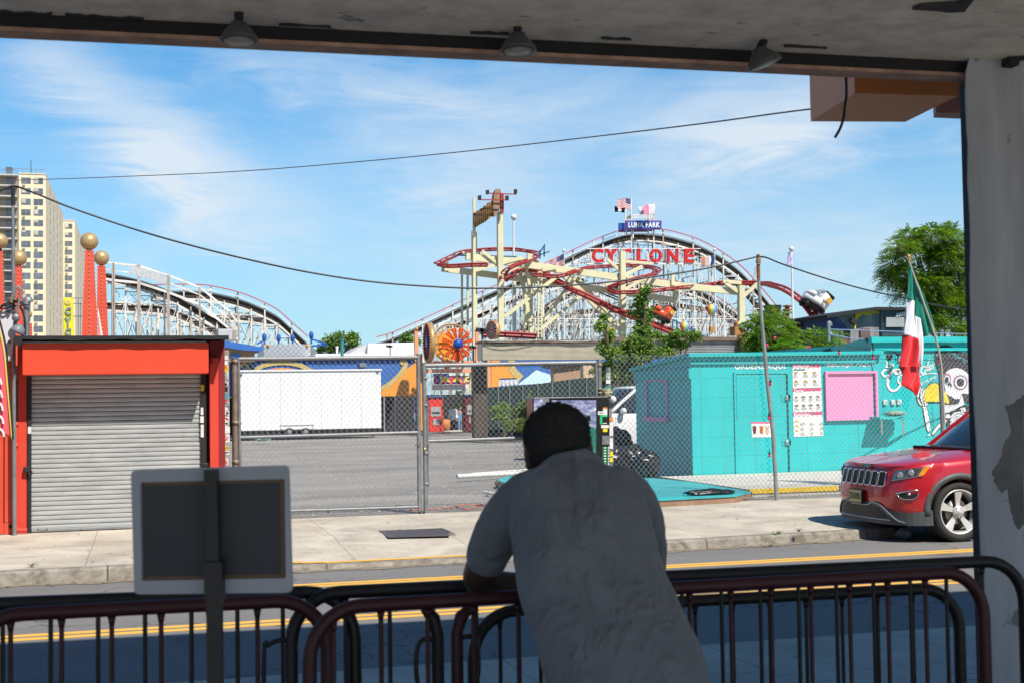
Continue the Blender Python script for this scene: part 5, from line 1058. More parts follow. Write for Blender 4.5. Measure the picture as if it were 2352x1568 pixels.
# painted blue fascia building
AY = 76.
BLU = M('park_blue', (.03, .13, .42), .55, var=.1, scale=.6); ORG = M('park_orange', (.85, .32, .03), .55, var=.08, scale=.5); TAN = M('park_tan', (.55, .42, .14), .6, var=.1)
ab = thing('arcade_building', 'long blue arcade front painted with orange and tan scrolls behind the trailer', 'building', base(740, AY))
m_ = MB(); pbox(m_, 522, 826, 962, 908, AY, .8); m_.build('painted_fascia', BLU, ab)
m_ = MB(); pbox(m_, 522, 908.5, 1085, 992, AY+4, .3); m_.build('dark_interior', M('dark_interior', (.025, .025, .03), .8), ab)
m_ = MB(); pbox(m_, 520, 822, 962, 826, AY-.2, 5); m_.build('roof_edge', M('trim_white', (.6, .6, .62), .6), ab)
fp = lambda l: (lambda x, y: onY(*c2(x, y), AY-.01-.02*l))
def flat(parent, nm, pts, mat, l, f0=fp): return MB().prism([f0(l)(*p) for p in pts], (0, -.018, 0)).build(nm, mat, parent)
flat(ab, 'orange_field', [(1225, 1143), (1225, 1090), (1300, 1045), (1370, 990), (1420, 930), (1510, 870), (1510, 1143)], ORG, 1)
flat(ab, 'orange_field', [(300, 945), (380, 925), (450, 920), (520, 925), (600, 945)], ORG, 1)
def band(pts, w, l, mat, nm, parent, f0=fp):
    P_ = smooth([V(*p, 0) for p in pts], 5); mb = MB(); Lf, Rt = [], []
    for i, p in enumerate(P_):
        d = (P_[min(i+1, len(P_)-1)]-P_[max(i-1, 0)]).normalized(); q = V(-d.y, d.x, 0)*w/2; Lf.append(p+q); Rt.append(p-q)
    f3 = f0(l)
    for i in range(len(P_)-1): mb.prism([f3(Lf[i].x, Lf[i].y), f3(Lf[i+1].x, Lf[i+1].y), f3(Rt[i+1].x, Rt[i+1].y), f3(Rt[i].x, Rt[i].y)], (0, -.018, 0))
    return mb.build(nm, mat, parent)
band([(1228, 1085), (1290, 1045), (1350, 995), (1395, 940), (1415, 895), (1400, 872), (1375, 890)], 34, 2, TAN, 'scroll', ab)
band([(222, 950), (290, 908), (370, 888), (450, 882), (530, 888), (610, 910), (680, 950)], 34, 2, TAN, 'scroll', ab)
band([(128, 912), (140, 892), (165, 895), (178, 920), (170, 950)], 30, 2, TAN, 'scroll', ab)
fl_ = MB().prism([fp(3)(*p) for p in ((1048, 885), (1105, 885), (1100, 915), (1052, 915))], (0, -.3, 0)).build('wall_flood_light', GALV, ab)
for x in (1245, 1330, 1480, 100): m_ = MB(); pbox(m_, *[c2(x, 1146)[0], 908.5, c2(x+10, 0)[0], 992], AY, .12); m_.build('column', M('column_steel', (.35, .36, .38), .5, .5), ab)
m_ = MB(); a = c2(1480, 1200); pbox(m_, a[0], 912, a[0]+4, 975, AY+.1, .3); m_.build('blue_drape', BLU, ab)
a2 = thing('arcade_wing', 'blue wall with an orange triangle and tan scroll beyond the beige shutter', 'building', base(1200, AY))
c6 = lambda x, y: (1079.5+.1685*x, 746.5+.1685*y); f6 = lambda l: (lambda x, y: onY(*c6(x, y), AY-.01-.02*l))
m_ = MB(); pbox(m_, 1120, 815, 1720, 990, AY, .8); m_.build('wall', BLU, a2)
flat(a2, 'orange_field', [(290, 470), (390, 470), (430, 520), (520, 565), (560, 640), (625, 716), (400, 722), (388, 850), (290, 850)], ORG, 1, f6)
band([(565, 470), (570, 560), (610, 640), (700, 720)], 90, 2, TAN, 'scroll', a2, f6)
m_ = MB(); pbox(m_, 1120.5, 827, 1128, 990, AY-.3, .25); m_.build('salmon_post', M('salmon', (.80, .34, .18), .6), a2)
# little blue-roofed hut left, roof boxes, vents
hb = thing('ticket_hut', 'small tan clapboard hut with a blue roof edge just right of the kiosk', 'hut', base(560, 74))
m_ = MB(); pbox(m_, 518, 792, 585, 830, 74, 3); m_.build('clapboard_wall', M('clapboard', (.42, .26, .13), .7, var=.3, scale=4), hb)
MB().prism([onY(x, y, 73.6) for x, y in ((500, 783), (522, 783), (607, 798), (600, 806), (560, 804), (500, 795))], (0, 4, 0)).build('blue_roof', BLU, hb)
MB().prism([onY(541+11*math.cos(k*math.pi/10), 818-14*math.sin(k*math.pi/10)+6, 73.95) for k in range(11)], (0, -.04, 0)).build('blue_arch', M('arch_blue', (.03, .25, .6), .5), hb)
rb_ = thing('roof_unit', 'pale grey rooftop air unit beside the red kiosk roof', 'air unit', onY(524, 781, 78))
m_ = MB(); pbox(m_, 501, 755.5, 544, 781, 78, 1.2); bevel(m_.build('casing', M('unit_grey', (.5, .5, .5), .5, dirt=.3), rb_), .04)
m_ = MB(); pbox(m_, 535, 757.5, 543, 780, 77.95, .03); m_.build('grille', M('unit_tan', (.35, .3, .2), .6), rb_)
def m_diamond():
    m, nt = newmat('diamond_plate'); c = nt.n('TexChecker'); c.inputs['Scale'].default_value = 6.; nt.l(nt.vec((1, 1, 1)), c.inputs[0]); c.inputs[1].default_value = (.42, .43, .44, 1); c.inputs[2].default_value = (.56, .57, .58, 1)
    finish(nt, c.outputs[0], .4, .5); return m
tk = thing('box_truck', 'grey diamond plate truck box showing over the blue arcade front', 'truck', base(660, 84))
MB().prism([onY(*c2(x, y), 84) for x, y in ((305, 742), (672, 737), (672, 850), (305, 850))], (0, 5, 0)).build('box_body', m_diamond(), tk)
MB().prism([onY(*c2(x, y), 84.2) for x, y in ((675, 752), (700, 770), (722, 800), (722, 850), (675, 850))], (0, 4.5, 0)).build('cab_roof', M('grey_plastic'), tk)
for x in (338, 645): p = onY(*c2(x, 748), 83.95); MB().ball(p, .1, 8, 6).build('marker_light', stk['orange'], tk)
rh = thing('white_roof_house', 'white flat roofed rooftop structure left of the spinning wheels', 'building', base(900, 80))
MB().prism([onY(*c2(x, y), 80) for x, y in ((1120, 733), (1482, 724), (1482, 850), (1120, 850))], (0, 4, 0)).build('front_wall', TW, rh)
MB().prism([onY(*c2(x, y), 80.3) for x, y in ((945, 830), (1040, 768), (1119, 733), (1119, 850), (945, 850))], (0, 4, 0)).build('sloping_side', M('roof_greywhite', (.52, .52, .52), .7, dirt=.3), rh)
m_ = MB(); pbox(m_, 725, 812, 850, 830, 79, 5); m_.build('low_roof', TW, rh)
for (x, y0, y1, lab, m) in ((918, 700, 820, 'teal vent pipe rising in front of the small tree', M('pipe_teal', (.03, .22, .20), .5)), (878, 760, 820, 'short white vent pipe on the arcade roof', TW)):
    X, Y0 = c2(x, y0); t = thing('vent_pipe', lab, 'pipe', onY(X, 828, 78)); MB().tube([onY(X, 828, 78), onY(X, Y0, 78)], .10 if m is not TW else .07, 12).build('pipe', m, t); MB().tube([onY(X, Y0+2, 78), onY(X, Y0-1.5, 78)], .14 if m is not TW else .1, 12).build('cap', m, t)
def flood(lab, x, y, yb, Y, k=1.):
    t = thing('flood_light', lab, 'lamp', onY(x, yb, Y)); k *= .7; MB().tube([onY(x, yb, Y), onY(x, y-2, Y)], .05*k, 8).build('post', DRK, t)
    for s in (-1, 1): p = onY(x+4*s*k-2, y, Y); MB().hexa(*[p+V(a*k, b*k, c*k) for a, b, c in ((-.18, -.1, -.10), (.18, -.1, -.16), (.18, .1, -.16), (-.18, .1, -.10), (-.16, -.1, .08), (.16, -.1, .02), (.16, .1, .02), (-.16, .1, .08))]).build('lamp_head', DRK, t)
    return t
flood('twin black flood lights on the white rooftop structure', 896, 794, 820, 79)
# blue light brackets on the coaster base
bk_ = thing('blue_light_frame', 'blue steel light frame behind the truck box', 'frame', base(700, 90))
for a, b in (((607, 804), (607, 776)), ((604, 783), (590, 790)), ((715, 790), (715, 772)), ((716, 779), (750, 790)), ((640, 790), (640, 778)), ((672, 790), (672, 778)), ((712, 795), (752, 791))): MB().bar(onY(*a, 90), onY(*b, 90), .12).build('strut', M('frame_blue', (.02, .10, .40), .5), bk_)
for x, y in ((607, 774), (715, 770), (640, 776), (672, 776)): MB().ball(onY(x, y, 90), .2, 8, 6, (.8, .8, 1.4)).build('lamp_head', M('frame_blue'), bk_)
# ------------------------------------------------ amusement gateway: wheels, posts, signs
GY = 73.; c5p = lambda x, y: (941.7+.18674*x, 717.8+.18674*y); g5 = lambda x, y, o=0: onY(*c5p(x, y), GY-o)
SAL = M('salmon', ); GOLD = M('gold_paint', (.55, .36, .16), .35, .35, var=.2, scale=4)
for x, yt, yb, lab in ((83, 222, 515, 'salmon post with a gold ball left of the purple drum'), (829, 210, 640, 'salmon post with a gold ball right of the pinwheel')):
    t = thing('ball_post', lab, 'post', base(c5p(x, 0)[0], GY)); m_ = MB(); X, Y0 = c5p(x, yt); pbox(m_, X-3.9, Y0, X+3.9, 830, GY, .2); m_.build('post', SAL, t); MB().ball(g5(x, yt-20), .095*1.0, 12, 8).build('gold_ball', GOLD, t); MB().tube([g5(x, yt), g5(x, yt-14)], .04).build('stem', GOLD, t)
pw = thing('pinwheel_sign', 'orange pinwheel sign with twelve spokes round a blue hub', 'sign', g5(588, 385))
O_ = g5(588, 385, 1.); s_ = .18674*73/3000
MB().lathe(O_, [(.001, .25), (62*s_*.6, .24), (62*s_, .12), (62*s_, 0), (.001, 0)], 24, V(0, -1, 0)).build('hub', M('hub_blue', (.01, .07, .38), .4, var=.4, scale=12, bump=.8, bscale=16), pw)
OR2 = M('spoke_orange', (.85, .12, .02), .5, var=.1); SR = M('bulb_red', (.35, .01, .01), .3)
for k in range(12):
    a = 2*math.pi*k/12+.24; d = V(math.cos(a), 0, math.sin(a)); n_ = V(-math.sin(a), 0, math.cos(a))
    if k == 8: r1, m_s = 175, OR2
    r1 = 200; sp1 = MB().prism([O_+d*70*s_+n_*13*s_, O_+d*r1*s_+n_*27*s_, O_+d*r1*s_-n_*27*s_, O_+d*70*s_-n_*13*s_], (0, .12, 0)).build('spoke', OR2, pw)
    bb = MB()
    for j in range(6):
        for w_ in (-.5, .5): r_ = 85+j*20; bb.ball(O_+d*r_*s_+n_*w_*(12+j*3)*s_*1.2+V(0, -.02, 0), 6.5*s_, 6, 4)
    bb.build('bulbs', SR, sp1)
m_ = MB(); X, Y0 = c5p(588, 400); pbox(m_, X-2.5, Y0, X+2.5, 845, GY-.8, .1); m_.build('mast', OR2, pw)
gr_ = thing('bulb_ring', 'gold ring studded with bulbs behind the pinwheel', 'ring', g5(500, 600))
O_ = g5(505, 375, .2)
for R_, t_ in ((232, 9), (168, 6)): MB().tube([O_+V(math.cos(a), 0, math.sin(a)*1.03)*R_*s_ for a in [k*2*math.pi/40 for k in range(40)]], t_*s_, 8, closed=True).build('hoop', GOLD, gr_)
for k in range(22): a = k*2*math.pi/22; p = O_+V(math.cos(a), 0, math.sin(a)*1.03)*200*s_; MB().tube([p+V(math.cos(t), 0, math.sin(t))*27*s_ for t in [j*.785 for j in range(8)]], 5*s_, 6, closed=True).build('loop', GOLD, gr_)
bb = MB()
for k in range(56): a = k*2*math.pi/56; bb.ball(O_+V(math.cos(a), 0, math.sin(a)*1.03)*236*s_+V(0, -.08, 0), 9*s_, 6, 4)
bb.build('bulbs', M('bulb_amber', (.75, .38, .18), .25), gr_)
og = thing('orange_gear', 'orange cog shape standing behind the bulb ring', 'gear', g5(420, 560)); O_ = g5(450, 400, -.6)
MB().prism([O_+V(math.cos(a), 0, math.sin(a))*r_*s_ for k in range(12) for a, r_ in ((k*.5236, 150), (k*.5236+.16, 150), (k*.5236+.2, 195), (k*.5236+.4, 195))], (0, .1, 0)).build('gear_plate', ORG, og); MB().prism([g5(*p, -.4) for p in R4(430, 560, 480, 690)], (0, .2, 0)).build('gear_post', ORG, og)
for cx_, cy_, rx, ry, sg, lab, fm in ((205, 360, 48, 242, 1, 'narrow drum with red bulbs and a broad gold rim, left of the pinwheel', 'drum_plum'), (1005, 215, 70, 120, 1, 'small red and white striped drum with a gold rim above the beige shutter', 'drum_stripe')):
    t = thing('bulb_drum', lab, 'wheel', g5(cx_, cy_+ry)); c_ = g5(cx_, cy_); R_ = ry*s_; ca = rx/ry; ax = V(-math.sqrt(1-ca*ca), -ca, 0)*sg
    vd = (c_-EYE).normalized(); vd.z = 0; vd.normalize(); ax = vd*-ca+vd.cross(V(0, 0, 1))*-math.sqrt(1-ca*ca); ax.z = 0; ax.normalize()
    wd = 62*s_ if cx_ < 500 else 50*s_
    MB().lathe(c_, [(R_*.97, -wd), (R_, -wd), (R_, 0), (R_*.94, 0), (R_*.94, -wd*.8)], 40, ax).build('gold_rim', GOLD, t)
    MB().lathe(c_, [(.001, -.05), (R_*.95, -.05), (R_*.95, -.1), (.001, -.1)], 32, ax).build('face', M(fm, (.22, .01, .06) if cx_ < 500 else (.45, .03, .03), .4, var=.6, scale=9), t)
    u_ = ax.cross(V(0, 0, 1)).normalized(); bb = MB(); bh = MB()
    for k in range(44): a = k*2*math.pi/44; bb.ball(c_+(u_*math.cos(a)+V(0, 0, 1)*math.sin(a))*R_*.985+ax*.02, 8*s_, 6, 4)
    bb.build('rim_bulbs', M('bulb_amber'), t)
    if cx_ < 500:
        for k in range(90): a, r_ = k*2.4, R_*.9*math.sqrt(k/90); (bh if r_ > R_*.33 else bb).ball(c_+(u_*math.cos(a)+V(0, 0, 1)*math.sin(a))*r_+ax*.0, 9*s_, 6, 4)
        bh.build('face_bulbs', M('bulb_crimson', (.3, .01, .05), .25), t)['kind'] = 'stuff'; MB().lathe(c_, [(.001, .01), (R_*.3, .01), (R_*.3, -.05), (.001, -.05)], 16, ax).build('face_hub', M('hub_blue'), t)
    else:
        for k in range(14):
            a = k*2*math.pi/14; e1, e2 = (u_*math.cos(a)+V(0, 0, 1)*math.sin(a)), (u_*math.cos(a+.2)+V(0, 0, 1)*math.sin(a+.2)); bh.prism([c_+e1*.1*R_, c_+e1*.9*R_, c_+e2*.9*R_, c_+e2*.1*R_], ax*.02)
        bh.build('white_stripes', M('stripe_white', (.65, .5, .45), .5), t)
gw = thing('salmon_gateway', 'salmon gateway frame above the racing game sign', 'gateway', base(1040, GY))
m_ = MB(); pbox(m_, 981, 846, 1091, 855, GY, .3); m_.build('upper_beam', SAL, gw); m_ = MB(); pbox(m_, 981, 828, 1093, 834, GY+.2, .3); m_.build('top_beam', SAL, gw)
for x in (966, 973.5): m_ = MB(); pbox(m_, x, 812 if x < 970 else 832, x+5, 990, GY+.35, .3); m_.build('side_post', ORG if x < 970 else SAL, gw)
rs = thing('race_sign', 'blue and red sign with big yellow letters reading RAC under the gateway', 'sign', base(1043, GY+2))
m_ = MB(); pbox(m_, 998, 857, 1089, 881, GY+2, .3); m_.build('panel', M('race_panel', (.05, .08, .5), .5), rs)
for k in range(9):
    p = g5(330+k*52+rnd.uniform(-15, 15), 800+rnd.uniform(-30, 30), -1.97); MB().prism([p+V(a, 0, b) for a, b in ((-.12, -.3), (0, .3), (.14, -.25))], (0, -.01, 0)).build('red_flash', stk['red'], rs)
YL = M('race_yellow', (.85, .75, .10), .5); m_ = MB()
for ch, x0, x1 in (('R', 395, 500), ('A', 525, 640), ('C', 665, 765)): O = g5(x0, 848, -1.94); text(m_, ch, O, g5(x1, 848, -1.94)-O, g5(x0, 782, -1.94)-O, bold=.04, thick=.04)
m_.build('lettering', YL, rs); m_ = MB(); O = g5(490, 772, -1.94); text(m_, 'ACTION GAME', O, g5(785, 768, -1.94)-O, g5(490, 748, -1.94)-O, bold=.02, thick=.02) if False else m_.prism([g5(*p, -1.94) for p in R4(480, 740, 785, 772)], (0, -.02, 0)); m_.build('pale_strip', M('pale_strip', (.6, .68, .6), .5), rs)
m_ = MB(); pbox(m_, 998, 882, 1087, 894, GY+1.5, .6); m_.build('valance', M('valance', (.66, .66, .62), .6, dirt=.3), rs)
for x in (1012, 1065, 1079): m_ = MB(); pbox(m_, x, 855, x+3.5, 905, GY+.9, .1); m_.build('sign_post', M('cream_post', (.62, .58, .38), .5), rs)
for lab, x0, x1, y0, y1, m, o in (('bright red booth machine with grey panels left of the walking couple', 985, 1018, 911, 991.5, M('booth_red', (.65, .03, .02), .45), 0), ('dark red booth machine right of the walking couple', 1068, 1090, 907, 990, M('booth_dark', (.12, .012, .018), .5), 1)):
    t = thing('prize_machine', lab, 'machine', base((x0+x1)/2, GY-2)); m_ = MB(); pbox(m_, x0, y0, x1, y1, GY-2, .8); bevel(m_.build('cabinet', m, t), .05); m_ = MB(); pbox(m_, x0-1, y0-2.5, x1+1, y0, GY-2.1, 1.); m_.build('blue_top', BLU, t)
    m_ = MB(); pbox(m_, x0+5, y0+22, x1-6, y0+44, GY-2.04, .03); m_.build('window', M('mach_grey', (.35, .37, .37), .3), t); m_ = MB(); pbox(m_, x0+10, y0+50, x1-9, y0+64, GY-2.04, .03); m_.build('coin_window', M('mach_grey'), t); m_ = MB(); pbox(m_, x0+8, y0+34, x1-8, y0+38, GY-2.06, .02); m_.build('slot', DRK, t)
wp_ = thing('timber_pillar', 'broad weathered brown timber pillar holding up the beige shutter', 'pillar', base(1104, 57)); WD = M('weathered_wood', (.10, .075, .06), .85, var=.5, scale=5, streak=True, bump=.5)
for k in range(6): m_ = MB(); x0 = 1089+k*5; pbox(m_, x0+.2, 838+(k % 2), x0+4.8, 1010, 57+rnd.uniform(0, .1), .5); m_.build('plank', WD, wp_)
sg = thing('rolled_shutter', 'long beige corrugated shutter housing spanning above the lot entrance', 'shutter', base(1250, 56)); cb_ = MB(); n = 13
A, B = onY(*c6(165, 225), 56), onY(*c6(1895, 205), 56); zb0, zb1 = onY(*c6(230, 472), 56).z, onY(*c6(1700, 465), 56).z; zb_ = (zb0+zb1)/2; zt_ = (A.z+B.z)/2
prf = []
for i in range(n):
    for a, b in ((0, .05), (.12, -.05), (.8, -.06), (.86, .05)): prf.append((56+b, zb_+(zt_-zb_-.12)*(i+a)/n))
cb_.add([(x, y, z) for y, z in prf for x in (A.x, B.x)], [(2*i, 2*i+1, 2*i+3, 2*i+2) for i in range(len(prf)-1)])
cb_.box(A.x, B.x, 56.08, 56.9, zb_, zt_-.1)
cb_.build('corrugated_face', M('beige_shutter', (.74, .67, .52), .6, var=.2, scale=1.2, dirt=.3, streak=False), sg)
MB().box(A.x-.05, B.x+.05, 55.9, 57, zt_-.1, zt_).build('top_lip', M('rusty_lip', (.20, .14, .11), .8, dirt=.6), sg)
for k in range(4): MB().tube(smooth([onY(*c6(x, 215+rnd.uniform(-18, 14)+(60 if k == 3 and 300 < x < 800 else 0)), 55.8) for x in (160, 400, 700, 1000, 1300, 1600, 1880)], 4), .018, 5).build('cable', M('cable_pale', (.5, .48, .45), .6) if k < 2 else M('black_rubber'), sg)
flood('dark twin flood lights on the salmon post, turned toward the lot', 1108, 757, 830, 68, 1.6)
flood('black flood light pair just left of the timber pillar top', 1088, 796, 836, 68, 1.)
s2 = thing('rolled_shutter', 'paler corrugated shutter housing behind the slender tree', 'shutter', base(1600, 50)); cb_ = MB(); n = 9
A, B = onY(1405, 785, 50), onY(1716, 785, 50); zb_, zt_ = onY(1600, 815, 50).z, onY(1600, 783, 50).z; prf = []
for i in range(n):
    for a, b in ((0, .06), (.2, -.06), (.7, -.07), (.8, .06)): prf.append((50+b, zb_+(zt_-zb_)*(i+a)/n))
cb_.add([(x, y, z) for y, z in prf for x in (A.x, B.x)], [(2*i, 2*i+1, 2*i+3, 2*i+2) for i in range(len(prf)-1)])
cb_.box(A.x, B.x, 50.08, 51, zb_, zt_); cb_.build('corrugated_face', M('grey_shutter', (.62, .62, .63), .5, .2, var=.3, scale=1.5), s2)
MB().box(A.x-.1, B.x+.3, 49.8, 51.0, zt_+.003, zt_+.16).build('roof_edge', M('rusty_lip'), s2)
MB().prism([onY(x, y, 49.6) for x, y in ((1700, 778), (1722, 772), (1722, 815), (1700, 815))], (0, .4, 0)).build('timber_end', WD, s2)
bx_ = thing('timber_light_box', 'orange brown wooden box with a grey lamp on a timber post above the shutter', 'box', base(1704, 48)); m_ = MB(); pbox(m_, 1688, 750, 1712, 770, 48, .5); m_.build('box_panel', M('box_wood', (.42, .19, .06), .7, var=.3), bx_)
MB().prism([onY(x, y, 47.9) for x, y in ((1700, 748), (1709, 742), (1716, 752), (1708, 758))], (0, .4, 0)).build('lamp_head', M('grey_plastic'), bx_); MB().bar(base(1706, 48.3), onY(1705, 765, 48.3), .25).build('post', WD, bx_); MB().bar(onY(1700, 772, 47.9), onY(1709, 792, 47.9), .1).build('brace', M('box_wood'), bx_)
# privacy fence with posts
pf = thing('screened_fence', 'dark green screened fence along the back of the lot behind the shrubs', 'fence', base(1250, 60)); fpY = 60
tops = [(1119, 889), (1240, 880), (1268, 876), (1330, 868), (1420, 862), (1480, 862)]
for (xa, ya), (xb, yb) in zip(tops, tops[1:]): a, b = onY(xa, ya, fpY), onY(xb, yb, fpY); MB().prism([V(a.x, fpY, gz(60)), a, b, V(b.x, fpY, gz(60))], (0, .02, 0)).build('screen_panel', M('screen_green', (.012, .035, .035), .8, var=.3), pf)
for x in (1144, 1170, 1200, 1235, 1268, 1307, 1347, 1390): yt = 889-(x-1119)*.088; a = onY(x, yt-1, fpY-.06); MB().tube([V(a.x, fpY-.06, gz(60)), a], .03, 8).build('fence_post', GALV, pf)
# tent, sheds
tn = thing('canopy_tent', 'pale blue pop up canopy tent behind the screened fence', 'tent', base(1233, 66))
ap, l1_, l2_, r1_, r2_ = onY(1232, 849, 67.5), onY(1190, 882, 66), onY(1207, 868, 69.5), onY(1300, 878, 66), onY(1296, 870, 69.5)
tm = MB(); tm.add([ap, l1_, r1_, r2_, l2_], [(0, 1, 2), (0, 2, 3), (0, 3, 4), (0, 4, 1)]); dn = V(0, 0, -.35); tm.add([l1_, r1_, r1_+dn, l1_+dn, l2_, l2_+dn, r2_, r2_+dn], [(0, 1, 2, 3), (0, 3, 5, 4), (1, 2, 7, 6)]); o = tm.build('canopy', M('tent_blue', (.42, .62, .72), .6, var=.1), tn)
for p in (l1_, r1_, l2_, r2_): MB().tube([p, V(p.x, p.y, gz(66))], .025, 6).build('leg', GALV, tn)
sd = thing('plywood_shed', 'tan plywood shed with a dark flat roof behind the fence', 'shed', base(1320, 64)); m_ = MB(); pbox(m_, 1272, 838, 1365, 960, 64, .5); m_.build('walls', M('plywood', (.42, .27, .16), .7, var=.25), sd)
MB().prism([onY(x, y, 63.8) for x, y in ((1256, 842), (1262, 838), (1345, 829), (1420, 832), (1420, 837), (1345, 836), (1275, 846))], (0, 1.2, 0)).build('flat_roof', M('roof_dark', (.05, .04, .04), .8), sd)
ps = thing('plywood_shed', 'paler plaster lean-to wall between the shed and the slender tree', 'shed', base(1400, 62)); m_ = MB(); pbox(m_, 1340, 838, 1480, 866, 61.5, .5); m_.build('wall', M('peach_wall', (.66, .48, .32), .7, var=.15), ps)
wr = thing('wavy_roof', 'grey corrugated roof edge left of the blue tent', 'roof', base(1170, 69)); MB().grid(lambda u, v: onY(1146+46*u, 872+3*math.sin(u*30)*v+14*v-2*u, 69-3*v), 30, 3).build('roof_sheet', M('roof_greywhite'), wr)
# people walking in the background
def walker(lab, x, yf, H, top, bot, hair, female, step, face):
    b = onZ(x, yf, -.195); b = base(x, 77.); h = H; t = thing('person', lab, 'person', b); o = b; S_ = h/1.75
    def Q(a, f_, z): return o+V(a*S_, f_*S_, z*S_)
    bd = MB(); bd.ball(Q(0, 0, 1.62), .11*S_, 14, 10, (.82, .95, 1.1)); bd.tube([Q(0, 0, 1.54), Q(0, .01, 1.42)], .055*S_, 8); bd.tube([Q(0, -.1, 1.63), Q(0, -.125, 1.6)], .015*S_, 6)
    bd.loft([ellring(Q(0, .0, z), V(w, 0, 0)*S_, V(0, d, 0)*S_, 14) for z, w, d in ((.88, .16, .11), (1.0, .155, .10), (1.15, .15, .10), (1.3, .18, .11), (1.42, .19, .09), (1.46, .08, .06))])
    for s in (-1, 1):
        bd.tube([Q(.1*s, 0, 1.4), Q(.185*s, 0, 1.4), Q(.24*s, .02, 1.12), Q(.25*s, -.08*s*step, .88), Q(.25*s, -.1*s*step, .78)], [.05*S_, .05*S_, .042*S_, .032*S_, .035*S_], 8)
        bd.tube([Q(.09*s, 0, .9), Q(.10*s, -.1*s*step, .5), Q(.10*s, -.16*s*step, .08)], [.085*S_, .06*S_, .042*S_], 8); bd.tube([Q(.10*s, .04-.16*s*step, .06), Q(.10*s, -.18-.16*s*step, .03)], [.04*S_, .035*S_], 8)
    o_ = bd.build('body', M('skin_mid', (.38, .22, .15), .5), t); remesh(o_, .018)
    sh = MB(); sh.loft([ellring(Q(0, .0, z), V(w, 0, 0)*S_, V(0, d, 0)*S_, 14) for z, w, d in (((.80, .20, .14), (1.0, .18, .125), (1.15, .175, .125), (1.3, .205, .135), (1.44, .21, .11), (1.49, .07, .07)) if not female else ((.92, .185, .13), (1.05, .16, .12), (1.2, .17, .13), (1.32, .18, .13)))])
    if not female:
        for s in (-1, 1): sh.tube([Q(.185*s, 0, 1.41), Q(.245*s, .02, 1.12), Q(.255*s, -.07*s*step, .92)], [.072*S_, .062*S_, .05*S_], 8)
    remesh(sh.build('shirt' if not female else 'strappy_top', top, t), .018)
    lg = MB()
    for s in (-1, 1): lg.tube([Q(.09*s, 0, .93), Q(.10*s, -.1*s*step, .5), Q(.10*s, -.15*s*step, .08)], [.105*S_, .08*S_, .065*S_], 8)
    lg.loft([ellring(Q(0, .0, z), V(w, 0, 0)*S_, V(0, d, 0)*S_, 12) for z, w, d in ((.78, .18, .12), (.98, .165, .12))]); remesh(lg.build('trousers', bot, t), .018)
    hb = MB(); hb.ball(Q(0, .02, 1.655), .118*S_, 14, 10, (.85, .95, 1.0))
    if female: hb.tube([Q(0, .08, 1.66), Q(.0, .1, 1.5), Q(0, .09, 1.38)], [.08*S_, .085*S_, .03*S_], 8)
    remesh(hb.build('hair', hair, t), .018)
walker('man in a white shirt and dark jeans walking in the far gateway', 1041, 993, 1.74, M('shirt_white', (.75, .75, .76), .8), M('jeans_dark', (.03, .04, .07), .8), M('hair_dark', (.03, .02, .015), .9), False, .8, 0)
walker('woman in a blue strappy top and light jeans beside the man in white', 1056.5, 993, 1.60, M('top_blue', (.15, .30, .50), .8, var=.4, scale=20), M('jeans_light', (.16, .26, .40), .8), M('hair_brown', (.06, .035, .02), .9), True, -.7, 0)
o = crumple(MB(), base(1048, 75)+V(0, 0, .15), .3, (2.6, 1, .3), .2, 31); tag(o.build('planter_mound', M('peb2', (.4, .36, .3), .9)), 'low pale heap of rubble at the feet of the walking couple', 'rubble')
for lab, x, y0, y1, r in (('orange round planter left of the walking couple', 1023, 962, 985, 5), ('orange round planter right of the walking couple', 1064, 966, 990, 5)):
    p = base(x, 79); z = onY(x, y0, 79).z; t = thing('planter', lab, 'planter', p); MB().lathe(p, [(.001, 0), (.25, 0), (.36, (z-p.z)*.6), (.30, z-p.z), (.001, z-p.z-.02)], 18).build('pot', M('terracotta', (.6, .22, .06), .7), t)
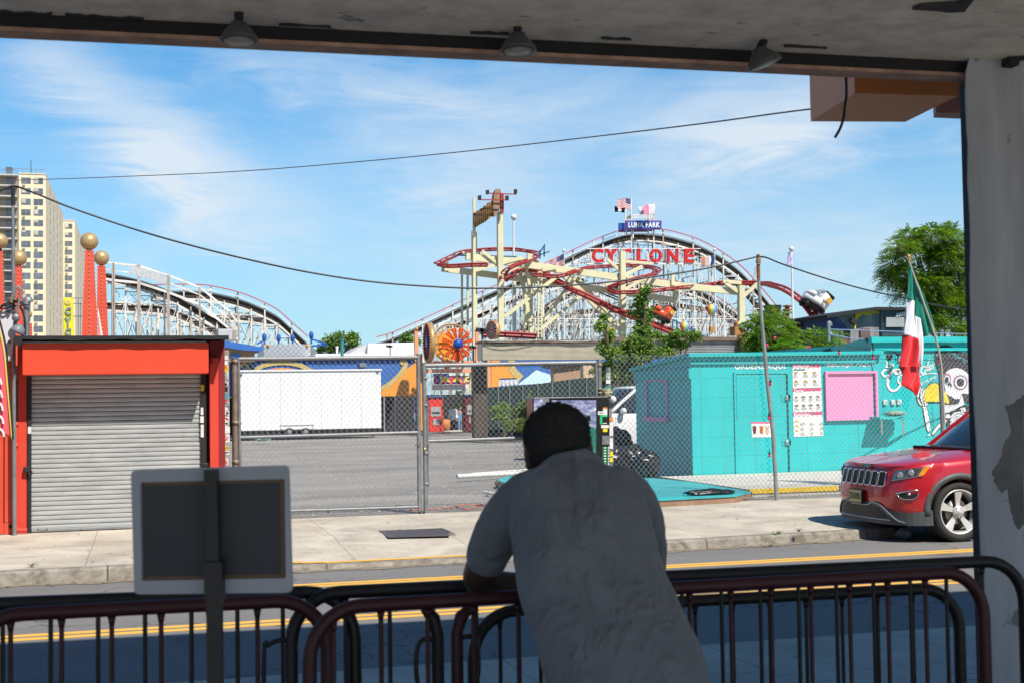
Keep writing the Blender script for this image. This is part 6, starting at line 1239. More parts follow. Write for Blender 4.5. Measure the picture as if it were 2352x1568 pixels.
# ------------------------------------------------ towers, pylons, signs left
def tower(nm, lab, X0, X1, D, zt, Y, fl, cols, scols, mat, balc=0, x_corner=None):
    t = thing(nm, lab, 'building', V((X0+X1)/2, Y, -.2)); MB().box(X0, X1, Y, Y+D, -.2, zt).build('walls', mat, t)
    MB().box(X0, X1, Y-.15, Y+D, zt+.01, zt+.35).build('parapet', M('parapet_pale', (.6, .55, .45), .7), t)
    W = MB(); G = M('tower_glass', (.15, .18, .21), .2, var=.6, scale=.25); SH = M('tower_blind', (.55, .52, .45), .7, var=.4, scale=.4); Fm = M('tower_frame', (.30, .30, .30), .5); ac = MB(); fr_ = MB(); sl = MB()
    nf = int((zt+.2)/fl); R4_ = random.Random(int(Y)); side = 1
    for f_ in range(1, nf):
        z = zt-.9-fl*f_+fl
        for (xa, w) in cols:
            x = X0+xa; k = R4_.random(); fr_.box(x-.08, x+w+.08, Y-.06, Y-.001, z-1.48, z+.08); W.box(x, x+w, Y-.10, Y-.061, z-1.4, z)
            fr_.box(x+w/2-.05, x+w/2+.05, Y-.14, Y-.101, z-1.4, z); fr_.box(x, x+w, Y-.13, Y-.101, z-.72, z-.66)
            if k < .5: sl.box(x+.04, x+w/2-.06, Y-.12, Y-.101, z-.7*R4_.uniform(.4, 1.9), z-.03)
            if k > .35: ac.box(x+.2, x+.85, Y-.30, Y-.001, z-2.15, z-1.72)
        for (ya, w) in scols:
            y = Y+ya; fr_.box(X1+.001, X1+.06, y-.08, y+w+.08, z-1.48, z+.08); W.box(X1+.061, X1+.10, y, y+w, z-1.4, z)
            if R4_.random() < .4: ac.box(X1+.001, X1+.2, y+.1, y+.8, z-2.0, z-1.6)
            if R4_.random() < .5: sl.box(X1+.101, X1+.12, y+.1, y+w-.1, z-.6, z-.03)
    nw = lambda o, k: (o.__setitem__('kind', 'stuff'), o)[1]
    nw(fr_.build('window_frames', Fm, t), 1); nw(W.build('windows', G, t), 1); nw(sl.build('blinds', SH, t), 1); nw(ac.build('air_conditioners', M('ac_unit', (.33, .31, .27), .6), t), 1)
    if balc:
        B_ = MB(); R_ = MB(); Dk = MB(); 
        for f_ in range(nf):
            z = zt-2.7-fl*f_+fl-.3; B_.box(X0-balc, X0-.3, Y-1.6, Y+.5, z-.25, z); B_.box(X0-balc, X0-.3, Y+.51, Y+.6, z+.01, z+fl-.26) if False else None
            for k in range(int(balc*4)): R_.box(X0-balc+k*.25, X0-balc+k*.25+.03, Y-1.6, Y-1.56, z, z+1.05)
            R_.box(X0-balc, X0-.3, Y-1.62, Y-1.55, z+1.05, z+1.12); 
        for f_ in range(nf):
            z = zt-2.7-fl*f_+fl-.3
            for k in range(4): Dk.box(X0-balc+1+k*balc/4, X0-balc+1+k*balc/4+1.5, Y+.4, Y+.49, z+.05, z+2.1)
        nw(B_.build('balcony_slabs', M('slab_white', (.6, .58, .55), .7), t), 1); nw(R_.build('balcony_rails', M('rail_grey', (.16, .16, .17), .5), t), 1); nw(Dk.build('balcony_doors', G, t), 1)
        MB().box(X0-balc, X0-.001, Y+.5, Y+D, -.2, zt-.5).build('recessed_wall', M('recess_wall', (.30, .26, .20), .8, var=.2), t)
    return t
def m_brick(nm, c):
    m, nt = newmat(nm); a = nt.noise(nt.vec((1, 1, .3)), .35, 6, .6); b = nt.noise(nt.vec((1, 1, .08)), 1.2, 4, .6)
    col = nt.mix(nt.ramp(a, [(.3, 0.), (.7, 1.)]), c, tuple(x*1.12 for x in c)); col = nt.mix(nt.ramp(b, [(.55, 0.), (.75, .35)]), col, tuple(x*.7 for x in c)); finish(nt, col, .8); return m
TBR = m_brick('cream_brick', (.74, .62, .43))
Y1 = 345; cz_ = onY(103, 395, Y1); cx0 = onY(43, 400, Y1).x; cx1 = onY(105, 400, Y1).x; yb1 = onP(146, 410, V(cx1, 0, 0), V(1, 0, 0)).y
ztw = onY(75, 401, Y1).z; flh = 2.65
wcols = [(onY(a, 400, Y1).x-cx0, 2.1) for a in (49.5, 78)]
D1 = abs(yb1-Y1); 
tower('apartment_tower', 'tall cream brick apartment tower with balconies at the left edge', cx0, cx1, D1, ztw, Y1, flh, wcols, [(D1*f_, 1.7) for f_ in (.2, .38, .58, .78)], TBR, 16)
Y2 = 420; cx0 = onY(140, 500, Y2).x; cx1 = onY(172, 500, Y2).x; yb1 = onP(201, 520, V(cx1, 0, 0), V(1, 0, 0)).y; D2 = abs(yb1-Y2)
tower('apartment_tower', 'shorter cream brick apartment tower behind the tall one', cx0, cx1, D2, onY(155, 508, Y2).z, Y2, 2.65, [(onY(149, 500, Y2).x-cx0, 2.1)], [(D2*f_, 1.7) for f_ in (.2, .36, .52, .68, .84)], TBR)
for Y_, xa, xb, z_ in ((Y1, 10, 103, ztw), ):
    rr_ = thing('roof_railing', 'thin railing and antenna on the roof of the tall tower', 'railing', V(onY(50, 400, Y_).x, Y_+1, ztw+.36)); X0, X1 = onY(xa, 400, Y_).x, onY(xb, 400, Y_).x
    MB().bar((X0, Y_+1, ztw+1.5), (X1, Y_+1, ztw+1.5), .1).build('rail', GALV, rr_)
    for k in range(10): X = X0+(X1-X0)*k/9; MB().bar((X, Y_+1, ztw+.35), (X, Y_+1, ztw+1.5), .08).build('upright', GALV, rr_)
    MB().bar((X0+6, Y_+3, ztw+.3), (X0+6, Y_+3, ztw+4), .15).build('antenna', DRK, rr_)
OBR = M('pylon_red', (.62, .075, .035), .55, var=.12, scale=2); BLB = M('pylon_bulb', (.75, .3, .22), .4)
def pylon(lab, xc, yb, r, x0t, x1t, yt, x0b, x1b, Y):
    c = onY(xc, yb, Y); R_ = r*Y/.985/3000; t = thing('ball_pylon', lab, 'pylon', V(c.x, Y, gz(Y)))
    MB().ball(c, R_, 28, 18).build('gold_ball', GOLD, t); MB().tube([c-V(0, 0, R_*.9), V(c.x, Y, onY(xc, yt, Y).z)], .09, 8).build('neck', DRK, t)
    zt = onY(xc, yt, Y).z; zb = onY(xc, 775, Y).z; a, b = onY(x0t, yt, Y).x, onY(x1t, yt, Y).x; a2_, b2_ = onY(x0b, 770, Y).x, onY(x1b, 770, Y).x
    k = (zb-gz(Y))/(zt-zb); a3, b3_ = a2_+(a2_-a)*k*.7, b2_+(b2_-b)*k*.7; m = (a+b)/2; w = (b-a); w2 = b3_-a3
    MB().hexa((a3, Y-w2/2, gz(Y)), (b3_, Y-w2/2, gz(Y)), (b3_, Y+w2/2, gz(Y)), (a3, Y+w2/2, gz(Y)), (a, Y-w/2, zt), (b, Y-w/2, zt), (b, Y+w/2, zt), (a, Y+w/2, zt)).build('obelisk', OBR, t)
    bb = MB(); n = int((zt-zb)/.16)
    for i in range(n):
        f = i/n; z = zt-(zt-zb)*f*1.08
        g_ = (zt-z)/(zt-gz(Y)); ww = w+(w2-w)*g_; yy = Y-ww/2-.02; cxm = m+((a3+b3_)/2-m)*g_
        bb.ball((cxm, yy, z), .03, 5, 4); bb.ball((cxm-ww/2, yy+.02, z), .03, 5, 4); bb.ball((cxm+ww/2, yy+.02, z), .03, 5, 4)
    bb.build('bulb_strips', BLB, t); return t
pylon('red pylon with the highest gold ball, right of the yellow sign', 205, 555, 19, 196, 215, 577, 186.5, 226.5, 58)
pylon('slimmer red pylon with a gold ball right beside the highest one', 233, 593, 16.3, 224, 242, 612, 222, 250, 66)
pylon('red pylon cut by the left edge of the picture', -1, 554, 17, -9, 6, 578, -22, 14, 60)
pylon('red pylon with a gold ball directly behind the cable pole', 43, 593, 17, 35, 50, 612, 33, 57, 64)
pylon('small far red pylon with a half hidden gold ball near the conduit', 64, 722, 9, 57, 73, 743, 56, 74, 82)
ys = thing('vertical_sign', 'yellow vertical sign with grey letters C Y C beside the red pylons', 'sign', base(156, 110)); sY = 110
c4s = lambda x, y: onY(*c4(x, y), sY-.2)
bevel(MB().prism([c4s(x, y) for x, y in ((566, 440), (575, 428), (655, 428), (660, 770), (566, 770))], (0, .5, 0)).build('panel', M('sign_yellow', (.78, .66, .02), .5, dirt=.2), ys), .03)
m_ = MB(); pbox(m_, 146, 770, 168, 900, sY, .4); m_.build('lower_panel', M('sign_yellow'), ys)
GL = M('letter_grey', (.28, .34, .36), .5, .4, var=.3); m_ = MB()
for ch, y0, y1 in (('C', 512, 584), ('Y', 604, 682), ('C', 700, 765)): O = c4s(582, y1); m_ = MB(); text(m_, ch, O+V(0, -.03, 0), c4s(638, y1)-O, c4s(582, y0)-O, bold=.06, thick=.1); m_.build('letter', GL, ys)
MB().lathe(c4s(607, 470)+V(0, -.01, 0), [(26*.2564*112/3000, 0), (26*.2564*112/3000, .04), (20*.2564*112/3000, .05), (.001, .05)], 20, V(0, -1, 0)).build('round_emblem', M('emblem', (.7, .6, .15), .5, var=.5, scale=5), ys)
for a, b in (((655, 432), (735, 430)), ((660, 480), (735, 485)), ((660, 595), (735, 595)), ((700, 430), (700, 770)), ((720, 480), (720, 770))): MB().bar(c4s(*a), c4s(*b), .08).build('brace', GALV, ys)
tt = thing('striped_canopy', 'sliver of a red and white tent point between the pylons and the kiosk roof', 'tent', base(240, 50)); MB().prism([onY(x, y, 50) for x, y in ((225, 705), (236, 770), (250, 812), (222, 812))], (0, .05, 0)).build('white_panel', M('canopy_white', (.7, .7, .7), .6), tt); MB().prism([onY(x, y, 49.97) for x, y in ((226, 725), (232, 770), (236, 812), (224, 812))], (0, -.02, 0)).build('pink_panel', M('canopy_pink', (.7, .25, .25), .6), tt)
# right side: yellow wall, shack, poles
yw = thing('yellow_wall', 'yellow plywood wall with hanging wires left of the weathered shack', 'wall', base(1850, 40)); MB().prism([onY(*c5(x, y), 40) for x, y in ((470, 798), (805, 748), (805, 1050), (470, 1050))], (0, .2, 0)).build('panel', M('wall_yellow', (.70, .48, .02), .6, dirt=.35, scale=2), yw)
for k in range(3): MB().tube(smooth([onY(*c5(x, 770+k*9+25*math.sin((x-480)/100*1.5+k)**2), 39.9) for x in range(490, 800, 40)], 2), .012, 4).build('wire', M('black_rubber'), yw)
def m_weather():
    m, nt = newmat('weathered_boards'); a = nt.noise(nt.vec((1, 1, .12)), 4, 7, .65); b = nt.noise(nt.vec(), 1., 7, .65, .6); s = nt.n('SeparateXYZ'); t = nt.n('TexCoord'); nt.l(t.outputs['Object'], s.inputs[0])
    col = nt.mix(nt.ramp(a, [(.3, 0.), (.7, 1.)]), (.10, .10, .11), (.34, .33, .31)); f = nt.math('ADD', nt.math('MULTIPLY', s.outputs['X'], -.5), nt.math('MULTIPLY_ADD', b, 1.8, -1.1))
    col = nt.mix(nt.ramp(f, [(.05, 0.), (.15, .9)]), col, (.03, .06, .20)); finish(nt, col, .8, 0, a, .3); return m
sk = thing('weathered_shack', 'weathered blue and grey rooftop shack with a black roof edge', 'shed', onY(1980, 770, 38)); sk.location = onY(1975, 760, 38)
MB().prism([onY(*c5(x, y), 38) for x, y in ((835, 722), (1210, 668), (1210, 930), (835, 930))], (0, 3, 0)).build('left_wall', m_weather(), sk)
MB().prism([onY(*c5(x, y), 37.97) for x, y in ((1020, 690), (1208, 665), (1208, 700), (1160, 690), (1120, 715), (1080, 700), (1040, 730), (1020, 820))], (0, -.01, 0)).build('yellow_splash', M('wall_yellow'), sk)
cbw = MB(); A, B = onY(*c5(1211, 668), 38), onY(*c5(1470, 655), 38); n = 26; zlo = onY(*c5(1300, 930), 38).z
vs = [];
for i in range(n*2+1): X = A.x+(B.x-A.x)*i/(2*n); vs += [(X, 37.9-(.05 if i % 2 else 0), zlo), (X, 37.9-(.05 if i % 2 else 0), A.z+.02)]
cbw.add(vs, [(2*i, 2*i+2, 2*i+3, 2*i+1) for i in range(2*n)]); cbw.box(A.x, B.x, 37.95, 41, zlo, A.z); cbw.build('corrugated_wall', M('tin_grey', (.30, .36, .38), .5, .4, dirt=.5), sk)
MB().prism([onY(*c5(x, y), 37.6) for x, y in ((800, 708), (1185, 643), (1480, 647), (1480, 668), (1185, 668), (805, 730))], (0, 3.6, 0)).build('roof_edge', M('tar_felt'), sk)
for q in (R4(902, 828, 980, 930), R4(1060, 812, 1135, 930)): MB().prism([onY(*c5(x, y), 37.96) for x, y in q], (0, -.03, 0)).build('boarded_opening', M('board_brown', (.16, .10, .09), .8, var=.4), sk)
MB().prism([onY(*c5(x, y), 37.8) for x, y in R4(1258, 725, 1400, 800)], (0, -.05, 0)).build('window', M('mach_grey'), sk)
MB().bar(onY(*c5(985, 742), 37.7), onY(*c5(1025, 768), 37.7), .16).build('flood_light', DRK, sk); MB().bar(onY(*c5(1020, 740), 37.7), onY(*c5(1018, 815), 37.7), .05).build('lamp_arm', M('wall_yellow'), sk)
t_ = MB()
for k in range(4): t_.tube(smooth([onY(*c5(1345+k*20, 725-k*4), 37.75), onY(*c5(1352+k*20, 695-k*5), 37.75), onY(*c5(1362+k*20, 712-k*4), 37.75), onY(*c5(1370+k*20, 690-k*6), 37.75)], 3), .035, 4)
t_.build('graffiti', stk['white'], sk)
cp = thing('roof_conduit', 'grey conduit with a curved head standing on the stained roof', 'pipe', onY(*c5(812, 912), 30)); MB().tube([onY(*c5(812, 912), 30), onY(*c5(812, 775), 30)], .05, 10).build('pipe', GALV, cp)
MB().tube(smooth([onY(*c5(812, 790), 30), onY(*c5(812, 765), 30), onY(*c5(826, 770), 30), onY(*c5(828, 790), 30)], 3), .045, 10).build('hood', GALV, cp); MB().ball(onY(*c5(825, 855), 30), .06).build('insulator', GALV, cp)
for lab, a, b in (('thin bluish wire running low over the mural wall', [(820, 818), (1430, 838), (1900, 855)], 30), ('dark service wire dropping behind the stained wall', [(830, 858), (1000, 890), (1190, 895)], 29)): tag(MB().tube([onY(*c5(*p), b) for p in a], .012, 4).build('service_wire', M('wire_blue', (.25, .28, .42), .5)), lab, 'wire')
for x, y0, y1, r, m, lab in ((1808, 701, 752, .09, M('rust_brown'), 'rusty iron stub post left of the yellow wall'),): 
    t = thing('iron_post', lab, 'post', base(x, 45)); MB().tube([base(x, 45), onY(x, y0, 45)], r, 10).build('post', m, t)
    for y in (704, 712, 718): MB().lathe(onY(x, y, 45), [(r*1.9, -.02), (r*1.9, .03)], 10).build('flange', m, t)
dz = thing('roof_debris_stack', 'dark red and black stacked junk behind the feathery tree', 'stack', base(1783, 50)); 
for k in range(5): p = onY(1778+k*1.5, 735-k*8, 50); MB().box(p.x-.2-.05*k, p.x+.22, 50, 50.4, p.z-.1, p.z+.05).build('piece', (stk['black'], M('booth_dark'))[k % 2], dz)
def pole(lab, x0, yb, x1, yt, Y, r, flagf=None, m=None):
    t = thing('flagpole', lab, 'flagpole', base(x0, Y)); MB().tube([base(x0, Y), onY(x1, yt, Y)], [r*1.2, r*.7], 8).build('pole', m or M('pole_white', (.66, .68, .7), .4), t); MB().ball(onY(x1, yt-1, Y), r*2.2, 10, 8).build('finial', M('pole_white'), t); return t
pole('white flagpole right of the coaster with a lavender flag', 1826, 770, 1818, 573, 95, .10)
pole('short white antenna mast behind the orange red loop', 1180, 700, 1180, 500, 115, .13)
f = thing('flag', 'small lavender and white flag limp on the pole right of the coaster', 'flag', onY(1818, 600, 95)); cloth('cloth', [(499, 215), (500, 240), (486, 290), (484, 322)], [(528, 205), (530, 240), (524, 280), (522, 318)], lambda x, y: onY(*c5(x, y), 95), M('lavender', (.55, .50, .75), .7, var=.25, scale=2), f, .12, 8, 14, 3)
# ================================================================ foliage
def leaves(mb, P_, size, rr, droop=.3, asp=.42):
    n = len(P_); vs, fs = [], []; o = len(mb.v)
    for p in P_:
        d = V(rr.gauss(0, 1), rr.gauss(0, 1), rr.gauss(-droop, .6)).normalized(); s = d.cross(V(rr.gauss(0, 1), rr.gauss(0, 1), rr.gauss(0, 1))).normalized(); L = size*rr.uniform(.6, 1.25); nn = d.cross(s)*.12*L
        a, m, b = p, p+d*L*.5+nn, p+d*L
        mb.add([a, m+s*L*asp*.5-nn*2, b, m-s*L*asp*.5-nn*2, m], [(0, 1, 4), (1, 2, 4), (2, 3, 4), (3, 0, 4)])
    return mb
def fronds(mb, tw, P_, size, rr, out):
    for p, c in P_:
        d = (p-c); d.z *= .5; d = d.normalized() if d.length > .01 else V(1, 0, 0); d = (d+V(rr.gauss(0, .35), rr.gauss(0, .35), rr.gauss(.05, .3))).normalized(); s = d.cross(V(0, 0, 1)+V(rr.gauss(0, .3), rr.gauss(0, .3), 0)).normalized(); up = s.cross(d)
        L = size*rr.uniform(.65, 1.2); nl = 8
        for i in range(1, nl+1):
            f = i/nl; q = p+d*L*f-V(0, 0, 1)*(f*f*L*.42); w = L*.26*(1-.55*abs(f-.45))
            for sg in (-1, 1):
                e = (s*sg*.9+d*.45-V(0, 0, .28+rr.uniform(0, .2))).normalized(); n_ = e.cross(up).normalized()*w*.17
                mb.add([q, q+e*w*.5+n_, q+e*w, q+e*w*.5-n_], [(0, 1, 2, 3)])
BARK = M('bark', (.13, .10, .07), .9, var=.4, scale=6, bump=.6)
def tree(nm, lab, Y, cl, root_px, mat, nleaf, size, fr=False, seed=1, dep=1., tr=.09, group=None, stems=None, cat='tree', air=1.2):
    rr = random.Random(seed); b = base(*root_px) if len(root_px) == 2 else root_px[0]; t = thing(nm, lab, cat, b, group); mb = MB(); tw = MB(); tr_m = MB()
    tot = sum(r[2]*r[3] for r in cl); cents = []
    for (x, y, rx, ry) in cl:
        c = onY(x, y, Y+rr.uniform(-.5, .5)*dep); k = Y/.96/3000; RX, RZ = rx*k, ry*k; cents.append((c, RX, RZ)); n = max(6, int(nleaf*rx*ry/tot)); pts = []
        sub = [V(rr.gauss(0, .5), rr.gauss(0, .5), rr.gauss(0, .5)) for _ in range(7)]
        for _ in range(n):
            g = rr.choice(sub); q = g+V(rr.gauss(0, .34), rr.gauss(0, .34), rr.gauss(0, .34))
            if q.length > air: q = q.normalized()*rr.uniform(.6, air)
            pts.append(c+V(q.x*RX, q.y*min(RX, 1.2)*dep, q.z*RZ))
        if fr: fronds(mb, tw, [(p, c-V(0, 0, RZ*.3)) for p in pts], size, rr, c)
        else: leaves(mb, pts, size, rr)
        for s_ in sub:
            e = c+V(s_.x*RX, s_.y*min(RX, 1.2)*dep, s_.z*RZ); tw.tube([c-V(0, 0, RZ*.4), c.lerp(e, .5)+V(0, 0, .02), e], [tr*.22, tr*.14, tr*.06], 4, False)
    tips = sorted(cents, key=lambda q: q[0].z); st_ = stems or [(b, max(cents, key=lambda q: q[0].z)[0])]
    for a, e in st_: m = a.lerp(e, .5)+V(rr.uniform(-.1, .1), 0, 0); tr_m.tube(smooth([a, a.lerp(e, .25)+V(rr.uniform(-.06, .06), 0, 0), m, e], 4), [tr*(1-.8*i/12) for i in range(13)], 7)
    lm = MB()
    for c, RX, RZ in cents:
        a, e = min(st_, key=lambda q: ((q[0].lerp(q[1], min(1, max(0, (c.z-.3-q[0].z)/max(.1, q[1].z-q[0].z)))))-c).length); f = min(1, max(.05, (c.z-.6-a.z)/max(.1, (e.z-a.z)))); j = a.lerp(e, f*.9); lm.tube(smooth([j, j.lerp(c, .5)+V(0, 0, .05), c-V(0, 0, RZ*.3)], 3), [tr*.5, tr*.45, tr*.42, tr*.38, tr*.34, tr*.3, tr*.26], 5, False)
    tr_m.build('trunk', BARK, t); lm.build('limbs', BARK, t); tw.build('twigs', BARK, t); mb.build('crown', mat, t); return t
L1 = leafmat('leaf_fresh', (.05, .12, .02), (.30, .42, .09)); L2 = leafmat('leaf_ailanthus', (.03, .10, .015), (.28, .40, .05)); L3 = leafmat('leaf_dark', (.03, .07, .02), (.08, .14, .03)); L4 = leafmat('leaf_yellow', (.12, .18, .03), (.24, .30, .06))
s0 = base(1470, 44); SL = lambda x, y: onY(x, y, 44)
tree('slender_tree', 'slender light green tree rising behind the vending machine and the booth', 44, [(1483, 668, 8, 10), (1476, 690, 15, 13), (1470, 712, 20, 13), (1478, 738, 20, 15), (1476, 762, 20, 15), (1466, 788, 24, 16), (1462, 815, 26, 16), (1388, 728, 7, 8), (1380, 748, 13, 9), (1398, 768, 12, 11), (1394, 795, 16, 13), (1414, 812, 20, 13), (1432, 792, 16, 11), (1538, 774, 20, 8), (1562, 768, 18, 9), (1592, 770, 16, 9), (1566, 790, 20, 11), (1535, 800, 18, 12), (1502, 812, 24, 14), (1410, 838, 24, 14), (1450, 842, 30, 14), (1390, 866, 20, 12), (1376, 846, 13, 12), (1500, 768, 14, 9)], (1462, 44), L1, 7500, .17, seed=3, air=1.7, tr=.07, stems=[(s0, SL(1482, 672)), (s0+V(-.3, .1, 0), SL(1386, 745)), (s0+V(.2, .1, 0), SL(1588, 778)), (s0+V(.1, 0, 0), SL(1540, 785)), (s0, SL(1440, 790))])
tree('ailanthus_sapling', 'feathery leaved sapling behind the teal booth roof, right of the leaning pole', 31, [(1772, 728, 12, 10), (1748, 752, 18, 16), (1790, 752, 18, 12), (1768, 772, 30, 16), (1825, 782, 22, 12), (1878, 776, 24, 12), (1856, 792, 28, 10), (1758, 795, 26, 14), (1802, 798, 28, 10), (1918, 774, 12, 5), (1738, 782, 12, 14)], (1790, 31), L2, 1500, .42, True, 5, tr=.05)
tree('ailanthus_tree', 'large feathery leaved tree at the right, behind the flag', 45, [(2088, 545, 18, 13), (2138, 540, 24, 18), (2190, 545, 24, 22), (2062, 568, 20, 12), (2110, 578, 32, 20), (2170, 590, 34, 26), (2048, 608, 16, 13), (2040, 640, 16, 15), (2082, 628, 24, 16), (2130, 650, 34, 24), (2190, 640, 34, 30), (2140, 700, 34, 24), (2190, 700, 30, 26), (2112, 740, 34, 16), (2170, 750, 34, 16), (2075, 757, 22, 13), (2260, 600, 50, 60), (2280, 700, 50, 50), (2075, 665, 14, 14), (2350, 640, 50, 60)], (2230, 45), L2, 8500, .58, True, 9, dep=1.4, tr=.11, stems=[(base(2230, 45), onY(2200, 600, 45)), (base(2230, 45.4), onY(2120, 640, 45.4)), (base(2240, 45.8), onY(2270, 600, 45.8))])
tree('small_tree', 'small round tree between the roofs at the centre left', 92, [(760, 785, 20, 14), (785, 775, 24, 14), (815, 778, 18, 14), (775, 800, 30, 12), (740, 800, 14, 10), (815, 800, 18, 12)], (785, 92), L1, 2200, .26, seed=11, tr=.15)
tree('small_tree', 'bit of a green tree top left of the purple drum', 92, [(936, 772, 14, 12), (948, 785, 14, 12), (925, 782, 8, 6)], (938, 92), L1, 700, .26, seed=12, tr=.12)
tree('leafy_shrub', 'leafy green shrub in front of the screened fence, left of the taller one', 56, [(1140, 940, 14, 10), (1160, 930, 14, 10), (1150, 955, 18, 12), (1165, 975, 14, 12)], (1158, 56), L1, 900, .16, seed=13, tr=.04, cat='shrub')
tree('leafy_shrub', 'taller pale green bamboo like shrub left of the vending machine', 56.5, [(1218, 915, 7, 12), (1205, 935, 16, 16), (1190, 950, 14, 16), (1215, 955, 14, 18), (1200, 975, 22, 14)], (1204, 56.5), L4, 1500, .17, seed=14, tr=.04, cat='shrub')
tree('cone_tree', 'small cone shaped evergreen behind the walking couple', 80, [(1052, 902, 4, 6), (1052, 915, 8, 10), (1052, 932, 12, 12), (1052, 952, 15, 12)], (1052, 80), L3, 1500, .16, seed=15, tr=.08)
tree('vine_thicket', 'dark leafy thicket behind the graffiti post', 48, [(1400, 850, 20, 12), (1430, 865, 24, 14), (1390, 870, 16, 10), (1450, 850, 20, 14)], (1410, 48), L3, 1500, .14, seed=16, tr=.04, cat='thicket')
# ================================================================ wooden coaster
CWH = M('coaster_white', (.76, .73, .68), .6, var=.3, scale=.8, dirt=.75); CBK = M('coaster_weathered', (.42, .36, .30), .7, var=.4, scale=1., dirt=.6); CTR = M('track_timber', (.06, .05, .042), .85, var=.5, scale=1.5); CRED = M('rail_red', (.50, .03, .035), .5); CBR = M('brace_white', (.74, .72, .68), .6, var=.3, dirt=.6, scale=1)
def interp(pts, x):
    for (a, b), (c, d) in zip(pts, pts[1:]):
        if a <= x <= c: return b+(d-b)*(x-a)/(c-a)
    return None
def coaster(lab, Y, runs, grp=None, gz_=-.2):
    """runs: list of (track px polyline, x0, x1, step px, depth offset, rail lift px, red?)"""
    x_, y_ = runs[0][0][0]; t = thing('wooden_roller_coaster', lab, 'roller coaster', base(x_, Y)); rr = random.Random(int(Y)); W = 3.2
    for (pts, x0, x1, st_, dy, lift, red) in runs:
        Yr = Y+dy; sp = [(p.x, p.y) for p in smooth([V(*p, 0) for p in pts], 4)]
        f = [onY(a, b, Yr) for a, b in sp]; bkp = [p+V(0, W, 0) for p in f]
        tk = MB()
        for rail_ in (f, bkp):
            for a, b in zip(rail_, rail_[1:]): tk.bar(a, b, .55, .6)
        L_ = 0
        for a, b in zip(f, f[1:]):
            n = max(1, int((b-a).length/.9))
            for i in range(n): p = a.lerp(b, i/n); tk.bar(p+V(0, -.35, -.28), p+V(0, W+.35, -.28), .16, .16)
        tk.build('track', CTR, t)
        wl = MB()
        for a, b in zip(f, f[1:]): wl.bar(a+V(0, -.3, -.62), b+V(0, -.3, -.62), .16, .22); wl.bar(a+V(0, -.5, .35), b+V(0, -.5, .35), .12, .12)
        wl.build('side_ledger', CWH, t)
        if lift:
            h = lift*Yr/.96/3000
            for nm_, k, m_, w_ in (('hand_rail', 1., CRED if red else CWH, .11), ('middle_rail', .55, CWH, .09)):
                rl = MB()
                for a, b in zip(f, f[1:]): rl.bar(a+V(0, -.8, h*k), b+V(0, -.8, h*k), w_)
                rl.build(nm_, m_, t)
        n = int((x1-x0)/st_); prev = None
        for i in range(n+1):
            x = x0+(x1-x0)*i/max(1, n); y = interp(sp, x)
            if y is None: continue
            p = onY(x, y, Yr); h = (lift*Yr/.96/3000 if lift else 0); bt = MB(); tal = (i % 2 == 0)
            for q, k in ((p+V(0, -.55, 0), 1), (p+V(0, W+.4, 0), 1)): bt.bar(V(q.x, q.y, gz_), q+V(0, 0, h if tal else -.3), .18 if tal else .13)
            H = p.z-gz_; m = max(1, int(H/4.2)); lv = [gz_+H*(j+.4)/(m+.4) for j in range(m)]
            for j, z in enumerate(lv):
                bt.bar((p.x, Yr-.55, z), (p.x, Yr+W+.4, z), .13)
                if j+1 < len(lv): bt.bar((p.x, Yr-.55, z), (p.x, Yr+W+.4, lv[j+1]), .10) if j % 2 else bt.bar((p.x, Yr-.55, lv[j+1]), (p.x, Yr+W+.4, z), .10)
            bt.build('bent', CWH if (dy < 8 and i % 3) else CBK, t)
            if prev is not None:
                br = MB(); q = prev; zt = min(p.z, q.z)-.6; zs_ = [gz_+.5]; 
                while zs_[-1]+4.2 < zt: zs_.append(zs_[-1]+4.2)
                zs_.append(zt)
                for za, zb in zip(zs_, zs_[1:]):
                    for yy in (Yr-.6, Yr+W+.45):
                        br.bar((q.x, yy, zb), (p.x, yy, zb), .10)
                        if rr.random() < .7: br.bar((q.x, yy, za), (p.x, yy, zb), .07)
                        if rr.random() < .7: br.bar((q.x, yy, zb), (p.x, yy, za), .07)
                br.build('bay_bracing', CBR, t)
            prev = p
    return t
main = [(862, 795), (900, 787-3), (988, 745), (1086, 699), (1178, 657), (1250, 625), (1307, 598), (1342, 581), (1377, 566), (1415, 552), (1451, 545), (1490, 545), (1530, 550), (1570, 560), (1601, 571), (1649, 596), (1697, 631), (1732, 668), (1760, 700), (1800, 750)]
coaster('huge white timber roller coaster hill arching under the red letters', 178, [
    (main, 900, 1795, 34, 0, 20, True),
    ([(1040, 752), (1105, 724), (1160, 700), (1216, 674), (1290, 650), (1340, 645)], 1045, 1335, 40, 9, 14, False),
    ([(1165, 795), (1187, 777), (1254, 712), (1298, 683), (1328, 673), (1400, 662), (1470, 655), (1530, 655), (1585, 668), (1625, 684), (1673, 715), (1720, 755)], 1180, 1715, 34, 16, 12, True),
    ([(1225, 790), (1262, 752), (1300, 728), (1340, 716), (1400, 712), (1460, 716), (1520, 700), (1590, 706), (1650, 716), (1700, 740)], 1235, 1695, 44, 24, 0, False)])
lc = [(228, 636), (246, 637), (293, 646), (337, 658), (381, 674), (410, 690), (440, 707), (469, 725), (500, 742), (540, 764)]
coaster('white timber coaster dropping to the right beside the red pylons', 150, [(lc, 258, 528, 30, 0, 0, False), ([(232, 700), (300, 705), (380, 712), (450, 740), (520, 775)], 262, 515, 24, 7, 0, False)])
tp_ = MB()
lt_ = thing('coaster_catwalk', 'tall white posts and sloping catwalk rails on the left coaster drop', 'catwalk', base(259, 149))
cat = [(232, 600), (259, 605), (319, 611), (387, 633), (460, 661), (527, 716), (545, 740)]
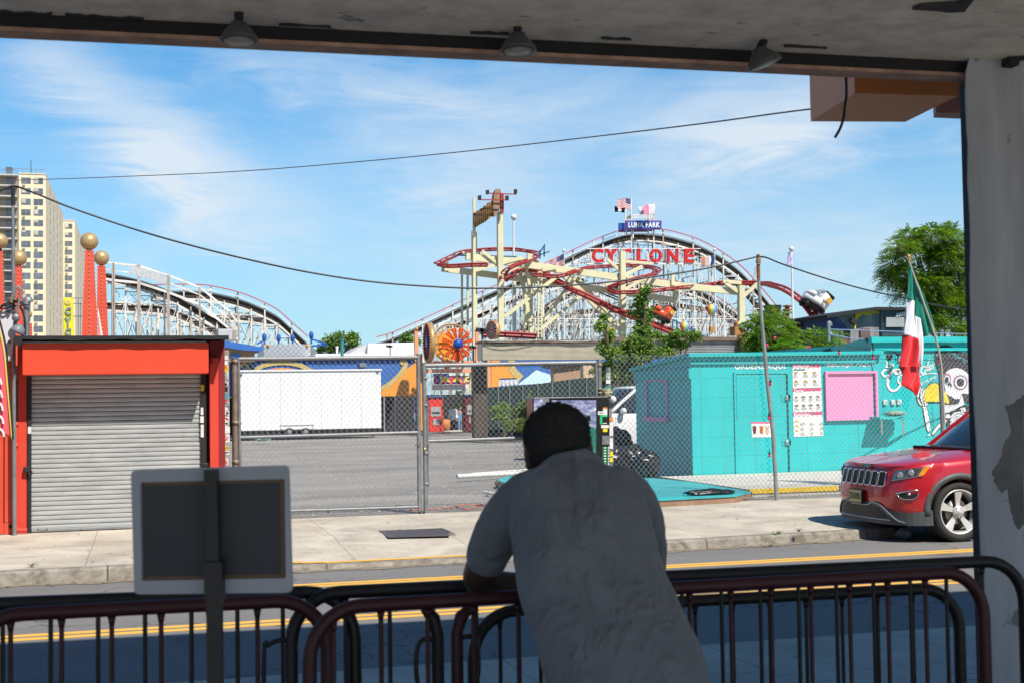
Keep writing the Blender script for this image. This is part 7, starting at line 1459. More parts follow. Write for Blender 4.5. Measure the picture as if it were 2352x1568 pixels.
for dz_, w_ in ((0, .2), (.0, 0)):
    if w_:
        m_ = MB()
        for a, b in zip(cat, cat[1:]): m_.bar(onY(a[0], a[1], 148.5), onY(b[0], b[1], 148.5), .22); m_.bar(onY(a[0], a[1]+17, 148.5), onY(b[0], b[1]+17, 148.5), .14); m_.bar(onY(a[0], a[1]+39, 148.5), onY(b[0], b[1]+39, 148.5), .26)
        m_.build('catwalk_rail', CWH, lt_)
for x, y in ((259, 604), (262, 604), (317, 608), (320.5, 608), (385, 632), (388, 632), (458.5, 660), (527, 715)): MB().bar(V(onY(x, y, 148.4).x, 148.4, -.2), onY(x, y, 148.4), .18).build('tall_post', CBK, lt_)
MB().prism([onY(x, y, 148.3) for x, y in ((299, 615), (319, 613), (383, 636), (383, 654), (319, 635), (297, 629))], (0, .08, 0)).build('mesh_panel', M('mesh_panel', (.50, .51, .52), .7, var=.3), lt_)
rc = [(351, 678), (395, 677), (440, 677), (483, 680), (542, 693), (586, 709), (634, 733), (669, 763), (705, 795)]
coaster('farther white timber coaster curve with a red hand rail at the left', 172, [(rc, 360, 700, 29, 0, 21, True), ([(480, 730), (535, 727), (592, 732), (640, 742)], 485, 640, 26, 6, 0, False)])
# the big red letters and park signs
cy = thing('letter_sign', 'big red letters spelling CYCLONE studded with bulbs on the coaster hill', 'sign', onY(1470, 606, 176)); c4c = lambda x, y: (1292+.238*x, 430.7+.238*y); cyf = lambda x, y, o=0: onY(*c4c(x, y), 176-o)
LR = M('letter_red', (.55, .012, .015), .45, var=.08); LBb = M('letter_bulb', (.8, .12, .1), .3)
for ch, x0, x1 in (('C', 280, 390), ('Y', 400, 530), ('C', 565, 660), ('L', 712, 805), ('O', 835, 955), ('N', 1003, 1112), ('E', 1168, 1262)):
    m_ = MB(); O = cyf(x0, 728); R_ = cyf(x1, 728)-O; U_ = cyf(x0, 595)-O; text(m_, ch, O, R_, U_, bold=.035, thick=.35); l_ = m_.build('letter', LR, cy)
    vs, fs = glyphs(ch, .0); bb = MB()
    for v in vs[::3 if ch in 'CO' else 1]: bb.ball(O+R_*(.04+.92*v[0])+U_*(.04+.92*v[1])+V(0, -.4, 0), .09, 5, 4)
    bb.build('bulbs', LBb, l_)
for y in (592, 737): MB().bar(cyf(232, y), cyf(1335, y), .22 if y > 700 else .12).build('sign_rail', CWH, cy)
for x in (268, 410, 480, 560, 690, 735, 820, 900, 990, 1060, 1150, 1320): MB().bar(cyf(x, 590, -.2), cyf(x, 740, -.2), .14).build('sign_post', CWH if x % 3 else DRK, cy)
lp_ = thing('park_sign', 'blue sign board reading LUNA PARK at the top of the coaster hill', 'sign', onY(1478, 527, 175)); lf = lambda x, y, o=0: onY(*c4c(x, y), 175-o)
MB().prism([lf(*p) for p in R4(612, 320, 957, 407)], (0, .3, 0)).build('red_border', CRED, lp_); MB().prism([lf(*p, .02) for p in R4(618, 326, 951, 401)], (0, -.06, 0)).build('blue_panel', M('luna_blue', (.02, .09, .42), .45, var=.2, scale=2), lp_)
m_ = MB(); O = lf(634, 388, .12); text(m_, 'LUNA PARK', O, lf(938, 388, .12)-O, lf(634, 338, .12)-O, bold=.03, thick=.08, sp=1.12); m_.build('lettering', WL, lp_)
MB().prism([lf(*p, -2.5) for p in R4(545, 343, 868, 430)], (0, .3, 0)).build('rear_board', M('luna_blue'), lp_); MB().prism([lf(*p, -1) for p in ((612, 288), (662, 266), (662, 296), (612, 312))], (0, .1, 0)).build('side_board', M('grey_plastic'), lp_)
for a, b in (((662, 268), (885, 268)), ((662, 290), (885, 290)), ((615, 400), (618, 470)), ((827, 405), (827, 470)), ((662, 100), (664, 600)), ((880, 155), (880, 600)), ((607, 200), (612, 400)), ((822, 270), (825, 320)), ((860, 272), (822, 318))): MB().bar(lf(*a, -.8), lf(*b, -.8), .16).build('sign_frame', CWH, lp_)
def usflag(lab, TL, TR, BR, BL, Y, amp, ph=0.):
    """hoist on the right"""
    t = thing('flag', lab, 'flag', onY(*BR, Y)); 
    def fn(u, v):   # u 0 = fly .. 1 = hoist ; v 0 top .. 1 bottom
        x = TL[0]+(TR[0]-TL[0])*u+(BL[0]-TL[0])*v*(1-u)+(BR[0]-TR[0])*v*u; y = TL[1]+(TR[1]-TL[1])*u+((BL[1]-TL[1])*(1-u)+(BR[1]-TR[1])*u)*v
        y += math.sin(u*9+ph)*(BR[1]-TR[1])*.05; return onY(x, y, Y)+V(0, amp*math.sin(u*8+v+ph), 0)
    for nm, col, par in (('red_stripes', M('us_red', (.55, .02, .03), .7), 0), ('white_stripes', M('us_white', (.72, .72, .74), .7), 1)):
        mb = MB()
        for i in range(13):
            if i % 2 == par: mb.grid(lambda u, v: fn(u*(1 if i > 6 else .58), (i+v)/13), 14, 1)
        mb.build(nm, col, t)
    MB().grid(lambda u, v: fn(.58+.42*u, v*7/13), 10, 6).build('canton', M('us_blue', (.02, .04, .18), .7), t); st_ = MB()
    for i in range(5):
        for j in range(6): p = fn(.61+.36*(j+.5)/6, (i+.5)/5*7/13)+V(0, -.03, 0); r_ = (fn(1, 0)-fn(0, 0)).length*.011; st_.add([p+V(r_*math.cos(a), 0, r_*math.sin(a)) for a in (0, 1.26, 2.5, 3.8, 5)], [(0, 1, 2, 3, 4)])
    st_.build('stars', M('us_white'), t); return t
usflag('striped american flag flying highest above the coaster sign', c4c(532, 117), c4c(662, 102), c4c(662, 208), c4c(533, 200), 174, .15)
usflag('american flag low in the middle, left of the red letters', (1263, 600), (1294, 584), (1294, 611), (1262, 608), 140, .3, 2.)
MB
t = thing('flagpole', 'pole of the low american flag left of the red letters', 'flagpole', base(1296, 140)); MB().tube([base(1297, 140), onY(1295, 578, 140)], [.14, .08], 8).build('pole', M('pole_white'), t); MB().ball(onY(1295, 576, 140), .2, 8, 6).build('finial', M('pole_white'), t)
t = thing('flagpole', 'pole of the faded tricolour flag right of the red letters', 'flagpole', base(1645, 140)); MB().tube([base(1647, 140), onY(1641, 576, 140)], [.14, .08], 8).build('pole', M('pole_white'), t); MB().ball(onY(1641, 574, 140), .2, 8, 6).build('finial', M('pole_white'), t)
t = thing('flag', 'faded orange white and navy flag at the right end of the red letters', 'flag', onY(1640, 600, 139.8))
for nm, q, m in (('orange_band', ((1340, 680), (1380, 665), (1385, 760), (1345, 770)), M('faded_orange2', (.75, .35, .25), .7)), ('white_band', ((1380, 665), (1425, 662), (1430, 752), (1385, 760)), M('us_white')), ('navy_band', ((1425, 662), (1463, 652), (1463, 748), (1430, 752)), M('us_navy', (.06, .09, .25), .7))):
    a, b, c_, d = [c4c(*p) for p in q]; cloth(nm, [a, ((a[0]+d[0])/2, (a[1]+d[1])/2), d], [b, ((b[0]+c_[0])/2, (b[1]+c_[1])/2), c_], lambda x, y: onY(x, y, 139.8), m, t, .25, 6, 8, 1.5)
t = thing('flag', 'black flag with a white disc half behind the highest american flag', 'flag', onY(*c4c(607, 240), 174.6)); cloth('cloth', [c4c(515, 175), c4c(507, 200), c4c(510, 236)], [c4c(605, 205), c4c(607, 220), c4c(607, 242)], lambda x, y: onY(x, y, 174.6), stk['black'], t, .3, 8, 6, 2)
MB().prism([onY(*c4c(x, y), 174.1) for x, y in ell(552, 218, 18, 14, 16)], (0, -.05, 0)).build('white_disc', M('us_white'), t)
t = thing('flag', 'white flag with a pink emblem above the park sign board', 'flag', onY(*c4c(883, 268), 174)); cloth('cloth', [c4c(733, 190), c4c(745, 230), c4c(752, 262)], [c4c(885, 158), c4c(884, 215), c4c(882, 266)], lambda x, y: onY(x, y, 174), M('us_white'), t, .3, 12, 8, 3)
MB().prism([onY(*c4c(x, y), 173.5) for x, y in ((785, 170), (830, 165), (835, 262), (790, 262), (778, 215))], (0, -.04, 0)).build('pink_emblem', M('flag_pink', (.7, .25, .40), .7, var=.4, scale=3), t); MB().prism([onY(*c4c(x, y), 173.4) for x, y in ell(855, 213, 18, 26, 16)], (0, -.04, 0)).build('pale_disc', M('flag_palepink', (.75, .6, .6), .7), t)
# ================================================================ steel spinning coaster, cream beams and red track
SY_ = 112.; CR = M('cream_steel', (.66, .62, .40), .5, var=.12, scale=.8, dirt=.25); TR_ = M('track_red', (.33, .035, .032), .45, var=.15, scale=1)
kt = thing('steel_coaster', 'cream and red steel coaster standing in front of the timber hill', 'roller coaster', base(1150, SY_)); sf = lambda x, y, o=0: onY(x, y, SY_+o)
for x0, x1, y, w_, o in ((1089, 1091, 531, 1.0, 1), (1148, 1152, 487, 1.15, -1), (1089, 1089.5, 455, .5, -1), (1429.5, 1431, 578, 1.15, -1), (1702, 1703, 656, 1.3, -1), (1061, 1062, 630, .35, 3), (1074, 1075, 630, .35, 3), (1219, 1220, 620, .7, 2), (1475, 1476, 655, .6, 2), (1183, 1184, 620, .35, 4), (1205, 1200, 625, .35, 4), (1244, 1244, 640, .3, 3), (1236, 1236, 640, .3, 3)):
    a = base(x1, SY_+o); b = sf(x0, y, o); MB().bar(a, b, w_*.38+.04, w_*.38+.04, V(0, 1, 0)).build('column', CR, kt)
beams = [((1070, 589), (1292, 620), 1.0, -.5), ((1292, 620), (1547, 655), 1.0, -.5), ((1547, 655), (1697, 671), 1.0, -.5), ((1015, 617), (1216, 643), .9, .5), ((1216, 643), (1386, 666), .9, .5), ((1386, 666), (1551, 690), .9, .5), ((1158, 728), (1286, 630), .5, -.9), ((1292, 629), (1427, 759), .75, -.9), ((1245, 754), (1342, 673), .4, 0), ((1193, 612), (1219, 748), .5, 1), ((1231, 760), (1322, 636), .55, .6), ((1322, 636), (1435, 768), .6, .6), ((1090, 622), (1200, 592), .45, -.7), ((1150, 632), (1216, 600), .4, -.7), ((1107, 577), (1150, 612), .4, -.8), ((1204, 596), (1216, 655), .35, 0), ((1390, 655), (1475, 612), .45, -.7), ((1395, 596), (1445, 640), .4, -.8), ((1545, 656), (1545, 632), .5, -.8), ((1666, 650), (1702, 676), .5, -.9), ((1740, 651), (1704, 684), .5, -.9), ((1660, 646), (1702, 650), .5, -.9), ((1023, 604), (1027, 622), .8, 0), ((1216, 583), (1216, 600), .7, -.5), ((1480, 640), (1430, 668), .4, -.7), ((1219, 640), (1206, 748), .4, 1), ((1245, 620), (1280, 614), .5, -1), ((1060, 580), (1240, 602), .3, 2), ((1430, 600), (1500, 606), .35, -.6), ((1690, 770), (1704, 700), .3, 0), ((1475, 655), (1490, 775), .45, 1.5), ((1480, 660), (1462, 775), .4, 1.5), ((1310, 620), (1306, 640), .6, -.4), ((1550, 690), (1554, 660), .7, .4)]
for a, b, w_, o in beams: MB().bar(sf(*a, o), sf(*b, o), w_*.42+.04, w_*.54+.05, V(0, 0, 1)).build('beam', CR, kt)
for x in (1236, 1475):
    ld = MB(); y0, y1 = (625, 775) if x == 1236 else (700, 775); a, b = sf(x, y0, -1.5), sf(x+8, y0, -1.5); c_, d = sf(x, y1, -1.5), sf(x+8, y1, -1.5); ld.bar(a, c_, .12); ld.bar(b, d, .12)
    for k in range(16): ld.bar(a.lerp(c_, k/16), b.lerp(d, k/16), .09)
    ld.build('ladder', CR, kt)
def track(pts, w=.62, r=.065, nm='track'):
    P_ = smooth([sf(x, y, o) for x, y, o in pts], 4); mb = MB(); A_, B_ = [], []
    for i, p in enumerate(P_):
        d = (P_[min(i+1, len(P_)-1)]-P_[max(i-1, 0)]); s = V(d.y, -d.x, 0); s = s.normalized() if s.length > .01 else V(0, -1, 0); A_.append(p+s*w/2); B_.append(p-s*w/2)
    mb.tube(A_, r, 7); mb.tube(B_, r, 7); mb.tube([p-V(0, 0, .2) for p in P_], r*1.5, 7)
    for i in range(0, len(P_), 2): mb.bar(A_[i]-V(0, 0, .06), B_[i]-V(0, 0, .06), .09, .08)
    return mb.build(nm, TR_, kt)
track([(1004, 604, -1.5), (1030, 592, 0), (1064, 577, 3), (1100, 572, 6), (1152, 570, 7), (1196, 572, 6.5), (1226, 578, 5), (1234, 586, 2.5), (1222, 594, 0), (1200, 601, -2), (1170, 614, -3), (1158, 628, -2.5)])
track([(1004, 604, -1.5), (1030, 609, -3), (1084, 606, -4), (1120, 606, -4.5)])
track([(1163, 638, -2), (1180, 622, 1), (1215, 616, 2), (1240, 622, 1), (1307, 659, -1), (1345, 676, -1.5), (1421, 712, -2), (1480, 735, -2), (1550, 763, -2), (1575, 772, -2)], 1.1, .13)
track([(1225, 628, -2), (1280, 632, -2.5), (1319, 622, -2), (1357, 612, 3), (1400, 609, 6), (1430, 608.5, 7), (1470, 609, 6.5), (1500, 613, 4), (1511, 620, 1), (1500, 629, -1.5), (1459, 638, -3), (1420, 650, -3), (1397, 662, -2.5), (1410, 668, -3), (1425, 669, -3.5), (1494, 666, -3), (1554, 659, -2), (1613, 653, 1), (1649, 648, 2), ])
track([(1649, 648, 2), (1744, 648, 0), (1767, 652, -3), (1797, 661, -6), (1829, 681, -8), (1850, 700, -9), (1868, 722, -10), (1884, 742, -11), (1895, 758, -11)], .85, .11)
track([(1106, 764, -30), (1160, 764, -30), (1230, 768, -30)], .7, .08)
for a, b in (((1037, 586), (1186, 590)), ((1240, 580), (1252, 562)), ((1240, 595), (1240, 575)), ((1250, 590), (1250, 566)), ((1236, 587), (1262, 578)), ((1100, 580), (1104, 596)), ((1300, 640), (1420, 690)), ((1300, 634), (1420, 684))): MB().bar(sf(*a, 1), sf(*b, 1), .12).build('blue_hand_rail', M('rail_teal', (.03, .13, .22), .5), kt)
for k in range(8): x = 1545+k*10; a = sf(x, 750+k*5.5-16, -3.2); MB().bar(a, sf(x, 750+k*5.5+4, -3.2), .1).build('blue_hand_rail', M('rail_teal'), kt)
MB().bar(sf(1545, 734, -3.2), sf(1625, 776, -3.2), .12).build('blue_hand_rail', M('rail_teal'), kt)
# sign tower seen from behind
rv = thing('ride_sign', 'tall timber coloured ride sign on two cream masts, seen edge on from behind', 'sign', sf(1120, 520, -2)); gd = M('sign_timber', (.24, .13, .04), .7, var=.5, scale=2.5, streak=True, bump=.6)
q = [(389+c_, y) for c_, y in ((0, 0),)]
cc3 = lambda x, y: (976.2+.29296*x, 402+.29296*y)
ou = [(387, 295), (410, 290), (415, 278), (432, 280), (440, 262), (462, 258), (468, 240), (492, 234), (498, 216), (520, 208), (532, 205), (536, 318), (500, 345), (470, 370), (435, 388), (405, 408), (387, 400)]
MB().prism([sf(*cc3(*p), -1.5) for p in ou], (0, .5, 0)).build('board', gd, rv)
for k in range(9): x = 400+k*15.5; yt = 300-k*10.5; MB().bar(sf(*cc3(x, yt+12), -2.1), sf(*cc3(x, yt+92-k*1.5), -2.1), .14, .1).build('rib', M('sign_rib', (.09, .045, .015), .7), rv)
MB().prism([sf(*cc3(*p), -1.8) for p in ((540, 165), (548, 130), (562, 108), (590, 112), (600, 150), (590, 260), (572, 290), (555, 322), (540, 318), (534, 250))], (0, .7, 0)).build('round_crest', M('crest', (.34, .22, .14), .7, var=.5, scale=2.5), rv)
MB().bar(sf(*cc3(603, 298), -1.8), sf(*cc3(603, 150), -1.8), .28).build('red_end_post', TR_, rv)
for a, b in (((482, 145), (718, 152)), ((420, 195), (655, 198))):
    MB().bar(sf(*cc3(*a), -2.4), sf(*cc3(*b), -2.4), .09).build('lamp_arm', TR_, rv)
for x, y in ((490, 138), (428, 180), (643, 182), (710, 132)): p = sf(*cc3(x, y), -2.4); MB().hexa(*[p+V(a, b, c_) for a, b, c_ in ((-.13, -.1, -.2), (.13, -.1, -.14), (.13, .1, -.14), (-.13, .1, -.2), (-.16, -.1, .18), (.13, -.1, .22), (.13, .1, .22), (-.16, .1, .18))]).build('sign_lamp', DRK, rv)
def rcar(lab, c, ang, body, L=2.0):
    t = thing('coaster_car', lab, 'coaster car', c); X = V(math.cos(ang), 0, -math.sin(ang)); Z = V(math.sin(ang), 0, math.cos(ang)); Yv = V(0, 1, 0); R_ = L/2
    Q = lambda a, b, d: c+X*a*R_+Yv*b*R_+Z*d*R_
    ring = lambda k, z, x0=0: [Q(x0+k*math.cos(a), k*.85*math.sin(a), z) for a in [j*2*math.pi/24 for j in range(24)]]
    MB().loft([ring(.85, -.46), ring(1.0, -.43), ring(1.01, -.34), ring(.9, -.31)]).build('bumper_ring', M('black_rubber'), t)
    MB().loft([ring(.92, -.33), ring(.99, -.1), ring(.97, .1), ring(.90, .18), ring(.80, .18), ring(.78, -.1)]).build('tub', body, t)
    half = lambda k, z: [Q(.12+k*.88*math.cos(a), k*.85*math.sin(a), z) for a in [-math.pi/2+j*math.pi/12 for j in range(13)]]
    MB().loft([half(1, .1), half(1.02, .3), half(.98, .62), half(.85, .78), half(.5, .8)]).build('seat_shell', body, t)
    fr_ = lambda k, z: [Q(-.5+k*.45*math.cos(a), k*.8*math.sin(a), z) for a in [math.pi/2+j*math.pi/12 for j in range(13)]]
    MB().loft([fr_(1, .1), fr_(1.02, .28), fr_(.85, .42), fr_(.4, .45)]).build('nose_shell', body, t)
    for b in (-.35, .35): MB().tube([Q(.15+.0, b-.25, .86), Q(.85, b-.25, .78), Q(.9, b, .76), Q(.85, b+.25, .78), Q(.15, b+.25, .86)], .12*R_, 8).build('head_pad', M('black_rubber'), t)
    for b in (-.55, 0, .55): MB().tube(smooth([Q(-.45, b, .4), Q(-.3, b, .75), Q(.1, b, .9), Q(.3, b, .8)]), .04*R_, 6).build('lap_bar', GALV, t)
    for a in (-.6, .6):
        for b in (-.5, .5): MB().lathe(Q(a, b, -.55), [(.001, -.08), (.17*R_, -.08), (.17*R_, .08), (.001, .08)], 12, Yv).build('wheel', stk['black'], t)
    MB().lathe(Q(.2, -.93, .05), [(.12*R_, 0), (.001, .03)], 4, -Yv).build('side_vent', GALV, t)
    MB().prism([Q(.55+.22*math.cos(a), -.80, .35+.22*math.sin(a)) for a in [j*.628 for j in range(10)]], (0, -.12, 0)).build('yellow_roundel', M('roundel', (.65, .35, .05), .5, var=.5, scale=9), t)
rcar('orange round coaster car running down the red track behind the slender tree', sf(1520, 722, -4.2), math.radians(24), M('car_orange', (.75, .09, .015), .3, coat=.6), 2.0)
rcar('white round coaster car on the steep red drop at the right', sf(1872, 693, -10), math.radians(33), M('car_white', (.72, .72, .70), .3, coat=.6), 2.45)
def m_rain():
    m, nt = newmat('rainbow_fabric'); s = nt.n('SeparateXYZ'); t = nt.n('TexCoord'); nt.l(t.outputs['Object'], s.inputs[0]); a = nt.math('ARCTAN2', s.outputs[1], s.outputs[0]); f = nt.math('FRACT', nt.math('MULTIPLY_ADD', a, 1/math.pi, 1.05)); q = nt.math('DIVIDE', nt.math('FLOOR', nt.math('MULTIPLY', f, 9)), 8.)
    finish(nt, nt.ramp(q, [(0, (.6, .03, .05)), (.2, (.75, .25, .05)), (.38, (.8, .65, .1)), (.5, (.35, .6, .25)), (.62, (.15, .45, .6)), (.8, (.2, .2, .55)), (1, (.45, .08, .3))]), .5); return m
RB = m_rain()
for x, y, r, lab in ((1634.5, 711, 13, 'rainbow balloon gondola topmost, right of the orange car'), (1573, 750, 12.5, 'rainbow balloon lowest, partly behind the red track end'), (1699, 748, 11.5, 'rainbow balloon behind the timber light box')):
    c = onY(x, y, 100); R_ = r*104/3000; t = thing('balloon_ride', lab, 'balloon', c, 'rainbow balloons of the ride'); MB().loft([[c+V(R_*k*math.cos(a), R_*k*math.sin(a), R_*z) for a in [j*.2618 for j in range(24)]] for k, z in ((.02, 1), (.5, .87), (.85, .52), (.98, .1), (.9, -.3), (.62, -.75), (.3, -1.1), (.18, -1.2))]).build('envelope', RB, t)
    for s in (-1, 1): MB().tube([c+V(s*R_*.2, 0, -R_*1.2), c+V(s*R_*.35, 0, -R_*3.2)], .04, 5).build('rope', GALV, t)
    bevel(MB().box(c.x-R_*.5, c.x+R_*.5, c.y-R_*.4, c.y+R_*.4, c.z-R_*4.2, c.z-R_*3.2).build('basket', M('basket', (.45, .24, .06), .7, var=.4, scale=6), t))
for lab, x0, y0, x1, y1 in (('yellow square panel behind the left stems of the slender tree', 1394, 754, 1412, 770),): t = thing('yellow_panel', lab, 'panel', onY(x0, y1, 90)); m_ = MB(); pbox(m_, x0, y0, x1, y1, 90, .2); m_.build('panel', M('panel_gold', (.65, .42, .06), .6), t)
# ================================================================ parked cars
CX0, CY0 = 9.22, 14.65
plan = [(0, 0), (0.0, .25), (.012, .42), (.04, .56), (.09, .68), (.17, .79), (.28, .87), (.45, .925), (.70, .955), (1.1, .968), (1.6, .97), (2.6, .97), (3.7, .965), (4.3, .93), (4.6, .87), (4.76, .70), (4.82, .4), (4.82, 0)]
plan = [(p.x, p.y) for p in smooth([V(a, b, 0) for a, b in plan], 4)]
arcl = [0]
for (a, b), (c_, d) in zip(plan, plan[1:]): arcl.append(arcl[-1]+math.hypot(c_-a, d-b))
def plt(t):
    s = abs(t)
    for i in range(len(arcl)-1):
        if s <= arcl[i+1]: f = (s-arcl[i])/(arcl[i+1]-arcl[i]); return plan[i][0]+(plan[i+1][0]-plan[i][0])*f, (plan[i][1]+(plan[i+1][1]-plan[i][1])*f)*(1 if t >= 0 else -1)
    return plan[-1]
zs_f = lambda s: .955+.05*min(1, s/.35)+.055*min(1, max(0, s-.35)/1.2)
hz_f = lambda s: .972+.075*min(1, s/.45)+.125*min(1, max(0, s-.45)/1.05)
def lean(s, z): return .09*max(0, z-.62)*2*max(0, 1-s/.9)+.10*max(0, .45-z)*max(0, 1-s/.9)
def outw(o):
    b = bmesh.new(); b.from_mesh(o.data)
    if b.calc_volume(signed=True) < 0: bmesh.ops.reverse_faces(b, faces=b.faces)
    b.to_mesh(o.data); b.free()
def make_car(root_nm, lab, loc, flip, paint, scale=1., plate=True, s_near=1):
    t = thing(root_nm, lab, 'car', loc)
    def J(s, w, z): return V(loc[0]+s*scale, loc[1]+(.97-w)*scale, loc[2]+z*scale)     # w>0 near side
    def S(tt, z, off=0.):
        s, w = plt(tt); s2, w2 = plt(tt+.02); n = V(-(w2-w), (s2-s), 0); n = n.normalized() if n.length > 0 else V(-1, 0, 0)
        # outward normal in (s,w): for t>0 going front->near side
        n = V(w2-w, -(s2-s), 0).normalized()*-1
        return J(s+lean(s, z)+n.x*off, w+n.y*off, z)
    full = [(-a) for a in arcl[::-1]][:-1]+arcl; N = len(full)
    body = MB(); rings = []
    for f, ins in ((0, .06), (.10, .015), (.3, .0), (.55, -.012), (.68, -.008), (.80, .004), (.92, .012), (1., .035)):
        r = []
        for tt in full:
            s, w = plt(tt); z = .24+(zs_f(s)-.24)*f; r.append(J(s+lean(s, z)+ins*(1 if s < .5 else 0)*.6, w*(1-ins/.97), z))
        rings.append(r)
    for k in (.93, .82, .6, .35, .12, .01):
        r = []
        for tt in full:
            s, w = plt(tt); g = 1-(k**2.2); z = zs_f(s)+(hz_f(s)-zs_f(s))*min(1, (1-k)*2.6)**.7+.018*g; 
            if .55 < k < .85: z += .008
            r.append(J(s+lean(s, zs_f(s))+.03*(1-k)*(1 if s < .3 else 0)*-.5, w*k, z))
        rings.append(r)
    body.loft(rings, True); bo = body.build('car_body', paint, t); fixn(bo); outw(bo)
    # cut the wheel housings
    for k in range(4):
        one = MB(); sc_, wz = ((.87, 1), (.87, -1), (3.79, 1), (3.79, -1))[k]; c_ = J(sc_, .97*wz, .39); pr_ = []
        for a in range(25): q = math.pi*a/24; pr_.append(V(c_.x+.435*scale*math.cos(q), c_.y+(-.12 if wz > 0 else .12)*scale, c_.z+.425*scale*math.sin(q)))
        pr_ += [V(c_.x-.435*scale, pr_[0].y, loc[2]+.1), V(c_.x+.435*scale, pr_[0].y, loc[2]+.1)]
        one.prism(pr_, V(0, (.42 if wz > 0 else -.42)*scale, 0)); co = one.build('cutter'); fixn(co); outw(co)
        md = bo.modifiers.new('b', 'BOOLEAN'); md.object = co; md.operation = 'DIFFERENCE'; md.solver = 'FAST'; bpy.context.view_layer.update(); applymods(bo); outw(bo); bpy.data.objects.remove(co)
    bo.data.polygons.foreach_set('use_smooth', [True]*len(bo.data.polygons)); e = bo.modifiers.new('e', 'EDGE_SPLIT'); e.split_angle = math.radians(38)
    PLS = M('cladding', (.075, .08, .085), .5, var=.2, scale=8, bump=.15, bscale=90); CHR = M('chrome', (.75, .76, .78), .12, 1., var=.05); GLS = M('car_glass', (.02, .028, .034), .06, spec=.6, coat=.3); BLKm = stk['black']
    def skin(nm, tz, mat, off=.012, thick=.02, par=None):     # polygon in (t, z) laid on the body side as a curved plate
        m_ = MB(); n = 14
        lo_, hi_ = tz
        for i in range(n):
            f0, f1 = i/n, (i+1)/n
            def ev(L_, f): 
                x = L_[0][0]+(L_[-1][0]-L_[0][0])*f
                for a, b in zip(L_, L_[1:]):
                    if min(a[0], b[0])-1e-6 <= x <= max(a[0], b[0])+1e-6: g = (x-a[0])/(b[0]-a[0]) if b[0] != a[0] else 0; return x, a[1]+(b[1]-a[1])*g
                return L_[-1]
            a, b, c_, d = ev(lo_, f0), ev(lo_, f1), ev(hi_, f1), ev(hi_, f0)
            m_.hexa(S(*a, off-thick), S(*b, off-thick), S(*c_, off-thick), S(*d, off-thick), S(*a, off), S(*b, off), S(*c_, off), S(*d, off))
        o = m_.build(nm, mat, par or t); fixn(o); return o
    edge = 1.165
    for sg in (1, -1):
        skin('lower_cladding', ([(0, .225), (sg*edge, .225)], [(0, .50), (sg*.30, .50), (sg*.44, .475), (sg*.66, .40), (sg*.85, .385), (sg*edge, .42)]), PLS, .014, .05)
        skin('side_sill', ([(sg*2.35, .26), (sg*4.3, .26)], [(sg*2.35, .40), (sg*4.3, .40)]), PLS, .02, .05)
    tr2 = MB()
    for sg in (1, -1):
        P_ = [S(sg*a, z, .024) for a, z in ((.0, .455), (.12, .455), (.22, .462), (.29, .492), (.40, .49), (.5, .455), (.62, .36), (.72, .285), (.82, .26))]; tr2.tube(smooth(P_, 3), .011*scale, 6)
    tr2.tube([S(a, .285, .022) for a in (-.62, -.4, -.2, 0, .2, .4, .62)], .012*scale, 6)
    tr2.build('bumper_trim', M('satin_trim', (.42, .43, .44), .3, .8), t)
    skin('lower_grille', ([(-.55, .31), (.55, .31)], [(-.55, .33), (-.4, .44), (.4, .44), (.55, .33)]), BLKm, .018, .02)
    for i in range(7):
        c0 = -.465+i*.155; w_ = .062; zl, zh = .715, .905
        ringp = []
        for (a, z) in ((-w_, zl+.02), (-w_*.7, zl), (w_*.7, zl), (w_, zl+.02), (w_, zh-.02), (w_*.7, zh), (-w_*.7, zh), (-w_, zh-.02)): ringp.append(S(c0+a, z, .014))
        sl_ = MB().tube(ringp, .0085*scale, 6, closed=True).build('grille_slot', CHR, t)
        bl2 = MB().prism([S(c0+a, z, .012) for a, z in ((-w_, zl+.01), (w_, zl+.01), (w_, zh-.01), (-w_, zh-.01))], (0.012*scale, 0, 0)).build('slot_mesh', BLKm, sl_)
    for sg in (1, -1):
        T0, T1 = sg*.63, sg*1.13
        skin('headlight', ([(T0, .80), (sg*1.03, .865)], [(T0+sg*.03, .925), (sg*1.13, .985)]), M('lamp_lens', (.12, .13, .15), .06, spec=1., coat=1., var=.9, scale=14), .012, .03)
        skin('turn_signal', ([(sg*.97, .86), (sg*1.04, .872)], [(sg*1.03, .968), (sg*1.125, .983)]), M('amber_lens', (.85, .30, .02), .15, coat=1.), .017, .02)
        for a, z, r in ((.74, .865, .045), (.88, .90, .042)): p = S(sg*a, z, .012); q = S(sg*a, z, .03); MB().lathe(p, [(r*scale, 0), (r*.8*scale, .008), (.001, .012)], 16, (q-p)).build('headlight_lens', M('lens_bright', (.55, .58, .62), .08, .6, coat=1.), t)
        MB().tube([S(sg*a, z, .014) for a, z in ((.63, .80), (.80, .825), (1.03, .865))], .008*scale, 6).build('headlight_trim', CHR, t)
        skin('fog_recess', ([(sg*.72, .62), (sg*.80, .565), (sg*.98, .585)], [(sg*.72, .64), (sg*.98, .685)]), BLKm, .012, .02)
        MB().tube([S(sg*a, z, .02) for a, z in ((.72, .63), (.76, .585), (.82, .56), (.93, .565), (.98, .60), (.985, .68), (.85, .665))], .009*scale, 6, closed=True).build('fog_trim', CHR, t)
        MB().lathe(S(sg*.88, .625, .0), [(.04*scale, 0), (.001, .02)], 14, S(sg*.88, .625, .02)-S(sg*.88, .625, 0)).build('fog_lamp', M('lens_bright'), t)
        MB().lathe(S(sg*.38, .235, -.25)+V(0, 0, 0), [(.05, -.02), (.05, .03)], 8).build('tow_hook', BLKm, t)
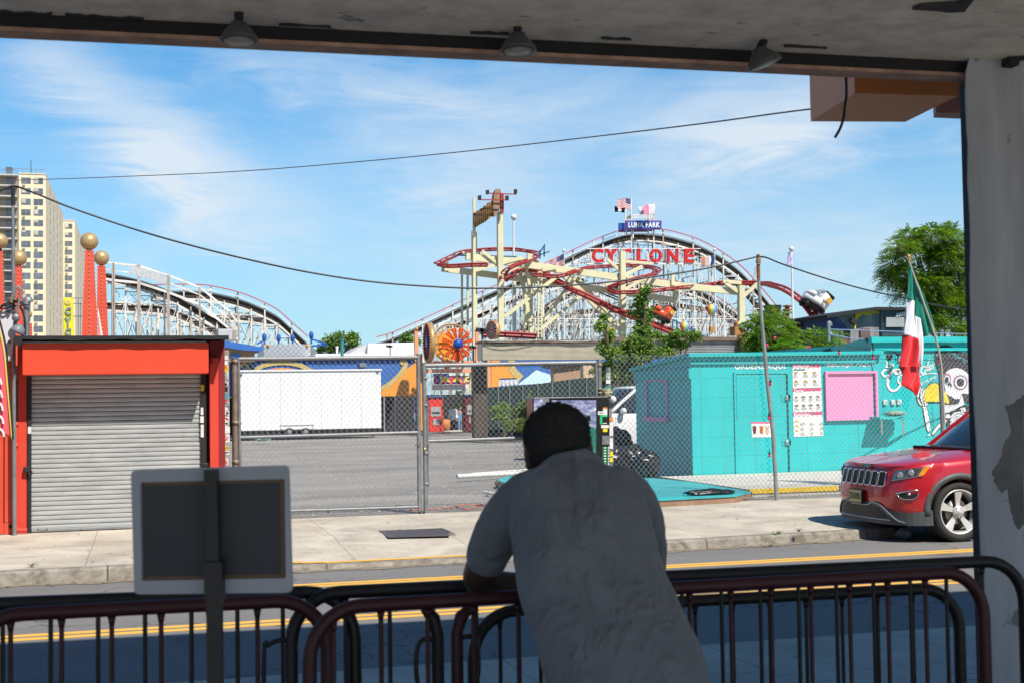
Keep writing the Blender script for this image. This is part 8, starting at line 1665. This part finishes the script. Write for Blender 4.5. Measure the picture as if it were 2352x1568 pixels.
    # arches
    for sc_, wz in ((.87, 1), (.87, -1), (3.79, 1), (3.79, -1)):
        am = MB(); R0, R1 = .425, .50; pr_ = []
        for i in range(21):
            q = -.10+(math.pi+.2)*i/20; cs, sn = math.cos(q), math.sin(q); fl_ = 1+.05*abs(math.sin(2*q))
            s0_ = sc_-R0*cs*fl_; s1_ = sc_-R1*cs*fl_
            hw = lambda ss: next((p[1] for p in plan if p[0] >= max(.02, ss)), .97)
            pr_.append([J(s0_, wz*(hw(s0_)+.012), .39+R0*sn), J(s1_, wz*(hw(s1_)+.006), .39+R1*sn), J(s1_, wz*(hw(s1_)-.03), .39+R1*sn), J(s0_, wz*(hw(s0_)-.05), .39+R0*sn)])
        am.loft(pr_); fixn(am.build('arch_trim', PLS, t))
        wh_ = MB(); c_ = J(sc_, wz*.955, .385); ax = V(0, -wz, 0)
        tread = [(.285, -.03), (.30, -.005), (.33, .004), (.358, -.003), (.378, -.02), (.385, -.06), (.385, -.19), (.378, -.23), (.33, -.25), (.285, -.24)]
        ty_ = MB().lathe(c_, [(r_*scale, h*scale) for r_, h in tread], 64, ax, False).build('tyre', M('tyre', (.028, .027, .026), .8, bump=.5, bscale=50, var=.3), t)
        lg_ = MB()
        for k in range(60):
            a = 2*math.pi*k/60; d = V(math.cos(a), 0, math.sin(a)); e_ = V(-math.sin(a), 0, math.cos(a))*.011*scale
            b0, b1 = c_+d*.372*scale+ax*-.015*scale, c_+d*.388*scale+ax*-.06*scale; lg_.hexa(b0-e_, b0+e_, b1+e_, b1-e_, b0-e_+d*.006, b0+e_+d*.006, b1+e_+d*.004, b1-e_+d*.004)
        lg_.build('tread_blocks', M('tyre'), ty_)
        rm = MB().lathe(c_, [(.285*scale, -.03*scale), (.292*scale, -.012*scale), (.272*scale, -.02*scale), (.262*scale, -.05*scale), (.255*scale, -.12*scale), (.25*scale, -.2*scale)], 48, ax, False).build('rim', M('rim_alloy', (.60, .59, .57), .35, .25, var=.1, coat=.4), ty_)
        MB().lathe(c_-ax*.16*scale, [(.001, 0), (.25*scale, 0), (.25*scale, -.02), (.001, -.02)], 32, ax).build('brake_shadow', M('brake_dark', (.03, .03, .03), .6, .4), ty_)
        MB().lathe(c_-ax*.11*scale, [(.001, .01), (.16*scale, .01), (.16*scale, -.01), (.001, -.01)], 32, ax).build('brake_disc', M('disc', (.25, .24, .23), .4, .8), ty_)
        for k in range(5):
            a = math.pi/2+2*math.pi*k/5; d = V(math.cos(a), 0, math.sin(a)); n_ = V(-math.sin(a), 0, math.cos(a)); b = [c_+d*.03*scale+n_*.028*scale, c_+d*.12*scale+n_*.030*scale, c_+d*.268*scale+n_*.058*scale, c_+d*.268*scale-n_*.058*scale, c_+d*.12*scale-n_*.030*scale, c_+d*.03*scale-n_*.028*scale]
            bevel(MB().prism([p-ax*(.03 if j in (2, 3) else .055)*scale for j, p in enumerate(b)], -ax*.03*scale).build('spoke', M('rim_alloy'), rm), .006)
            p = c_+V(math.cos(a+.628), 0, math.sin(a+.628))*.062*scale; MB().lathe(p, [(.011*scale, -.06*scale), (.011*scale, -.03*scale), (.001, -.026*scale)], 8, ax).build('lug_nut', CHR, rm)
        MB().lathe(c_, [(.085*scale, -.06*scale), (.08*scale, -.038*scale), (.034*scale, -.034*scale), (.03*scale, -.028*scale), (.001, -.027*scale)], 24, ax).build('hub_cap', M('rim_alloy'), rm)
        MB().lathe(c_-ax*.28*scale, [(.001, .05), (.42*scale, .05), (.42*scale, 0), (.001, 0)], 20, ax).build('wheel_well', BLKm, t)
    # cabin
    cb2 = MB(); CA = [(1.60, .90), (1.42, .62), (1.34, .3), (1.32, 0)]
    def cab(z, f, dz=0):   # f 0 belt, 1 roof
        pts = []; sh_ = .80*f; w_k = 1-.22*f; rear = 4.72-.42*f
        base_ = [(1.32+sh_, 0), (1.34+sh_, .3), (1.42+sh_*.97, .60), (1.58+sh_*.92, .85), (1.80+sh_*.7, .90), (2.8, .91), (3.8, .90), (4.4-.2*f, .86), (rear, .62), (rear+.03, 0)]
        for s, w in base_: pts.append(J(s, w*w_k, z))
        for s, w in base_[-2:0:-1]: pts.append(J(s, -w*w_k, z))
        return pts
    MB().loft([cab(1.08, 0), cab(1.16, .06), cab(1.60, .80), cab(1.68, .93)]).build('glass_house', GLS, t)
    rf2 = MB().loft([cab(1.675, .90), cab(1.715, .97), cab(1.75, 1.2), cab(1.765, 1.8)]).build('roof', paint, t)
    for sg in (1, -1):
        for (s0_, w0), (s1_, w1), wd_ in (((1.55, .875), (2.34, .715), .07), ((2.75, .935), (2.85, .735), .06), ((3.75, .925), (3.75, .73), .06), ((4.4, .88), (4.15, .70), .12)):
            MB().bar(J(s0_, sg*w0, 1.10), J(s1_, sg*w1, 1.70), wd_*scale, .035*scale, V(0, 1, 0)).build('pillar', paint, t)
        m_ = MB(); c_ = J(1.85, sg*1.06, 1.16); m_.ball(c_, .10*scale, 16, 10, (.75, 1.1, .8)); m_.bar(c_, J(1.9, sg*.92, 1.1), .04*scale); m_.build('side_mirror', paint, t)
        for s_ in (2.55, 3.55): MB().tube(smooth([J(s_, sg*.985, .93), J(s_+.03, sg*1.01, .935), J(s_+.17, sg*1.01, .94), J(s_+.2, sg*.985, .945)]), .012*scale, 6).build('door_handle', CHR if flip else paint, t)
        for s_ in (1.66, 2.72, 3.72): MB().bar(J(s_, sg*.974, .42), J(s_+.04, sg*.965, 1.08), .012*scale, .006).build('door_seam', BLKm, t)
    MB().tube(smooth([J(1.40, .5, 1.175), J(1.45, .1, 1.20), J(1.42, -.25, 1.19)]), .012*scale, 6).build('wiper', BLKm, t)
    MB().prism([J(1.32, .80, 1.13), J(1.22, .6, 1.165), J(1.20, -.6, 1.165), J(1.32, -.80, 1.13), J(1.45, -.7, 1.16), J(1.40, 0, 1.18), J(1.45, .7, 1.16)], (0, 0, .02)).build('cowl', BLKm, t)
    # hood shut line, badge and plate
    MB().tube([S(a, z, .008) for a, z in [(-.63, .925), (-.4, .93), (0, .935), (.4, .93), (.63, .925)]], .004*scale, 4).build('hood_gap', BLKm, t)
    hg = MB().tube([J(s, .80-.04*(1-s), zs_f(s)+(hz_f(s)-zs_f(s))*.42+.012) for s in (.5, .7, .9, 1.1, 1.3)], .004, 4).build('hood_gap', BLKm, t)
    MB().box(loc[0]+.3*scale, loc[0]+4.5*scale, loc[1]+.3*scale, loc[1]+1.6*scale, loc[2]+.2*scale, loc[2]+.3*scale).build('underbody', BLKm, t)
    if plate:
        m_ = MB(); O = S(-.09, .948, .02); O = S(-.02, .945, .016); R_ = S(.18, .945, .016)-S(-.02, .945, .016); R_ = V(R_.x, R_.y, 0); text(m_, 'Jeep', S(-.02, .94, .018), S(.20, .94, .018)-S(-.02, .94, .018), V(.0, 0, .058), bold=.03, thick=.008); m_.build('hood_badge', CHR, t)
        a, b = S(-.22, .47, .05), S(.12, .47, .05); pf_ = MB().prism([S(-.22, .465, .055), S(.12, .465, .055), S(.12, .645, .055), S(-.22, .645, .055)], (.02, 0, 0)).build('plate_holder', BLKm, t)
        PT = M('plate_cream', (.50, .42, .22), .5, var=.2); MB().prism([S(-.20, .48, .062), S(.10, .48, .062), S(.10, .635, .062), S(-.20, .635, .062)], (.006, 0, 0)).build('number_plate', PT, t)
        m_ = MB(); O = S(-.18, .515, .068); text(m_, 'Z13-UYD', O, S(.08, .515, .068)-O, V(0, 0, .085), bold=.01, thick=.003); m_.build('plate_number', M('plate_ink', (.06, .06, .03), .5), t)
    return t
JR = M('candy_red', (.52, .014, .024), .28, .25, var=.06, coat=1., spec=.6)
make_car('parked_car', 'dark red off road car parked at the far kerb, front toward the left', (CX0, CY0, 0), False, JR)
a = onY(1403, 990, 36); 
make_car('parked_car', 'white off road car parked in the lot behind the teal booth', (a.x-1.95, 36, gz(36)-.02), True, M('car_white_paint', (.72, .72, .72), .25, coat=.8, var=.03), 1.25, False)
# ================================================================ camera, light, sky
cam = bpy.data.cameras.new('camera'); co_ = bpy.data.objects.new('camera', cam); C.objects.link(co_)
cam.sensor_width = 36; cam.lens = F/2352*36; cam.clip_end = 4000; cam.clip_start = .05
co_.matrix_world = Matrix(((RT.x, UP.x, -FW.x, EYE.x), (RT.y, UP.y, -FW.y, EYE.y), (RT.z, UP.z, -FW.z, EYE.z), (0, 0, 0, 1)))
cam.dof.use_dof = True; cam.dof.focus_distance = 24; cam.dof.aperture_fstop = 7.5
bpy.context.scene.camera = co_
EL = math.radians(51); AZ = math.radians(22)
S = V(math.sin(AZ)*math.cos(EL), -math.cos(AZ)*math.cos(EL), math.sin(EL))
sun = bpy.data.lights.new('sun', 'SUN'); sun.energy = 5.0; sun.angle = math.radians(.5); sun.color = (1, .935, .83)
so = bpy.data.objects.new('sun', sun); C.objects.link(so); so.rotation_euler = S.to_track_quat('Z', 'Y').to_euler()
w = bpy.data.worlds.new('World'); bpy.context.scene.world = w; w.use_nodes = True
nt = NT(w); sky = nt.n('TexSky'); sky.sky_type = 'NISHITA'; sky.sun_disc = False; sky.sun_elevation = EL; sky.sun_rotation = math.radians(180)-AZ
sky.air_density = 1.0; sky.dust_density = .3; sky.ozone_density = 2.5
tc = nt.n('TexCoord'); sx = nt.n('SeparateXYZ'); nt.l(tc.outputs['Generated'], sx.inputs[0])
# azimuth from the street axis and height: where the cirrus really is in this sky
azn = nt.math('ARCTAN2', sx.outputs[0], sx.outputs[1]); el = nt.math('ARCSINE', sx.outputs[2])
cb = nt.n('CombineXYZ'); nt.l(azn, cb.inputs[0]); nt.l(el, cb.inputs[1]); uv = cb.outputs[0]
def mp(scale, rot=0, loc=(0, 0, 0)):
    m = nt.n('Mapping'); m.inputs['Scale'].default_value = (*scale, 1); m.inputs['Rotation'].default_value = (0, 0, rot); m.inputs['Location'].default_value = loc; nt.l(uv, m.inputs[0]); return m.outputs[0]
big = nt.noise(mp((4, 7), .5, (1.3, 0, 0)), 1.3, 6, .55, .9)
wisp = nt.noise(mp((3.2, 16), .55, (4.1, 2, 0)), 1.8, 9, .62, 1.3)
fine = nt.noise(mp((7, 30), -.18, (2, 5, 0)), 2.2, 8, .6, .8)
c1 = nt.math('MULTIPLY', nt.ramp(big, [(.40, 0.), (.68, 1.)]), nt.ramp(wisp, [(.34, .25), (.66, 1.)]))
c2 = nt.math('MULTIPLY', nt.ramp(fine, [(.45, 0.), (.75, .55)]), nt.ramp(big, [(.35, .2), (.6, 1.)]))
# the broad diagonal streak on the left: distance from a line in (azimuth, height)
def blob(a0, e0, a1, e1, wd, amp):
    dx, dy = a1-a0, e1-e0; L = math.hypot(dx, dy); nx_, ny_ = -dy/L, dx/L
    wob = nt.math('MULTIPLY_ADD', wisp, .10, -.05)
    dd = nt.math('ADD', nt.math('ADD', nt.math('MULTIPLY', azn, nx_), nt.math('MULTIPLY', el, ny_)), -(a0*nx_+e0*ny_)); dd = nt.math('ADD', dd, wob)
    tt = nt.math('DIVIDE', nt.math('ADD', nt.math('ADD', nt.math('MULTIPLY', azn, dx/L), nt.math('MULTIPLY', el, dy/L)), -(a0*dx/L+e0*dy/L)), L)
    g = nt.math('EXPONENT', nt.math('MULTIPLY', nt.math('POWER', nt.math('DIVIDE', dd, wd), 2.), -1.))
    e = nt.math('EXPONENT', nt.math('MULTIPLY', nt.math('POWER', nt.math('DIVIDE', nt.math('ADD', tt, -.5), .62), 4.), -1.))
    return nt.math('MULTIPLY', nt.math('MULTIPLY', g, e), nt.math('MULTIPLY', nt.ramp(wisp, [(.2, .35), (.6, 1.)]), amp))
def AE(x, y): d = ray(x, y).normalized(); return math.atan2(d.x, d.y), math.asin(d.z)
north = nt.ramp(nt.math('COSINE', nt.math('ADD', azn, -YAW)), [(.25, .08), (.75, 1.)])
bl = [blob(*AE(60, 120), *AE(470, 420), .030, .95), blob(*AE(330, 330), *AE(700, 560), .035, .75), blob(*AE(800, 330), *AE(1250, 420), .034, .6), blob(*AE(1500, 420), *AE(1900, 230), .034, .6), blob(*AE(500, 110), *AE(1150, 260), .02, .45), blob(*AE(1150, 250), *AE(2200, 230), .03, .55), blob(*AE(1000, 600), *AE(2300, 560), .04, .45)]
tot = nt.math('ADD', nt.math('MULTIPLY', c1, .42), nt.math('MULTIPLY', c2, .4))
for b in bl: tot = nt.math('ADD', tot, b)
hz_ = nt.ramp(el, [(0., .95), (.09, .62), (.25, .0)])
high = nt.math('MULTIPLY', nt.ramp(el, [(.30, 1.), (.55, .1)]), north)
den = nt.math('MULTIPLY', nt.math('MINIMUM', nt.math('MULTIPLY', tot, .72), .88), high)
SK = nt.mix(north, nt.mix(1., sky.outputs[0], (.62, .92, 1.15), 'MULTIPLY'), nt.mix(1., sky.outputs[0], (.46, 1.34, 1.74), 'MULTIPLY'))
base = nt.mix(nt.math('MULTIPLY', nt.math('MULTIPLY', hz_, .75), north), SK, (7.5, 8.7, 9.8))
colr = nt.mix(den, base, (8.9, 9.8, 10.6))
bg = nt.n('Background'); bg.inputs[1].default_value = .068; nt.l(colr, bg.inputs[0]); nt.l(bg.outputs[0], nt.n('OutputWorld').inputs[0])
sc = bpy.context.scene; sc.view_settings.view_transform = 'Standard'; sc.view_settings.look = 'None'; sc.view_settings.exposure = .36; sc.view_settings.gamma = 1
sc.cycles.max_bounces = 8; sc.cycles.diffuse_bounces = 5; sc.cycles.transparent_max_bounces = 24
sc.cycles.use_denoising = True
